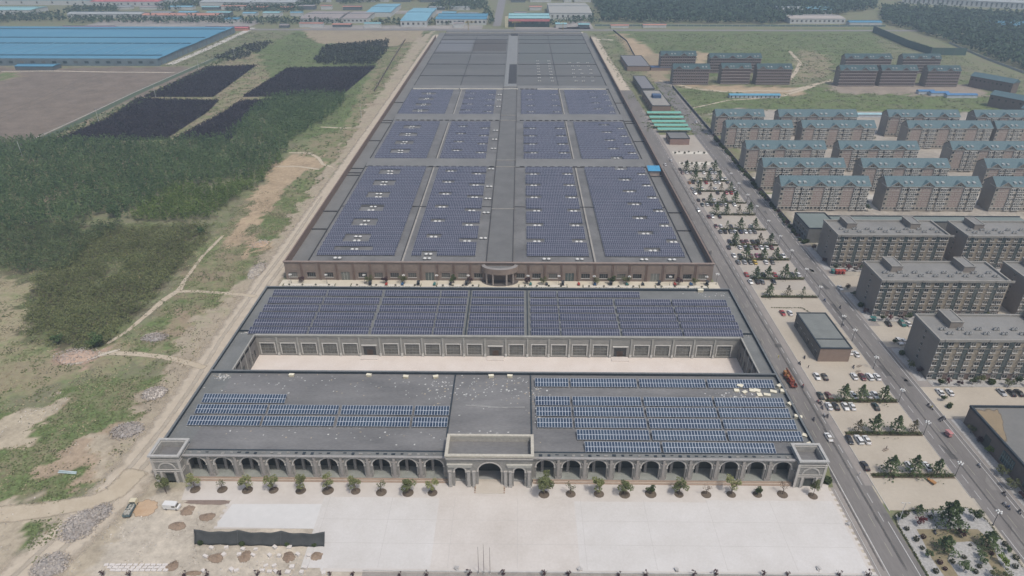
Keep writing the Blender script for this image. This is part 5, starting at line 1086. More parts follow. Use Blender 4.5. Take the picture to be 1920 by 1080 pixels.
for bi, (yb_, bn) in enumerate(((1134, 'nearest'), (1262, 'middle'), (1352, 'farther'), (1475, 'farthest'))):
    x = -760 if bi else -380; k = 0
    while x < (110 if bi < 3 else 140):
        w = fr.uniform(14, 46); d = fr.uniform(9, 22); y = yb_+fr.uniform(-3, 8)
        if not any(x < q[1]+3 and x+w > q[0]-3 and y < q[3] and y+d > q[2] for q in taken):
            cn, rm__ = fr.choice((('red', M_or), ('grey', M_gr), ('blue', M_blp), ('grey', M_gr), ('pale', M_tq), ('brown', mat('brown grey roof', (.27,.24,.23)))))
            shed('low_building', f'small {cn}-roofed building, {od(k)} from left in the {bn} row of the horizon belt', (x, x+w), y, d, fr.uniform(4, 7), rm__, M_wh if fr.random() < .6 else M_gwall, 1.2, 1, 'small buildings of the horizon belt', 0); k += 1
        x += w+fr.uniform(4, 26)
for x0, x1, y0, y1 in ((-700,-430,1128,1215),(-330,-60,1128,1165),(-260,-130,1300,1345),(-10,110,1128,1148),(60,115,1130,1210)): sheet('factory_yard', [(x0,y0),(x1,y0),(x1,y1),(x0,y1)], .25+.01*(int(x0) % 5), mat('factory yard', (.27,.25,.23), var=.35, scale=.03, fine=6))
t = thing('red_gantry', 'red and cream canopy strip on the front of the turquoise factory', 'canopy', (*XX(954, 1030, 1148)[:1], 1146, 0)); b = MB(); w = XX(954,1030,1148); b.box(0, w[1]-w[0], 0, 3, 9, 12, 0); b.build('canopy_sheet', [mat('pinkish red sheet', (.45,.16,.17))], t); b = MB(); b.box(-6, -1, 0, 3, 0, 16, 0); b.build('sign_post', [mat('cream tower', (.5,.46,.33))], t)
x, y = P(1690, 6); t = thing('viaduct_factory', 'long white building row slanting across the top right corner', 'factory', (x, y, 0), math.radians(-27)); b = MB(); b.box(0, 330, 0, 30, 0, 11, 0); b.build('wall', [M_wh], t); b = MB(); b.extr([(-1,11),(31,11),(15,14)], -1, 331); b.build('roof', [M_gr], t)
for i in range(40): b = MB(); b.box(-1.5, 1.5, -.1, 0, 2, 9, 0); b.build('window', [M_gwall], t, (6+i*8.1, 0, 0))
for i, x in enumerate((-76, -8, 62)):
    t = thing('tower_crane', f'small yellow tower crane behind the hall, {["left","middle","right"][i]} one', 'crane', (x, 1056, 0), 0, 'yellow cranes behind the hall'); b = MB(); m = mat('crane yellow', (.35,.28,.10)); 
    for a in (-.6, .6):
        for c in (-.6, .6): b.box(a-.12, a+.12, c-.12, c+.12, 0, 22)
    for z in range(0, 22, 2): b.tube((-.6,-.6,z), (.6,-.6,z+2), .08, n=4); b.tube((.6,.6,z), (-.6,.6,z+2), .08, n=4)
    b.build('mast', [m], t); b = MB(); b.box(-4, 9, -.3, .3, 20, 20.6); b.tube((0,0,22.5), (8,0,20.5), .08, n=4); b.tube((0,0,22.5), (-3.5,0,20.5), .08, n=4); b.box(-4,-2.6,-.5,.5,18.8,20); b.build('jib', [m], t)
# ------------------------------------------------------------------ vegetation
L_con = leafmat('cedar needles', (.045,.070,.034), (.115,.155,.070)); L_conb = leafmat('bronze cedar needles', (.075,.062,.035), (.13,.12,.065))
L_br = leafmat('magnolia leaves', (.10,.12,.045), (.30,.31,.14)); L_pl = leafmat('plum leaves', (.035,.018,.024), (.085,.045,.05)); L_rd = leafmat('red plum leaves', (.09,.022,.03), (.16,.05,.05))
L_bush = leafmat('shrub leaves', (.035,.05,.025), (.09,.12,.05)); L_lime = leafmat('lime leaves', (.10,.14,.03), (.20,.26,.07)); L_hedge = leafmat('hedge leaves', (.055,.065,.03), (.13,.14,.06)); L_oliv = leafmat('olive leaves', (.07,.085,.04), (.16,.17,.08))
M_trunk = mat('bark', (.11,.085,.065), var=.3, scale=2)
def crown_conifer(h, r, n, rng):
    C = []
    for i in range(n):
        t = rng.random()**.75; z = h*(.12+.88*(1-t)) if False else h*(.10+.9*t); rad = r*(1-t)**.8*(.55+.45*rng.random()**.4)*(1+.35*math.sin(t*28))
        a = rng.uniform(0, 2*math.pi); k = 1+.35*math.cos(3*a+t*9)
        C.append((rad*k*math.cos(a), rad*k*math.sin(a), z-.22*rad))
    return np.array(C)
def crown_broad(h, r, n, rng, base=.3):
    L = []; k = rng.integers(7, 11)
    for _ in range(k): a = rng.uniform(0, 6.28); q = r*rng.uniform(.1, .75); L.append((q*math.cos(a), q*math.sin(a), h*rng.uniform(base+.15, .88), r*rng.uniform(.3, .5)))
    C = []
    for i in range(n):
        x, y, z, s = L[rng.integers(k)]; d = rng.normal(size=3); d /= np.linalg.norm(d); s2 = s*rng.uniform(.55, 1.05); C.append((x+d[0]*s2, y+d[1]*s2, max(h*base*.7, z+d[2]*s2*.8)))
    return np.array(C)
def tree_proto(name, kind, h, r, n, leaf, lm, seed, cat='tree'):
    rng = np.random.default_rng(seed); t = thing(name, '', cat)
    C = crown_conifer(h, r, n, rng) if kind == 'c' else crown_broad(h, r, n, rng, .3 if kind == 'b' else .05)
    V, F = leaves(C, rng.uniform(.7, 1.25, n)*leaf, .6, rng); obj('crown', rawmesh('crown', V, F, lm), t)
    b = MB(); b.tube((0,0,-.05), (.05,.03,h*.55), .035*h if kind != 'b' else .028*h, .012*h, 6)
    if kind == 'c': b.tube((.05,.03,h*.5), (0,0,h*.97), .014*h, .004*h, 5)
    else:
        for i in range(5): a = rng.uniform(0, 6.28); q = r*.6; b.tube((.02,.02,h*rng.uniform(.2,.5)), (q*math.cos(a), q*math.sin(a), h*rng.uniform(.6,.82)), .011*h, .004*h, 4)
    b.build('trunk', M_trunk, t); return Proto(t)
cedars = [tree_proto('cedar_tree', 'c', 7.6, 2.75, 640, .6, L_con, s) for s in (1, 2, 3)]
bronze = tree_proto('cedar_tree', 'c', 6.8, 2.2, 400, .5, L_conb, 9)
sparse = tree_proto('cedar_tree', 'c', 6.6, 2.3, 260, .48, L_con, 12)
HED = [169.5, 190.3, 208.9, 289.0, 307.4, 329.2, 347.2, 368.3, 390.6, 409.7, 430.4, 449.8, 469.4]
hname = lambda i: f'{od(i)} hedge up from the garden'
tr = {0: [(1670,888,0),(1715,888,0),(1758,888,0)], 1: [(1609,810,3),(1641,810,0),(1681,810,0),(1714,812,3)], 2: [(1582,750,0),(1616,748,0),(1658,747,0)], 3: [(1443,553,0),(1478,553,3),(1506,553,4)], 4: [(1418,519,0),(1441,520,0),(1472,518,0),(1491,520,4)],
      5: [(1399,485,0),(1432,484,0),(1455,485,0)], 6: [(1378,457,0),(1425,456,3),(1445,456,0)], 7: [(1363,429,4),(1389,428,0),(1415,429,0)], 8: [(1342,403,0),(1362,403,0),(1385,403,3),(1405,403,0)], 9: [(1331,379,0),(1356,379,0),(1379,379,0)],
      10: [(1310,357,0),(1332,357,3),(1352,356,3),(1370,357,0)], 11: [(1303,338,0),(1328,339,0),(1348,338,0)], 12: [(1287,319,0),(1305,319,0),(1321,319,0),(1340,319,0)]}
GTR = 'cedars along the parking hedges'
for hi, L in tr.items():
    for i, (px, py, k) in enumerate(L):
        x, _ = P(px, py); x = PX(px, py, HED[hi])[0]; pr = bronze if k == 3 else sparse if k == 4 else cedars[(hi+i) % 3]
        desc = 'bronze cedar' if k == 3 else 'sparse cedar' if k == 4 else 'dark green cedar'
        pr.put((x, HED[hi]+.4+.4*(i % 2), .1), (hi*2.1+i*1.3) % 6.28, f'{desc}, {od(i)} from the left on the {hname(hi)}', GTR, random.uniform(.85, 1.12))
# hedges
def hedge(pts, w, h, n, lm, label, name='hedge', size=.42):
    rng = np.random.default_rng(int(abs(pts[0][0])*7+len(label))); C = []; seg = [math.dist(a, b) for a, b in zip(pts, pts[1:])]; T = sum(seg)
    for _ in range(n):
        s = rng.uniform(0, T); i = 0
        while i < len(seg)-1 and s > seg[i]: s -= seg[i]; i += 1
        t = min(1, s/max(seg[i], 1e-6)); x = pts[i][0]*(1-t)+pts[i+1][0]*t; y = pts[i][1]*(1-t)+pts[i+1][1]*t
        a = rng.uniform(0, 6.28); q = w/2*rng.uniform(.2, 1); C.append((x+q*math.cos(a)-pts[0][0], y+q*math.sin(a)-pts[0][1], h*rng.uniform(.25, 1)))
    V, F = leaves(C, rng.uniform(.7, 1.2, n)*size, .8, rng); o = obj(name, rawmesh(name, V, F, lm), None, (pts[0][0], pts[0][1], 0)); return tag(o, label, 'hedge')
for i, y in enumerate(HED):
    x0 = 116.9+(1 if i < 9 else 2); hedge([(x0, y), (144.6, y)], 1.5, .95, 900, L_hedge, f'low clipped hedge, {od(i)} up from the garden, between the two roads', size=.5); tag(bpy.context.scene.collection.objects[-1], group='hedges crossing the parking strip')
    sheet('hedge_bed', [(x0-.3, y-1.1), (144.8, y-1.1), (144.8, y+1.1), (x0-.3, y+1.1)], .14, mat('bed soil', (.10,.08,.055), var=.3, scale=.6))
hedge([(119, 278.5), (133.5, 278.5), (137, 272)], .5, .5, 250, L_hedge, 'thin low hedge bending round the grey service building')
# two white gravel beds with ball shrubs
L_ball = leafmat('ball shrub leaves', (.035,.04,.022), (.075,.08,.045)); 
def ball_proto(r, lm, seed, n=160, size=.3, cat='shrub', name='ball_shrub'):
    rng = np.random.default_rng(seed); d = rng.normal(size=(n, 3)); d /= np.linalg.norm(d, axis=1)[:, None]; d *= rng.uniform(.75, 1.03, n)[:, None]*r; d[:, 2] = d[:, 2]*.85+r*.85
    V, F = leaves(d, rng.uniform(.8, 1.2, n)*size*r/.7, .3, rng); t = thing(name, '', cat); obj('foliage', rawmesh('foliage', V, F, lm), t); b = MB(); b.tube((0,0,-.05), (0,0,r), .06, n=5); b.build('stem', M_trunk, t); return Proto(t)
ball = ball_proto(.7, L_ball, 1); ballr = ball_proto(.75, L_pl, 2); bushg = ball_proto(1.5, L_bush, 3, 420, .3); bushl = ball_proto(1.3, L_oliv, 5, 300, .32)
tr_pl = tree_proto('plum_tree', 'b', 3.9, 1.9, 420, .42, L_pl, 21); tr_rd = tree_proto('plum_tree', 'b', 3.6, 1.8, 400, .42, L_rd, 22); tr_gr = tree_proto('round_tree', 'b', 4.2, 2.2, 500, .45, L_bush, 23); tr_ol = tree_proto('round_tree', 'b', 4.6, 2.3, 480, .45, L_oliv, 24); tr_li = tree_proto('lime_tree', 'b', 3.2, 1.9, 420, .42, L_lime, 25)
bigc = tree_proto('cedar_tree', 'c', 10.5, 4.3, 1700, .72, L_con, 31); midc = tree_proto('cedar_tree', 'c', 6.5, 3.3, 900, .6, L_con, 32); pine = tree_proto('pine_tree', 'b', 3.4, 1.6, 380, .4, L_con, 33)
for i, (a, b_, c) in enumerate(((1252,1327,287),(1263,1336,307))):
    y = P(1290, c)[1]; sheet('gravel_bed', [(118, y-3.2), (144.6, y-3.2), (144.6, y+3.2), (118, y+3.2)], .15, M_grav2)
    for j in range(7): ball.put((119.5+j*3.7, y+(1.4 if j % 2 else -1.6), .15), j, f'dark ball shrub, {od(j)} from the left in the {"upper" if i == 0 else "lower"} white gravel bed', 'ball shrubs in the white gravel beds', random.uniform(.8, 1.5))
# garden at the lower right
gp = [(119.5,153.8),(141.5,155.6),(143.9,154.0),(144.6,150),(144.7,120),(115.9,120),(116.2,149),(117.3,152.6)]
sheet('garden_gravel', ccw(gp), .15, M_grav)
M_lawn = mat('dry lawn', (.16,.14,.085), col2=(.26,.215,.14), scale=.5, fine=4)
def gq(pts): return ccw(wp([(1600+a/6, 900+b/6) for a, b in pts], .16))
sheet('garden_lawn', gq([(710,552),(1400,552),(1560,700),(1630,900),(1760,1090),(1640,1090),(1500,900),(1420,760),(1330,690),(1130,700),(1070,860),(1060,900),(1190,1090),(1030,1090),(880,880),(770,660)]), .156, M_lawn)
hedge(gp[:4]+[(144.6,120)], .55, .6, 700, L_hedge, 'thin clipped hedge framing the top and right side of the gravel garden', size=.36)
hedge([gp[0], gp[7], gp[6], (115.9,120)], .55, .6, 700, L_hedge, 'thin clipped hedge framing the left side of the gravel garden', size=.36)
GGD = 'shrubs and trees in the gravel garden'
def G(a, b, z=.16): return (*P(1600+a/6, 900+b/6, 0), z)
bigc.put(G(1050,520), 0, 'tallest dark cedar, at the top centre of the gravel garden', GGD); midc.put(G(1500,760), 2, 'broad cedar on the right side of the garden lawn', GGD, 1.0); midc.put(G(1020,800), 4, 'cedar in the middle of the garden, left of the gravel oval', GGD, .95)
midc.put(G(730,375), 1, 'small cedar at the top left of the gravel garden', GGD, .55); tr_gr.put(G(520,450), 0, 'round green tree in the left top corner of the gravel garden', GGD, .75); tr_rd.put(G(745,510), 0, 'red-leaved tree near the top left of the gravel garden', GGD, .9)
tr_gr.put(G(1350,455), 2, 'dark round tree at the top right corner of the gravel garden', GGD, 1.05); tr_pl.put(G(1215,640), 1, 'purple tree on the garden lawn below the tallest cedar', GGD, .75); tr_li.put(G(1680,960), 1, 'lime green tree on the right side of the garden', GGD, 1.0)
pine.put(G(835,870), 0, 'young pine on the left gravel border of the garden', GGD, .8); pine.put(G(1240,1030), 2, 'dark pine low in the middle gravel of the garden', GGD, 1.1); pine.put(G(1435,880), 3, 'upper one of two young pines by the lawn edge on the right', GGD, .8); pine.put(G(1450,950), 4, 'lower one of two young pines by the lawn edge on the right', GGD, .75)
tr_gr.put(G(1740,820), 4, 'small round tree beside the right hedge of the garden', GGD, .55); tr_ol.put(G(1560,1085), 1, 'olive green tree at the bottom edge of the garden', GGD, .7); tr_ol.put(G(1700,1100), 1, 'second olive green tree at the bottom edge of the garden, further right', GGD, .7)
bl = [(590,390,'beside the round green tree'),(865,432,'left of the tallest cedar'),(1200,362,'right of the tallest cedar top'),(1190,505,'just below right of the tallest cedar'),(595,562,'highest on the left gravel border'),(700,682,'second down the left gravel border'),(770,778,'third down the left gravel border'),(920,1042,'lowest on the left gravel border'),(1700,738,'highest on the right gravel border'),(1820,888,'second down the right gravel border'),(1812,988,'lowest on the right gravel border'),
      (1105,932,'reddish, left edge of the gravel oval'),(1240,885,'centre of the gravel oval'),(1410,985,'right in the gravel oval'),(1372,1048,'bottom of the gravel oval'),(1310,742,'tiny, top of the gravel oval')]
for i, (a, b_, l) in enumerate(bl): ball.put(G(a, b_), i, f'dark ball shrub {l}', GGD, .65 if 'tiny' in l else random.uniform(.85, 1.25))
for i, (a, b_, l) in enumerate([(965,940,'on the left lawn strip'),(1025,1012,'low on the left lawn strip'),(1550,842,'on the right lawn strip'),(780,655,'at the upper left corner of the lawn')]): ballr.put(G(a, b_), i, f'purplish ball shrub {l}', GGD, random.uniform(.8, 1.1))
# planting by the east pavement
GE = 'trees and shrubs on the dormitory side of the east road'
el = [(1835,752,0,'green','left of the corner of the workshop, uppermost'),(1852,765,0,'green','by the upper wall corner of the workshop'),(1806,765,1,'dark','small one on the kerb before the workshop'),(1822,812,3,'olive','first along the workshop wall'),(1843,830,5,'bronze','second along the workshop wall'),(1856,850,4,'lime','third along the workshop wall'),(1878,892,3,'olive','fourth along the workshop wall'),(1895,915,3,'olive','fifth along the workshop wall'),(1916,935,2,'purple','lowest along the workshop wall'),
      (1592,543,0,'green','first by the middle dormitory end'),(1599,555,0,'green','second by the middle dormitory end'),(1600,542,2,'purple','by the middle dormitory end wall'),(1613,575,1,'dark','third by the middle dormitory end'),(1622,588,2,'purple','at the front corner of the middle dormitory'),(1684,645,0,'green','beside two white cars near the nearest dormitory'),(1690,665,1,'dark','by the nearest dormitory end'),(1705,690,3,'olive','lower by the nearest dormitory end'),(1722,700,2,'purple','at the front corner of the nearest dormitory'),
      (1527,468,2,'purple','at the front corner of the low hall'),(1512,455,1,'dark','beside the low hall wall'),(1545,493,2,'purple','at the front corner of the rear dormitory'),(1500,440,1,'dark','upper beside the low hall wall')]
for i, (px, py, k, c, l) in enumerate(el):
    pr = {0: tr_gr, 1: bushg, 2: tr_pl, 3: tr_ol, 4: tr_li, 5: tr_pl}[k]; x, y = P(px, py); x = min(x, 162.6) if py < 900 or x < 164 else 162.6
    pr.put((x, y, .1), i*.9, f'{c} tree or shrub {l}', GE, random.uniform(.6, .95))
k = 0
for y0 in (219.8, 268.6, 317.2):
    nm_ = {219.8: 'nearest', 268.6: 'middle', 317.2: 'rear'}[y0]
    for j in range(13):
        x = 166+j*4.4+random.uniform(-1, 1); pr = [tr_ol, tr_pl, tr_gr, bushg, tr_gr, tr_rd, tr_ol][(j*3+int(y0)) % 7]
        pr.put((x, y0+random.uniform(-1.2, 1), .13), j, f'tree or shrub, {od(j)} from the left along the front of the {nm_} dormitory', 'planting before the dormitories', random.uniform(.65, 1.0))
for j in range(58):
    y = 350+j*3.6; pr = [bushg, tr_pl, bushg, tr_gr, bushl][(j*j+j) % 5]; pr.put((159.6+random.uniform(-.6, .7), y, .1), j, f'dark shrub, {od(j)} going up along the compound wall from the low hall', 'shrubs along the compound wall', random.uniform(.55, .95))
for j, (x, y) in enumerate(((203,437),(219,442),(268,478),(216,470),(292,441),(217,398),(285,545),(158,518),(163,489),(215,509),(275,402),(284,470))): tr_gr.put((x, y, .1), j, f'small dark tree in the paved yards between the flats, {od(j)} of the scattered trees', 'yard trees among the flats', random.uniform(.9, 1.3))
# plaza trees in round pits
M_pit = mat('tree pit soil', (.085,.065,.05), col2=(.15,.12,.09), scale=1.2)
mags = [tree_proto('magnolia_tree', 'b', 6.6, 2.5, 620, .45, L_br, s) for s in (41, 42)]; magb = tree_proto('magnolia_tree', 'b', 8.2, 3.5, 1600, .5, leafmat('dense magnolia leaves', (.075,.095,.04), (.22,.24,.11)), 43); magd = tree_proto('magnolia_tree', 'b', 6.8, 2.7, 900, .45, leafmat('dense magnolia leaves', (.075,.095,.04), (.22,.24,.11)), 44)
bare = tree_proto('sapling', 'b', 5.4, 2.0, 130, .35, L_oliv, 45); bareb = tree_proto('sapling', 'b', 5.0, 2.0, 110, .3, leafmat('dry leaves', (.14,.10,.07), (.22,.17,.12)), 46)
pit = MB(); pit.lathe([(1.75,0.0),(1.62,.06),(1.5,.02),(.8,.16),(0,.22)], n=18); pit_me = pit.mesh('tree_pit', [M_pit])
pt = [(366,918,0),(417,918,4),(464,919,0),(513,919,1),(564,920,0),(615,920,1),(667,921,0),(715,923,4),(765,924,3),(811,924,1),(1020,927,2),(1070,926,4),(1123,926,0),(1171,927,3),(1220,926,5),(1273,927,3),(1324,927,6),(1371,927,1),(1420,927,5),(1467,927,6),(1524,930,7)]
names = {0:'sparse pale green magnolia',1:'yellow green magnolia',2:'largest dense round magnolia',3:'dense dark magnolia',4:'thin bare sapling',5:'small dark green tree',6:'leafless brown sapling',7:'slim tall green tree'}
LT = {}
for i, (px, py, k) in enumerate(pt):
    x, y = P(px, py, .14); side = 'left' if px < 900 else 'right'; j = LT.get(side, 0); LT[side] = j+1
    pr = {0: mags[0], 1: mags[1], 2: magb, 3: magd, 4: bare, 5: tr_gr, 6: bareb, 7: magd}[k]; o = obj('tree_pit', pit_me, None, (x, y, .135)); o.scale = (random.uniform(.85, 1.1),)*3
    tag(o, f'round soil tree pit in the plaza, {od(j)} from the left, {side} of the gate ramp', 'tree pit', 'round tree pits in the plaza')
    pr.put((x, y, .2), i*1.1, f'{names[k]}, {od(j)} of the plaza trees {side} of the gate ramp', 'plaza trees before the arches', (.6, .6, 1.15) if k == 7 else .8 if k == 5 else random.uniform(.9, 1.08))
x, y = P(312, 925); magd.put((x, y, 0), 2, 'slim green tree leaning before the left corner tower', 'plaza trees before the arches', (.8, .8, 1.25))
bushg.put((*P(1550, 905), .05), 0, 'round bush on the grass strip beside the right corner tower', None, .9)
sheet('grass_strip', ccw(wp([(1535,915),(1562,914),(1553,872),(1540,872)])), .10, mat('tower lawn', (.15,.16,.08), var=.3, scale=.8))
# forecourt of the brick hall
for i, (x0, x1) in enumerate(((-118,-92),(-84,-49),(-41,-20),(0,24),(32,60),(68,94))):
    sheet('forecourt_bed', [(x0, 296.8), (x1, 296.8), (x1, 299.6), (x0, 299.6)], .12, M_grav2)
    hedge([(x0, 299.8), (x0, 296.6), (x1, 296.6), (x1, 299.8)], .4, .6, 500, L_hedge, f'thin hedge framing the {od(i)} gravel bed from the left before the brick hall', size=.4); tag(S.collection.objects[-1], group='hedges before the brick hall')
    for j in range(4): ball.put((x0+3+j*(x1-x0-6)/3, 298.2, .12), j, f'dark ball shrub, {od(j)} in the {od(i)} forecourt bed from the left', 'ball shrubs before the brick hall', .7)
for i, (px, k) in enumerate(((565,1),(692,0),(722,2),(754,0),(850,3),(880,2),(989,2),(1019,0),(1118,0),(1148,3),(1174,0),(1273,2),(1305,0))):
    x = PX(px, 525, 300.6)[0]; {0: tr_ol, 1: tr_pl, 2: tr_pl, 3: tr_gr}[k].put((x, 300.8, .1), i, f'{"purple" if k in (1,2) else "green"} tree before the brick facade, {od(i)} of thirteen from the left', 'trees before the brick hall', random.uniform(.85, 1.15))
# young red shrubs along the bottom edge of the plaza
redsh = tree_proto('red_leaved_shrub', 's', 2.1, .95, 60, .34, L_pl, 51, 'shrub')
for i, px in enumerate((195,245,347,388,482,525,620,663,750,799,878,943,1021,1067,1160,1209,1299,1341,1432,1477,1573,1625)):
    redsh.put((*P(px, 1080), 0), i, f'dark red-leaved young shrub, {od(i)} from the left along the bottom of the photo', 'red-leaved shrubs in front of the plaza', random.uniform(.85, 1.2))
for i, (px, py) in enumerate(((377,1015),(455,1017),(540,1017),(590,1018),(535,1012))): bushg.put((*P(px, py+5), 0), i, f'dark bush behind the bottom edge of the net screen, {od(i)} from left', 'bushes at the net screen foot', .55)
# woodlands: masses nobody could count
def wood(name, polys, step, h, r, n, leaf, lm, label, z0=0, jit=.45, seed=5, cat='woodland', spread=1.0):
    rng = np.random.default_rng(seed); W_ = wp(polys) if polys[0][1] < 2000 and isinstance(polys, list) and name != 'w' else polys
    xs = [p[0] for p in W_]; ys = [p[1] for p in W_]; X, Y = np.meshgrid(np.arange(min(xs), max(xs), step), np.arange(min(ys), max(ys), step)); X = X.ravel(); Y = Y.ravel()
    X = X+rng.uniform(-jit, jit, X.size)*step; Y = Y+rng.uniform(-jit, jit, Y.size)*step; m = inpoly(X+rng.normal(0, 1.5, X.size)*(spread < 1.9), Y+rng.normal(0, 2, X.size)*(spread < 1.9), W_); X, Y = X[m], Y[m]
    gap = vn(X+5000, Y+5000, 14, seed+3)+.5*vn(X+5000, Y+5000, 5, seed+4); keep = gap > .34*(2-spread); X, Y, gap = X[keep], Y[keep], gap[keep]; k = len(X)
    hh = h*rng.uniform(.72, 1.15, k)*(.8+.3*gap); t = rng.random((k, n)); a = rng.uniform(0, 2*math.pi, (k, n)); q = r*np.sqrt(np.clip(1-(2*t-.75)**2, .05, 1))*rng.uniform(.35, 1.05, (k, n))
    C = np.stack([X[:, None]+q*np.cos(a), Y[:, None]+q*np.sin(a), z0+hh[:, None]*(.22+.8*t)], 2).reshape(-1, 3)
    V, F = leaves(C, rng.uniform(.7, 1.3, k*n)*leaf, .55, rng); o = obj(name, rawmesh(name, V, F, lm)); tag(o, label, cat, None, 'stuff'); return o
LW1 = leafmat('plantation leaves', (.042,.080,.036), (.135,.195,.085), .28); LW2 = leafmat('bright plantation leaves', (.060,.10,.030), (.165,.225,.07), .3); LW3 = leafmat('scrub leaves', (.085,.102,.042), (.205,.22,.10), .3); LW4 = leafmat('scrub leaves dark', (.050,.080,.038), (.13,.165,.078), .25)
LDK = leafmat('purple nursery leaves', (.018,.015,.022), (.040,.033,.042), .05); LFA = leafmat('far forest leaves', (.024,.050,.032), (.070,.110,.065), .15)
wood('poplar_plantation', [(-700,300),(-60,272),(60,268),(240,270),(310,272),(420,262),(430,270),(500,296),(535,300),(470,335),(420,345),(330,350),(235,418),(200,400),(150,420),(0,435),(-500,440)], 3.2, 8.0, 1.8, 42, .95, LW1, 'dense dark green tree plantation filling the left middle ground', seed=61)
wood('poplar_plantation', [(430,262),(470,215),(520,185),(600,180),(650,182),(640,205),(600,232),(545,265),(535,292),(495,292)], 3.2, 7.5, 1.8, 40, .95, LW1, 'narrow green plantation arm pointing towards the dirt road', seed=62)
wood('young_plantation', [(235,418),(330,352),(420,346),(470,335),(530,302),(500,335),(430,385),(395,412),(330,418)], 2.6, 7.0, 1.5, 38, .8, LW2, 'bright green young plantation block at the right end of the dark plantation', seed=63)
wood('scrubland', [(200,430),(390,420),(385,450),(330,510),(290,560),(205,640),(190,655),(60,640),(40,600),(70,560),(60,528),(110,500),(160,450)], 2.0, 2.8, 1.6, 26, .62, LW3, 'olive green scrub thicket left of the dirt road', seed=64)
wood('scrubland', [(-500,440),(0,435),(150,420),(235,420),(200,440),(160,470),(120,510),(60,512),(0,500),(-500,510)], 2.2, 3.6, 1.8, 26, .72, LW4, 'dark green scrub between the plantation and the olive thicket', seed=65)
bushD = tree_proto('dense_tree', 'b', 5.2, 3.0, 700, .6, leafmat('plantation leaves', (0,0,0), (0,0,0)), 66); 
for i, (px, py, s, l) in enumerate(((187,648,1.2,'dense dark tree at the lower tip of the scrub thicket'),(175,652,.8,'smaller dark tree beside the one at the tip of the scrub'),(214,408,1.5,'bright tree between plantation and scrub'),(378,440,.9,'dark tree at the upper right corner of the scrub'),(110,645,.9,'dark tree on the lower edge of the scrub'))): bushD.put((*P(px, py), 0), i, l, None, s)
for i, poly in enumerate(([(92,268),(205,222),(262,183),(300,187),(410,189),(390,210),(310,262)], [(325,262),(425,208),(450,190),(520,186),(470,215),(430,265)], [(270,182),(390,126),(480,123),(400,182)], [(455,182),(540,128),(705,125),(640,180)])):
    wood('purple_nursery', poly, 2.0, 2.0, 1.3, 12, 1.0, LDK, f'{["largest lower left","small lower right","upper left","upper right"][i]} block of blackish purple nursery shrubs in the left fields', seed=70+i, spread=1.95, cat='nursery')
    sheet('nursery_soil', ccw(wp(poly)), .12+.004*i, mat('nursery soil', (.035,.03,.035), var=.2))
wood('dark_thicket', [(590,112),(610,88),(730,78),(725,100),(700,122),(600,122)], 4, 4.5, 2.4, 12, 2.0, leafmat('dark thicket leaves', (.02,.028,.022), (.05,.055,.045), .1), 'dark thicket above the upper right purple nursery block', seed=80)
wood('dark_thicket', [(400,110),(460,85),(510,78),(500,92),(440,116)], 4.5, 3, 2.4, 10, 2.0, leafmat('dark thicket leaves', (.02,.028,.022), (.05,.055,.045), .1), 'small dark thicket near the ditch in the upper left field', seed=81)
wood('verge_plants', [(0,292),(200,214),(395,122),(470,82),(440,106),(395,128),(200,228),(0,306)], 4.5, 2.0, 2.0, 8, 1.5, LW4, 'weedy plants along the drainage ditch', seed=82, spread=1.3)
wood('far_forest', [(1110,2),(1200,-16),(1640,-16),(1640,18),(1480,42),(1450,46),(1270,44),(1130,42)], 8, 13, 5, 14, 4.2, LFA, 'wide blue-green forest along the top right of the photo', seed=83)
wood('far_forest', [(1650,20),(1700,18),(1800,25),(2100,45),(2100,190),(1925,135),(1850,108),(1780,80),(1700,55),(1655,44)], 7.5, 12, 5, 14, 4.0, LFA, 'dark blue-green forest in the upper right corner beside the long pale wall', seed=84)
for i, pts in enumerate(([(0,30),(110,28),(130,40),(20,42),(-40,50),(-40,40)],[(120,26),(140,16),(225,14),(226,22),(150,28)],[(290,14),(380,2),(395,8),(330,20),(300,20)],[(130,36),(470,36),(640,42),(650,46),(480,46),(240,44),(130,44)],[(420,22),(560,24),(600,10),(640,-8),(560,-8),(500,8),(420,12)],[(800,16),(830,4),(910,2),(930,48),(920,48),(905,20),(830,20)],[(950,44),(1060,42),(1110,20),(1120,44),(1000,48)],[(700,44),(745,41),(800,42),(920,43),(922,47),(700,48)],[(940,-10),(1110,-10),(1112,2),(955,2)],[(640,-10),(900,-10),(820,4),(740,2),(640,10)])):
    wood('tree_belt', pts, 8, 8, 4, 10, 3.2, LFA, f'belt of far trees among the factories, {["at the left edge","left of the red factory","right of the red factory","behind the blue factory","left of the top centre","left of the far road","right of the far road","in front of the blue factories","behind the turquoise factory","behind the blue factories at the top"][i]}', seed=90+i)

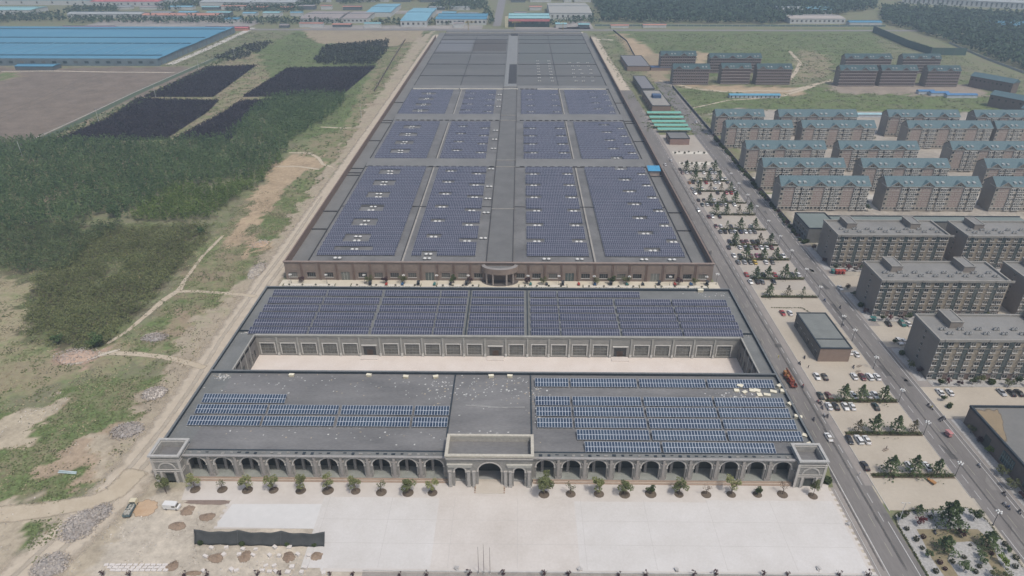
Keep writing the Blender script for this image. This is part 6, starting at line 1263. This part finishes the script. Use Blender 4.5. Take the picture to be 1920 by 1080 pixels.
# tufts and stones that nobody could count
def scatter(name, n, x0, x1, y0, y1, size, m, test, label, up=3.0, zz=.12, seed=1, cat='ground cover', flat=False):
    rng = np.random.default_rng(seed); X = rng.uniform(x0, x1, n); Y = rng.uniform(y0, y1, n)
    i = np.clip(np.searchsorted(GAX, X)-1, 0, len(GAX)-2); j = np.clip(np.searchsorted(GAY, Y)-1, 0, len(GAY)-2); g = gra.reshape(len(GAY), len(GAX))[j, i]
    q = vn(X+5000, Y+5000, 6, seed+2)*.6+vn(X+5000, Y+5000, 2.2, seed+3)*.4; k = test(g, q, X, Y); X, Y = X[k], Y[k]; c = len(X)
    V, F = leaves(np.stack([X, Y, np.full(c, zz)], 1), rng.uniform(.4, 1.5, c)*size, up, rng); o = obj(name, rawmesh(name, V, F, m)); tag(o, label, cat, None, 'stuff')
offroad = lambda X: (X < -136)
scatter('grass_tufts', 130000, -330, -119, 90, 430, .62, leafmat('tuft leaves', (.055,.085,.030), (.17,.19,.085), .1), lambda g, q, X, Y: (offroad(X) | ((Y < 150) & (X < -150)) | ((Y > 330) & (X < -134))) & (g+q*.9 > 1.12), 'coarse grass tufts over the waste ground left of the dirt road', seed=201)
scatter('dry_weeds', 60000, -330, -119, 90, 430, .55, leafmat('dry weeds', (.17,.14,.08), (.36,.31,.20), .05), lambda g, q, X, Y: offroad(X) & (q > .52) & (g > .1), 'dry straw coloured weeds over the waste ground', seed=202)
scatter('dark_weeds', 50000, -330, -119, 90, 430, .5, leafmat('dark weeds', (.045,.05,.03), (.10,.10,.06), .05), lambda g, q, X, Y: offroad(X) & (q < .42) & (g > .12), 'dark low weeds over the waste ground', seed=203)
scatter('scattered_stones', 42000, -230, -45, 95, 300, .45, leafmat('stone scraps', (.22,.20,.17), (.56,.53,.49), 0), lambda g, q, X, Y: (g < .3) & (q > .5) & ((X < -118) | ((Y < 154) & (X < P(420, 1000)[0])) | ((Y < 143) & (X < -45))) & (vn(X+5000, Y+5000, 18, 9) > .5), 'small pale stones scattered over bare ground and road edges', .2, .08, 204, 'stones')
scatter('grass_tufts', 60000, 108, 560, 560, 1090, 1.6, leafmat('tuft leaves far', (.06,.085,.035), (.14,.16,.075), .1), lambda g, q, X, Y: (g > .5) & (q > .48), 'coarse grass over the far right grassland', 4, .15, 205)
scatter('grass_tufts', 60000, -430, -134, 430, 1090, 1.5, leafmat('tuft leaves far', (.06,.085,.035), (.14,.16,.075), .1), lambda g, q, X, Y: (g > .5) & (q > .48), 'coarse grass over the far left fields', 4, .15, 206)
# ------------------------------------------------------------------ vehicles
CARC = {'white': (.62,.62,.61), 'silver': (.36,.37,.38), 'black': (.018,.018,.02), 'grey': (.13,.135,.14), 'maroon': (.10,.022,.022), 'red': (.30,.03,.03), 'dark green': (.022,.035,.03), 'dark blue': (.02,.025,.06), 'yellow': (.55,.38,.06), 'orange': (.30,.13,.04), 'cream': (.55,.50,.36), 'magenta': (.28,.04,.12), 'brown': (.10,.06,.04), 'teal': (.03,.13,.12)}
def carpaint(c):
    m = bpy.data.materials.new('car paint '+c); m.use_nodes = True; b = m.node_tree.nodes['Principled BSDF']; b.inputs['Base Color'].default_value = (*CARC[c], 1); b.inputs['Roughness'].default_value = .35; b.inputs['Coat Weight'].default_value = .5; return m
M_tyre = mat('tyre', (.02,.02,.02)); M_cg = glassy('car glass', (.012,.014,.016), .08)
wheel = MB(); 
for s in (0,): wheel.tube((-.11,0,0), (.11,0,0), .33, n=12, mi=0); wheel.tube((-.12,0,0), (.12,0,0), .19, n=8, mi=1)
wheel_me = wheel.mesh('wheel', [M_tyre, mat('rim', (.35,.35,.36), metal=.6, rough=.4)])
def car_proto(c, kind):
    t = thing('parked_car', '', 'car'); b = MB(); L, w = (4.6, .9) if kind == 's' else (4.7, .93)
    if kind == 's': sec = [(-2.3,.35,.62,.78),(-2.15,.25,.88,.86),(-1.5,.22,.98,.9),(-.9,.22,.96,.9),(.9,.22,.98,.9),(1.55,.22,.9,.9),(2.1,.25,.8,.86),(2.3,.35,.6,.76)]; cab = [(-1.75,.96,.74),(-1.05,1.40,.62),(.25,1.42,.62),(1.15,.97,.74)]
    else: sec = [(-2.35,.4,.9,.84),(-2.25,.3,1.05,.9),(-1.5,.28,1.12,.93),(1.2,.28,1.12,.93),(1.9,.28,1.02,.92),(2.25,.32,.92,.88),(2.35,.4,.7,.8)]; cab = [(-2.2,1.08,.8),(-1.9,1.66,.68),(.3,1.68,.68),(1.15,1.1,.8)]
    R = [[(-s[3],s[0],s[1]),(-s[3]*1.0,s[0],(s[1]+s[2])*.55),(-s[3]*.86,s[0],s[2]),(s[3]*.86,s[0],s[2]),(s[3],s[0],(s[1]+s[2])*.55),(s[3],s[0],s[1])] for s in sec]
    for a, d in zip(R, R[1:]):
        for i in range(6): j = (i+1) % 6; b.quad(a[i], a[j], d[j], d[i], 0)
    b.poly(R[0][::-1], 0); b.poly(R[-1], 0)
    (y0,z0,w0),(y1,z1,w1),(y2,z2,w2),(y3,z3,w3) = cab; b.quad((-w1,y1,z1),(w1,y1,z1),(w2,y2,z2),(-w2,y2,z2),0); b.box(-w1,w1,y1,y2,z1-.05,z1-.01,0)
    body = b.build('body', [CP[c]], t); g = MB()
    g.quad((-w0,y0,z0),(w0,y0,z0),(w1*.98,y1,z1-.02),(-w1*.98,y1,z1-.02)); g.quad((w3,y3,z3),(-w3,y3,z3),(-w2*.98,y2,z2-.02),(w2*.98,y2,z2-.02))
    for s in (-1,1): g.quad((s*w0,y0,z0),(s*w1,y1,z1-.02),(s*w2,y2,z2-.02),(s*w3,y3,z3))
    g.build('window_glass', [M_cg], t)
    for s in (-1,1):
        for y in (-1.42, 1.38): obj('wheel', wheel_me, t, (s*.82, y, .33))
        l = MB(); l.box(-.18, .18, -.03, .03, -.07, .07); l.build('headlight', [MC.get('hl') or MC.setdefault('hl', mat('headlight', (.6,.6,.58)))], t, (s*.6, 2.2 if kind == 's' else 2.27, .68)); l.build('tail_light', [MC.get('tl') or MC.setdefault('tl', mat('tail light', (.25,.02,.02)))], t, (s*.6, -2.24 if kind == 's' else -2.3, .78))
    return Proto(t)
CP = {c: carpaint(c) for c in CARC}; CPR = {}
cars = '''1538,744,dark green;1553,744,maroon;1599,743,white;1627,743,silver;1640,743,white;1553,763,white;1565,762,black;1582,761,white;1596,763,white;1640,763,dark green;1592,827,black;1607,823,white*;1623,825,white;1621,876,black;1705,877,white;1738,878,white;1762,738,white;1780,738,white;1877,738,silver;1895,739,black;1910,739,black
1467,589,red;1481,589,white;1601,666,white;1592,662,white;1531,708,white;1546,709,black;1601,708,white;1616,709,maroon;1630,709,white*;1644,709,white;1665,609,black;1691,609,teal*;1702,609,white;1685,643,white*;1693,642,white;1575,542,white;1326,403,maroon;1332,409,white;1350,409,black
1343,427,maroon;1352,427,white;1371,427,black;1408,426,white;1351,437,grey;1359,436,black;1369,436,black;1378,436,white;1388,436,dark blue;1397,436,white;1406,436,silver;1415,437,grey;1369,457,dark blue;1379,457,dark blue;1392,456,maroon;1400,455,maroon;1411,455,black;1421,456,dark green;1367,467,black;1387,466,white;1397,465,silver;1407,466,grey;1417,466,maroon;1427,466,white;1437,466,white;1447,467,maroon
1377,483,white;1389,484,black;1410,484,maroon;1421,484,magenta;1429,485,maroon;1462,484,black;1471,485,white;1384,494,grey;1396,494,silver;1407,495,black;1415,493,yellow;1436,494,white;1449,495,black;1399,516,red;1422,517,dark green;1432,518,black;1454,519,red;1486,519,black;1498,519,white;1406,529,white;1419,530,black;1428,529,grey;1450,530,black
1275,319,black;1287,325,white;1279,325,maroon;1295,325,grey;1319,325,white;1334,325,white;1340,324,white;1332,318,white;1292,343,orange;1299,343,black;1308,342,white;1323,343,red;1340,343,white;1347,343,white;1364,344,grey;1360,338,white;1352,336,white;1313,337,cream;1320,337,cream;1335,338,silver;1299,357,silver;1303,364,white;1312,364,black;1317,357,white;1342,357,white;1346,364,black;1363,365,red;1372,365,red;1380,364,white;1377,357,white;1311,379,black;1321,379,brown;1340,379,white;1363,379,black;1317,386,dark green;1326,386,white;1334,386,black;1342,385,white;1352,386,grey;1360,385,white;1377,386,white'''.replace('\n', ';').split(';')
CL = []
for c in cars:
    a, b_, col = c.split(','); suv = col.endswith('*'); col = col.rstrip('*'); CL.append((*P(int(a), int(b_)), col, suv))
def rowkey(x, y):
    if x > 158:
        return 'yard before the nearest dormitory' if y < 235 else 'yard before the middle dormitory' if y < 275 else 'yard before the rear dormitory'
    if 205 < y < 280 and not (y < 211): return 'open lot by the service building'+(', upper pair' if y > 262 else '')
    i = min(range(13), key=lambda k: abs(HED[k]-y)); return ('below' if y < HED[i] else 'above')+f' the {hname(i)}'
CL.sort(key=lambda c: (rowkey(c[0], c[1]), c[0])); cnt = {}
for x, y, col, suv in CL:
    kk = (col, suv)
    if kk not in CPR: CPR[kk] = car_proto(col, 'u' if suv else 's')
    rk = rowkey(x, y); i = cnt.get(rk, 0); cnt[rk] = i+1
    if x < 158 and not rk.startswith('open'):
        hi = min(range(13), key=lambda k: abs(HED[k]-y)); d = y-HED[hi]
        if abs(d) < 6: y = HED[hi]+(3.9 if d > 0 else -3.9)
    prev = [q for q in cnt.get('xy', []) if abs(q[1]-y) < 4.2 and abs(q[0]-x) < 2.15]
    if prev: x = max(q[0] for q in prev)+2.2
    cnt.setdefault('xy', []).append((x, y))
    lab = f'{col} {"estate" if suv else "saloon"}, {od(i)} from left {"in the " if rk[:4] in ("yard", "open") else ""}{rk}'
    CPR[kk].put((x, y, .12), (0 if (i*7+int(y)) % 3 else math.pi)+random.uniform(-.05, .05), lab, 'cars parked between the roads')
for px, py, col, rz, l in ((1553,822,'white',0,'white saloon driving down the west road near the corner tower'),(1309,395,'white',math.pi,'white saloon on the west road beside the brick hall'),(1305,230,'white',0,'white car on the far east road by the blue-grey wall'),(1247,310,'white',0,'white car at the west road edge near the gravel beds'),(1258,302,'white',0,'white car behind the one at the gravel bed edge')):
    CPR[(col, False)].put((*P(px, py), .06), rz+.02, l)
# white van and flatbed truck in the work yard
CP['van'] = CP['white']
x, y = P(325, 953); t = thing('van', 'white delivery van parked in the work yard below the left corner tower', 'van', (x, y, 0), math.radians(-94))
b = MB(); b.box(-.95, .95, -2.7, .9, .45, 2.25, 0); b.box(-.93, .93, .9, 1.4, .45, 2.2, 0)
b.quad((-.93,1.4,1.3),(.93,1.4,1.3),(.8,.95,2.15),(-.8,.95,2.15),0); b.box(-.9,.9,1.4,2.3,.45,1.15,0); b.quad((-.9,1.4,1.3),(-.9,2.3,1.15),(.9,2.3,1.15),(.9,1.4,1.3),0); b.build('body', [CP['white']], t)
b = MB(); b.quad((.85,1.75,1.24),(-.85,1.75,1.24),(-.76,1.2,2.1),(.76,1.2,2.1)); b.box(-.97,-.955,.2,1.3,1.3,1.95); b.box(.955,.97,.2,1.3,1.3,1.95); b.build('window_glass', [M_cg], t)
for s in (-1,1):
    for yy in (-1.8, 1.5): obj('wheel', wheel_me, t, (s*.85, yy, .34))
x, y = P(246, 958); t = thing('flatbed_truck', 'small truck with pale cab and loaded flatbed beside the orange sand spill', 'truck', (x, y, 0), math.radians(4))
b = MB(); b.box(-1, 1, 1.7, 3.3, .5, 2.2, 0); b.build('cab', [CP['cream']], t); b = MB(); b.box(-.9,.9,3.3,3.32,1.3,2.0); b.box(-.8,.8,1.68,1.7,1.4,2.0); b.build('window_glass', [M_cg], t)
b = MB(); b.box(-1.1, 1.1, -3.2, 1.5, .8, .95, 0); 
for q in ((-1.1,-1.02,-3.2,1.5),(1.02,1.1,-3.2,1.5),(-1.02,1.02,-3.2,-3.1),(-1.02,1.02,1.42,1.5)): b.box(*q, .95, 1.5, 0)
b.build('load_bed', [mat('truck bed', (.10,.14,.15))], t)
b = MB(); rr2 = random.Random(4)
for _ in range(40): a, c = rr2.uniform(-.85,.85), rr2.uniform(-2.9,1.2); s = rr2.uniform(.12,.3); b.box(a-s,a+s,c-s,c+s,.95,1.1+rr2.uniform(.1,.5), 0)
b.build('cargo', [mat('cargo', (.36,.35,.31), var=.3, scale=2)], t)
for s in (-1,1):
    for yy in (-2.2, 2.4): obj('wheel', wheel_me, t, (s*.9, yy, .4))
# orange truck crane on the west road
x, y = P(1482, 716); t = thing('truck_crane', 'red and orange truck crane parked on the west road beside the arcade building', 'truck crane', (x-.4, y, .05), math.radians(3))
m1 = mat('crane red', (.19,.05,.035), var=.3, scale=1.5); m2 = mat('crane orange', (.27,.13,.055), var=.2, scale=1.5)
b = MB(); b.box(-1.25, 1.25, -5.5, 5.4, .9, 1.5, 0); b.box(-1.2, 1.2, 3.4, 5.4, 1.5, 2.9, 1); b.build('chassis', [m1, m2], t)
b = MB(); b.box(-1.0, 1.1, -2.8, .6, 1.5, 2.7, 0); b.box(-1.2, -.3, .2, 1.8, 1.5, 3.0, 1); b.build('crane_house', [m1, m2], t)
b = MB(); b.tube((.3,-2.5,2.9), (.4,6.2,3.4), .42, .3, 4, 0); b.tube((.3,-1,3.3), (.4,6.0,3.7), .2, .15, 4, 1); b.build('boom', [m2, m1], t)
b = MB()
for k in range(26): a, c = rr2.uniform(-1.1,1.1), rr2.uniform(-5.4,3.2); b.box(a-.12,a+.12,c-.3,c+.3,1.5,1.5+rr2.uniform(.2,.9), k % 2)
for s in (-1,1):
    for c in (-5,-1,3): b.box(*sorted((s*1.25,s*1.6)),c,c+.4,.5,1.1,0)
b.build('deck_gear', [m1, mat('gear dark', (.05,.04,.04))], t)
b = MB(); b.box(-1.1,1.1,5.4,5.42,1.9,2.7); b.build('window_glass', [M_cg], t)
for s in (-1,1):
    for yy in (-4.3,-3.1,2.0,4.3): o = obj('wheel', wheel_me, t, (s*1.1, yy, .5)); o.scale = (1.5,1.5,1.5)
t.scale = (.85,.85,.85)
# small loader beside hedge, three-wheelers
def trike(px, py, col, label, cover, rz=0, group=None):
    t = thing('cargo_tricycle', label, 'tricycle', (*P(px, py), .08), rz, group); m = mat('trike '+col, {'red': (.30,.05,.04), 'orange': (.32,.17,.07), 'teal': (.04,.14,.13), 'pink': (.42,.20,.20), 'blue': (.04,.10,.2), 'dark': (.04,.045,.05)}[col])
    b = MB(); b.box(-.6,.6,-1.4,.3,.5,1.0,0); b.box(-.35,.35,.3,1.3,.5,.75,0); b.tube((0,1.2,.4),(0,1.0,1.15),.06,n=5); b.tube((-.4,1.0,1.15),(.4,1.0,1.15),.05,n=5); b.build('body', [m], t)
    if cover: c = MB(); c.extr([(-1.5,1.9),(1.1,1.8),(1.0,2.05),(-.2,2.2),(-1.4,2.1)], -.75, .75); [c.tube((s*.6,-1.3,.9),(s*.6,-1.3,1.95),.04,n=4) for s in (-1,1)]; c.build('canopy', [m], t)
    for xx, yy in ((-.6,-1),(.6,-1),(0,1.3)): o = obj('wheel', wheel_me, t, (xx, yy, .3)); o.scale = (.6,.85,.85)
GTK = 'cargo tricycles'
for a in ((1745,905,'orange','orange brown cargo tricycle below the nearest hedge of the parking strip',0,.5),(1567,513,'red','red cargo tricycle, first of three before the rear dormitory',1,0),(1573,513,'red','red cargo tricycle, second of three before the rear dormitory',1,.1),(1580,513,'red','red cargo tricycle, third of three before the rear dormitory',1,0),(1560,512,'teal','teal cargo tricycle left of the three red ones',1,0),(1635,602,'teal','teal covered cargo tricycle before the middle dormitory corner',1,1.4),(1776,817,'pink','pink umbrella tricycle riding on the lower east road',1,.2)): trike(*a[:5], rz=a[5], group=GTK)
# ------------------------------------------------------------------ riders and walkers
def skinned(name, verts, edges, rad, m, parent):
    me = bpy.data.meshes.new(name); me.from_pydata(verts, edges, []); me.materials.append(m); o = obj(name, me, parent); md = o.modifiers.new('skin', 'SKIN'); 
    for v, r in zip(me.skin_vertices[0].data, rad): v.radius = (r, r)
    me.skin_vertices[0].data[0].use_root = True; o.modifiers.new('sub', 'SUBSURF').levels = 1; o.modifiers['sub'].render_levels = 1; return o
def person_mesh(sit, m):
    if sit: v = [(0,-.1,.85),(0,-.05,1.1),(0,.02,1.32),(0,.05,1.46),(0,.08,1.6),(-.18,0,1.36),(-.22,.2,1.15),(-.24,.45,1.08),(.18,0,1.36),(.22,.2,1.15),(.24,.45,1.08),(-.1,-.02,.82),(-.15,.35,.78),(-.15,.36,.38),(-.15,.5,.33),(.1,-.02,.82),(.15,.35,.78),(.15,.36,.38),(.15,.5,.33)]
    else: v = [(0,0,.95),(0,0,1.15),(0,0,1.4),(0,0,1.52),(0,.01,1.66),(-.19,0,1.42),(-.24,-.03,1.15),(-.25,.08,.9),(.19,0,1.42),(.24,.03,1.15),(.25,.1,.9),(-.09,0,.9),(-.1,.12,.5),(-.1,.1,.1),(-.1,.22,.04),(.09,0,.9),(.1,-.04,.5),(.1,-.18,.12),(.1,-.06,.04)]
    return v, [(0,1),(1,2),(2,3),(3,4),(2,5),(5,6),(6,7),(2,8),(8,9),(9,10),(0,11),(11,12),(12,13),(13,14),(0,15),(15,16),(16,17),(17,18)], [.14,.13,.15,.06,.11,.06,.045,.035,.06,.045,.035,.09,.065,.045,.04,.09,.065,.045,.04]
PC = {'dark': (.04,.04,.045), 'white': (.5,.5,.5), 'red': (.3,.05,.05), 'blue': (.05,.09,.2), 'yellow': (.45,.38,.08), 'pink': (.4,.2,.22)}
PP = {}
def person(x, y, sit, col, label, rz=0, z=.06):
    k = (sit, col)
    if k not in PP: v, e, r = person_mesh(sit, None); tm = skinned('person', v, e, r, mat('clothes '+col, PC[col]), None); PP[k] = tm.data; bpy.data.objects.remove(tm)
    o = obj('person', PP[k], None, (x, y, z), rz); o.modifiers.new('skin', 'SKIN'); s = o.modifiers.new('sub', 'SUBSURF'); s.levels = s.render_levels = 1
    return tag(o, label, 'person', 'people on the roads')
sc_t = thing('scooter', '', 'scooter'); b = MB(); b.box(-.16,.16,-.75,.15,.45,.72,0); b.box(-.14,.14,.1,.55,.28,.36,0); b.tube((0,.6,.3),(0,.45,1.05),.05,n=5); b.tube((-.32,.45,1.03),(.32,.45,1.03),.03,n=5); b.box(-.18,.18,.5,.62,.35,.85,0); b.build('body', [mat('scooter body', (.10,.10,.12), var=.4)], sc_t)
for yy in (-.6, .68): o = obj('wheel', wheel_me, sc_t, (0, yy, .26)); o.scale = (.45,.8,.8)
scp = Proto(sc_t)
riders = [(1533,755,'red'),(1538,758,'dark'),(1541,766,'dark'),(1545,781,'white'),(1551,782,'dark'),(1740,762,'dark'),(1746,767,'yellow'),(1765,787,'dark'),(1770,785,'white'),(1762,789,'dark'),(1835,875,'white'),(1883,948,'white'),(1890,954,'blue'),(1911,962,'dark'),(1882,928,'dark'),(1499,683,'dark'),(1508,672,'dark'),(1525,788,'dark'),(1575,578,'dark'),(1580,610,'white'),(1546,565,'blue'),(1600,690,'dark'),(1505,726,'red'),(1752,1000,'dark')]
for i, (px, py, c) in enumerate(riders):
    x, y = P(px, py); rd = 'west' if x < 125 else 'east'; far_ = 'lower' if y < 190 else 'middle' if y < 240 else 'upper'
    rz = 0 if rd == 'east' else math.pi; rz += random.uniform(-.25, .25)
    scp.put((x, y, .06), rz, f'dark scooter, {od(i)} of the riders counted up the roads, {far_} {rd} road', 'scooters on the roads', 1.0)
    s = person(x, y, True, c, f'person in {c} clothes riding a scooter on the {far_} {rd} road, rider {ORD[i] if i < 20 else od(i)}', rz)
for i, (px, py, c, l) in enumerate(((1611,892,'white','person in white standing at the kerb behind the parked black car'),(1515,691,'dark','person walking along the west road kerb above the orange crane'),(1459,672,'yellow','person in yellow walking on the road beside the courtyard wing'),(1550,838,'dark','person standing on the paving beside the road'),(604,562,'white','person in white standing between the solar arrays of the second roof'))):
    x, y = P(px, py, AR if px == 604 else 0)
    if px == 1550: x, y = P(1661, 843)
    person(x, y, False, c, l, .4*i, AR if px == 604 else .12)
# ------------------------------------------------------------------ lamps, poles and yard things
lt = thing('street_lamp', '', 'street lamp'); b = MB(); b.tube((0,0,0), (0,0,5.6), .11, .07, 8); b.box(-.2,.2,-.2,.2,0,.35); b.build('pole', [mat('lamp pole', (.10,.10,.10))], lt)
b = MB()
for i in range(5): a = i*1.2566; b.tube((0,0,5.3), (.75*math.cos(a), .75*math.sin(a), 5.5), .04, n=4)
b.build('arms', [mat('lamp arm', (.4,.4,.39))], lt)
gb = MB(); gb.lathe([(.02,0),(.2,.06),(.27,.25),(.2,.45),(.02,.52)], n=8); gme = gb.mesh('globe', [mat('white globe', (.70,.70,.68), rough=.3, var=.03)])
for i in range(5): a = i*1.2566; obj('globe', gme, lt, (.75*math.cos(a), .75*math.sin(a), 5.5))
obj('globe', gme, lt, (0, 0, 5.7)); lp = Proto(lt); GLP = 'white globe street lamps'
ly = [148.9,169.6,190.0,208.5,230,250.5,262,289.0,307.5,329,347.4,368.5,390.8,410,430.6,450]
for i, y in enumerate(ly): lp.put((145.3, y, .1), i, f'white globe lamp, {od(i)} up the left kerb of the east road', GLP)
for i, px in enumerate((545,612,683,757,819,878,990,1048,1114,1180,1257,1325)): lp.put((PX(px, 522, 300.2)[0], 300.2, .1), i, f'white globe lamp, {od(i)} from the left before the brick hall', GLP, .85)
lp.put((98.9, 301.5, .1), 0, 'white globe lamp at the right end corner of the brick hall', GLP)
x, y = P(1684, 981); t = thing('lamp_mast', 'tall plain white mast standing in the top left corner of the gravel garden', 'mast', (x, y, .15)); b = MB(); b.tube((0,0,0), (0,0,8.5), .12, .07, 8); b.build('pole', [mat('white mast', (.50,.50,.50))], t); b = MB(); b.tube((-1,0,8.5), (1,0,8.5), .06, n=5); b.box(-1.3,-.7,-.15,.15,8.4,8.6); b.box(.7,1.3,-.15,.15,8.4,8.6); b.build('lamp_head', [M_white], t)
for i, (x, h, l) in enumerate(((897.5,11.0,'left one'),(907.5,12.0,'middle, tallest one'),(919,10.8,'right one'))):
    X, Y = P(x, 1076, 0); t = thing('flagpole', f'thin dark flagpole on the plaza, {l} of three', 'flagpole', (X, min(Y, 131), .1), 0, 'three flagpoles on the plaza'); b = MB(); b.tube((0,0,0), (0,0,h), .09, .04, 6); b.build('pole', [mat('pole steel', (.16,.13,.13))], t); b = MB(); b.tube((0,0,0), (0,0,.35), .22, n=8); b.build('base', [M_kerb], t)
ut = thing('utility_pole', '', 'utility pole'); b = MB(); b.tube((0,0,0), (0,0,13), .22, .14, 6); b.build('pole', [mat('pole concrete', (.42,.42,.40))], ut); b = MB(); b.box(-1.3,1.3,-.08,.08,12,12.2); b.build('crossarm', [M_rack], ut); up = Proto(ut)
for i, (px, py) in enumerate(((43,296),(186,231),(293,185),(374,134),(440,108),(678,222))): up.put((*P(px, py), 0), 1.0, f'pale concrete utility pole, {["lowest of the ditch row","second up the ditch row","third up the ditch row","fourth up the ditch row","highest of the ditch row","alone beside the dirt road"][i]}', 'utility poles by the ditch')
# net screen
x0, y0 = P(365, 1021); x1, y1 = P(608, 1026)
t = thing('shade_net', 'long sagging dark grey net screen standing across the work yard', 'net screen', (x0, y0, 0)); W2 = x1-x0; H2 = 5.4; V = []; F = []; n1, n2 = 48, 6
sag = lambda u: .75*math.sin(math.pi*((u*2.72) % 1 if u*2.72 < 2.72 else 1))
for i in range(n1+1):
    u = i/n1; k = u*3; fr = k-math.floor(k) if u < 1 else 0; sg = 0.8*4*fr*(1-fr)
    for j in range(n2+1): v = j/n2; V.append((W2*u*(1-.0*v)+v*.6, (y1-y0)*u+.9*math.sin(v*math.pi*.5)+.15*math.sin(u*40), (H2-sg)*v))
F = [(i*(n2+1)+j, (i+1)*(n2+1)+j, (i+1)*(n2+1)+j+1, i*(n2+1)+j+1) for i in range(n1) for j in range(n2)]
nm_ = mat('shade net', (.050,.055,.058), col2=(.085,.09,.092), scale=.4, rough=.95); obj('net', rawmesh('net', V, F, nm_), t).modifiers.new('s', 'SOLIDIFY').thickness = .03
for u in (0, .333, .667, 1): b = MB(); b.tube((W2*u-.1, (y1-y0)*u, 0), (W2*u+.6, (y1-y0)*u+.95, H2+.15), .07, n=6); b.build('post', [M_rack], t)
# stone blocks
blk_ = MB(); blk_.box(-.62, .62, -.45, .45, 0, .85, 0); sbm = blk_.mesh('stone_block', [mat('pale stone block', (.50,.46,.43), col2=(.60,.57,.54), scale=1.5, obj=True)])
rb = random.Random(8); bp = [(386,1045),(420,1041),(449,1041),(475,1042),(506,1043),(524,1044),(559,1041),(580,1043),(499,1062),(515,1063),(548,1064),(572,1066),(435,1070),(444,1071),(493,1072),(506,1073),(517,1073),(540,1074),(566,1075),(397,1028),(425,1028),(456,1031),(480,1031),(516,1028),(543,1027),(382,1072),(607,1075)]
for i, (px, py) in enumerate(bp):
    o = obj('stone_block', sbm, None, (*P(px, py), 0), rb.uniform(-.7, .7)); o.scale = (rb.uniform(.8,1.2), rb.uniform(.8,1.3), rb.uniform(.7,1.1)); tag(o, f'pale stone block in the yard below the net screen, {od(i)} of the loose blocks', 'stone block', 'loose stone blocks')
i = 0
for r_ in range(3):
    for px in range(200+r_*6, 312, 11):
        x, y = P(px, 1060+r_*5); o = obj('stone_slab', sbm, None, (x, y, 0), rb.uniform(-.15, .15)); o.scale = (rb.uniform(.9,1.3), rb.uniform(.7,1), .45); tag(o, f'pale stone slab, {od(i)} of the rows laid out at the bottom left', 'stone slab', 'stone slabs laid in rows'); i += 1
t = thing('pipe_bundle', 'two pale blue grey pipes lying on the bare ground left of the dirt road', 'pipes', (*P(128, 886), .1), -.12); b = MB(); b.tube((-3.2,0,.25),(3,.2,.25),.25,n=8); b.build('pipe', [mat('pale pipe', (.35,.42,.43))], t); b = MB(); b.tube((-3,-.7,.25),(3.3,-.4,.25),.25,n=8); b.build('pipe', [mat('pale pipe', (.35,.42,.43))], t)
for i, (px, py, l) in enumerate(((1590,984,'grey sacks heap on the plaza near the notched right edge'),(1535,1068,'grey sack on the plaza at the bottom right'),(857,1067,'small grey box on the plaza left of the flagpoles'),(1087,1068,'small grey box on the plaza right of the flagpoles'),(1268,1069,'small grey box at the bottom right half of the plaza'))):
    t = thing('cement_sacks', l, 'sacks', (*P(px, py), .15), i); 
    for k in range(3): b = MB(); b.box(-.6,.6,-.35,.35,k*.2,k*.2+.18); b.build('sack', [mat('sack grey', (.36,.35,.34))], t, (.2*k-.2, .3*(k % 2), 0), .5*k)
for i, (px, py) in enumerate(((1660,844),(1609,697),(1611,687))): 
    t = thing('debris', ['dark piece of debris on the empty lot by the road','flat tan debris on the lot before the service building','tan debris pile just below the service building'][i], 'debris', (*P(px, py), .1), .5); b = MB(); b.box(-1.3,1.3,-.4,.4,0,.15); b.box(-.5,.9,-.5,.5,.15,.3); b.build('debris_boards', [mat('debris tan', (.24,.20,.16), var=.3)], t)
# planters and bikes along the rear of the arcade building forecourt
for i in range(22):
    px = 695+i*30
    if 900 < px < 975: continue
    trk = ['dark','red','blue','dark','teal','dark'][i % 6]; trike(px, 534, trk, f'small {trk} tricycle, {od(i)} in the row parked behind the second solar roof', i % 3 == 0, 0, 'tricycles parked on the brick hall forecourt')
# ------------------------------------------------------------------ air
hz = bpy.data.materials.new('haze air'); hz.use_nodes = True; hn = hz.node_tree; hn.nodes.remove(hn.nodes['Principled BSDF']); pv = hn.nodes.new('ShaderNodeVolumePrincipled')
pv.inputs['Color'].default_value = (.68,.83,1.0,1); pv.inputs['Density'].default_value = .00027; pv.inputs['Anisotropy'].default_value = .2; hn.links.new(pv.outputs[0], hn.nodes['Material Output'].inputs['Volume'])
b = MB(); b.box(-9500, 9500, -3500, 12500, -1.0, 185.0); hb = b.build('haze', [hz]); hb['kind'] = 'stuff'; hb['label'] = 'thin bluish summer haze over the whole plain'
for pr in PROTOS:
    if not pr.used:
        for o in list(pr.r.children_recursive)+[pr.r]: bpy.data.objects.remove(o)
bpy.context.view_layer.update()
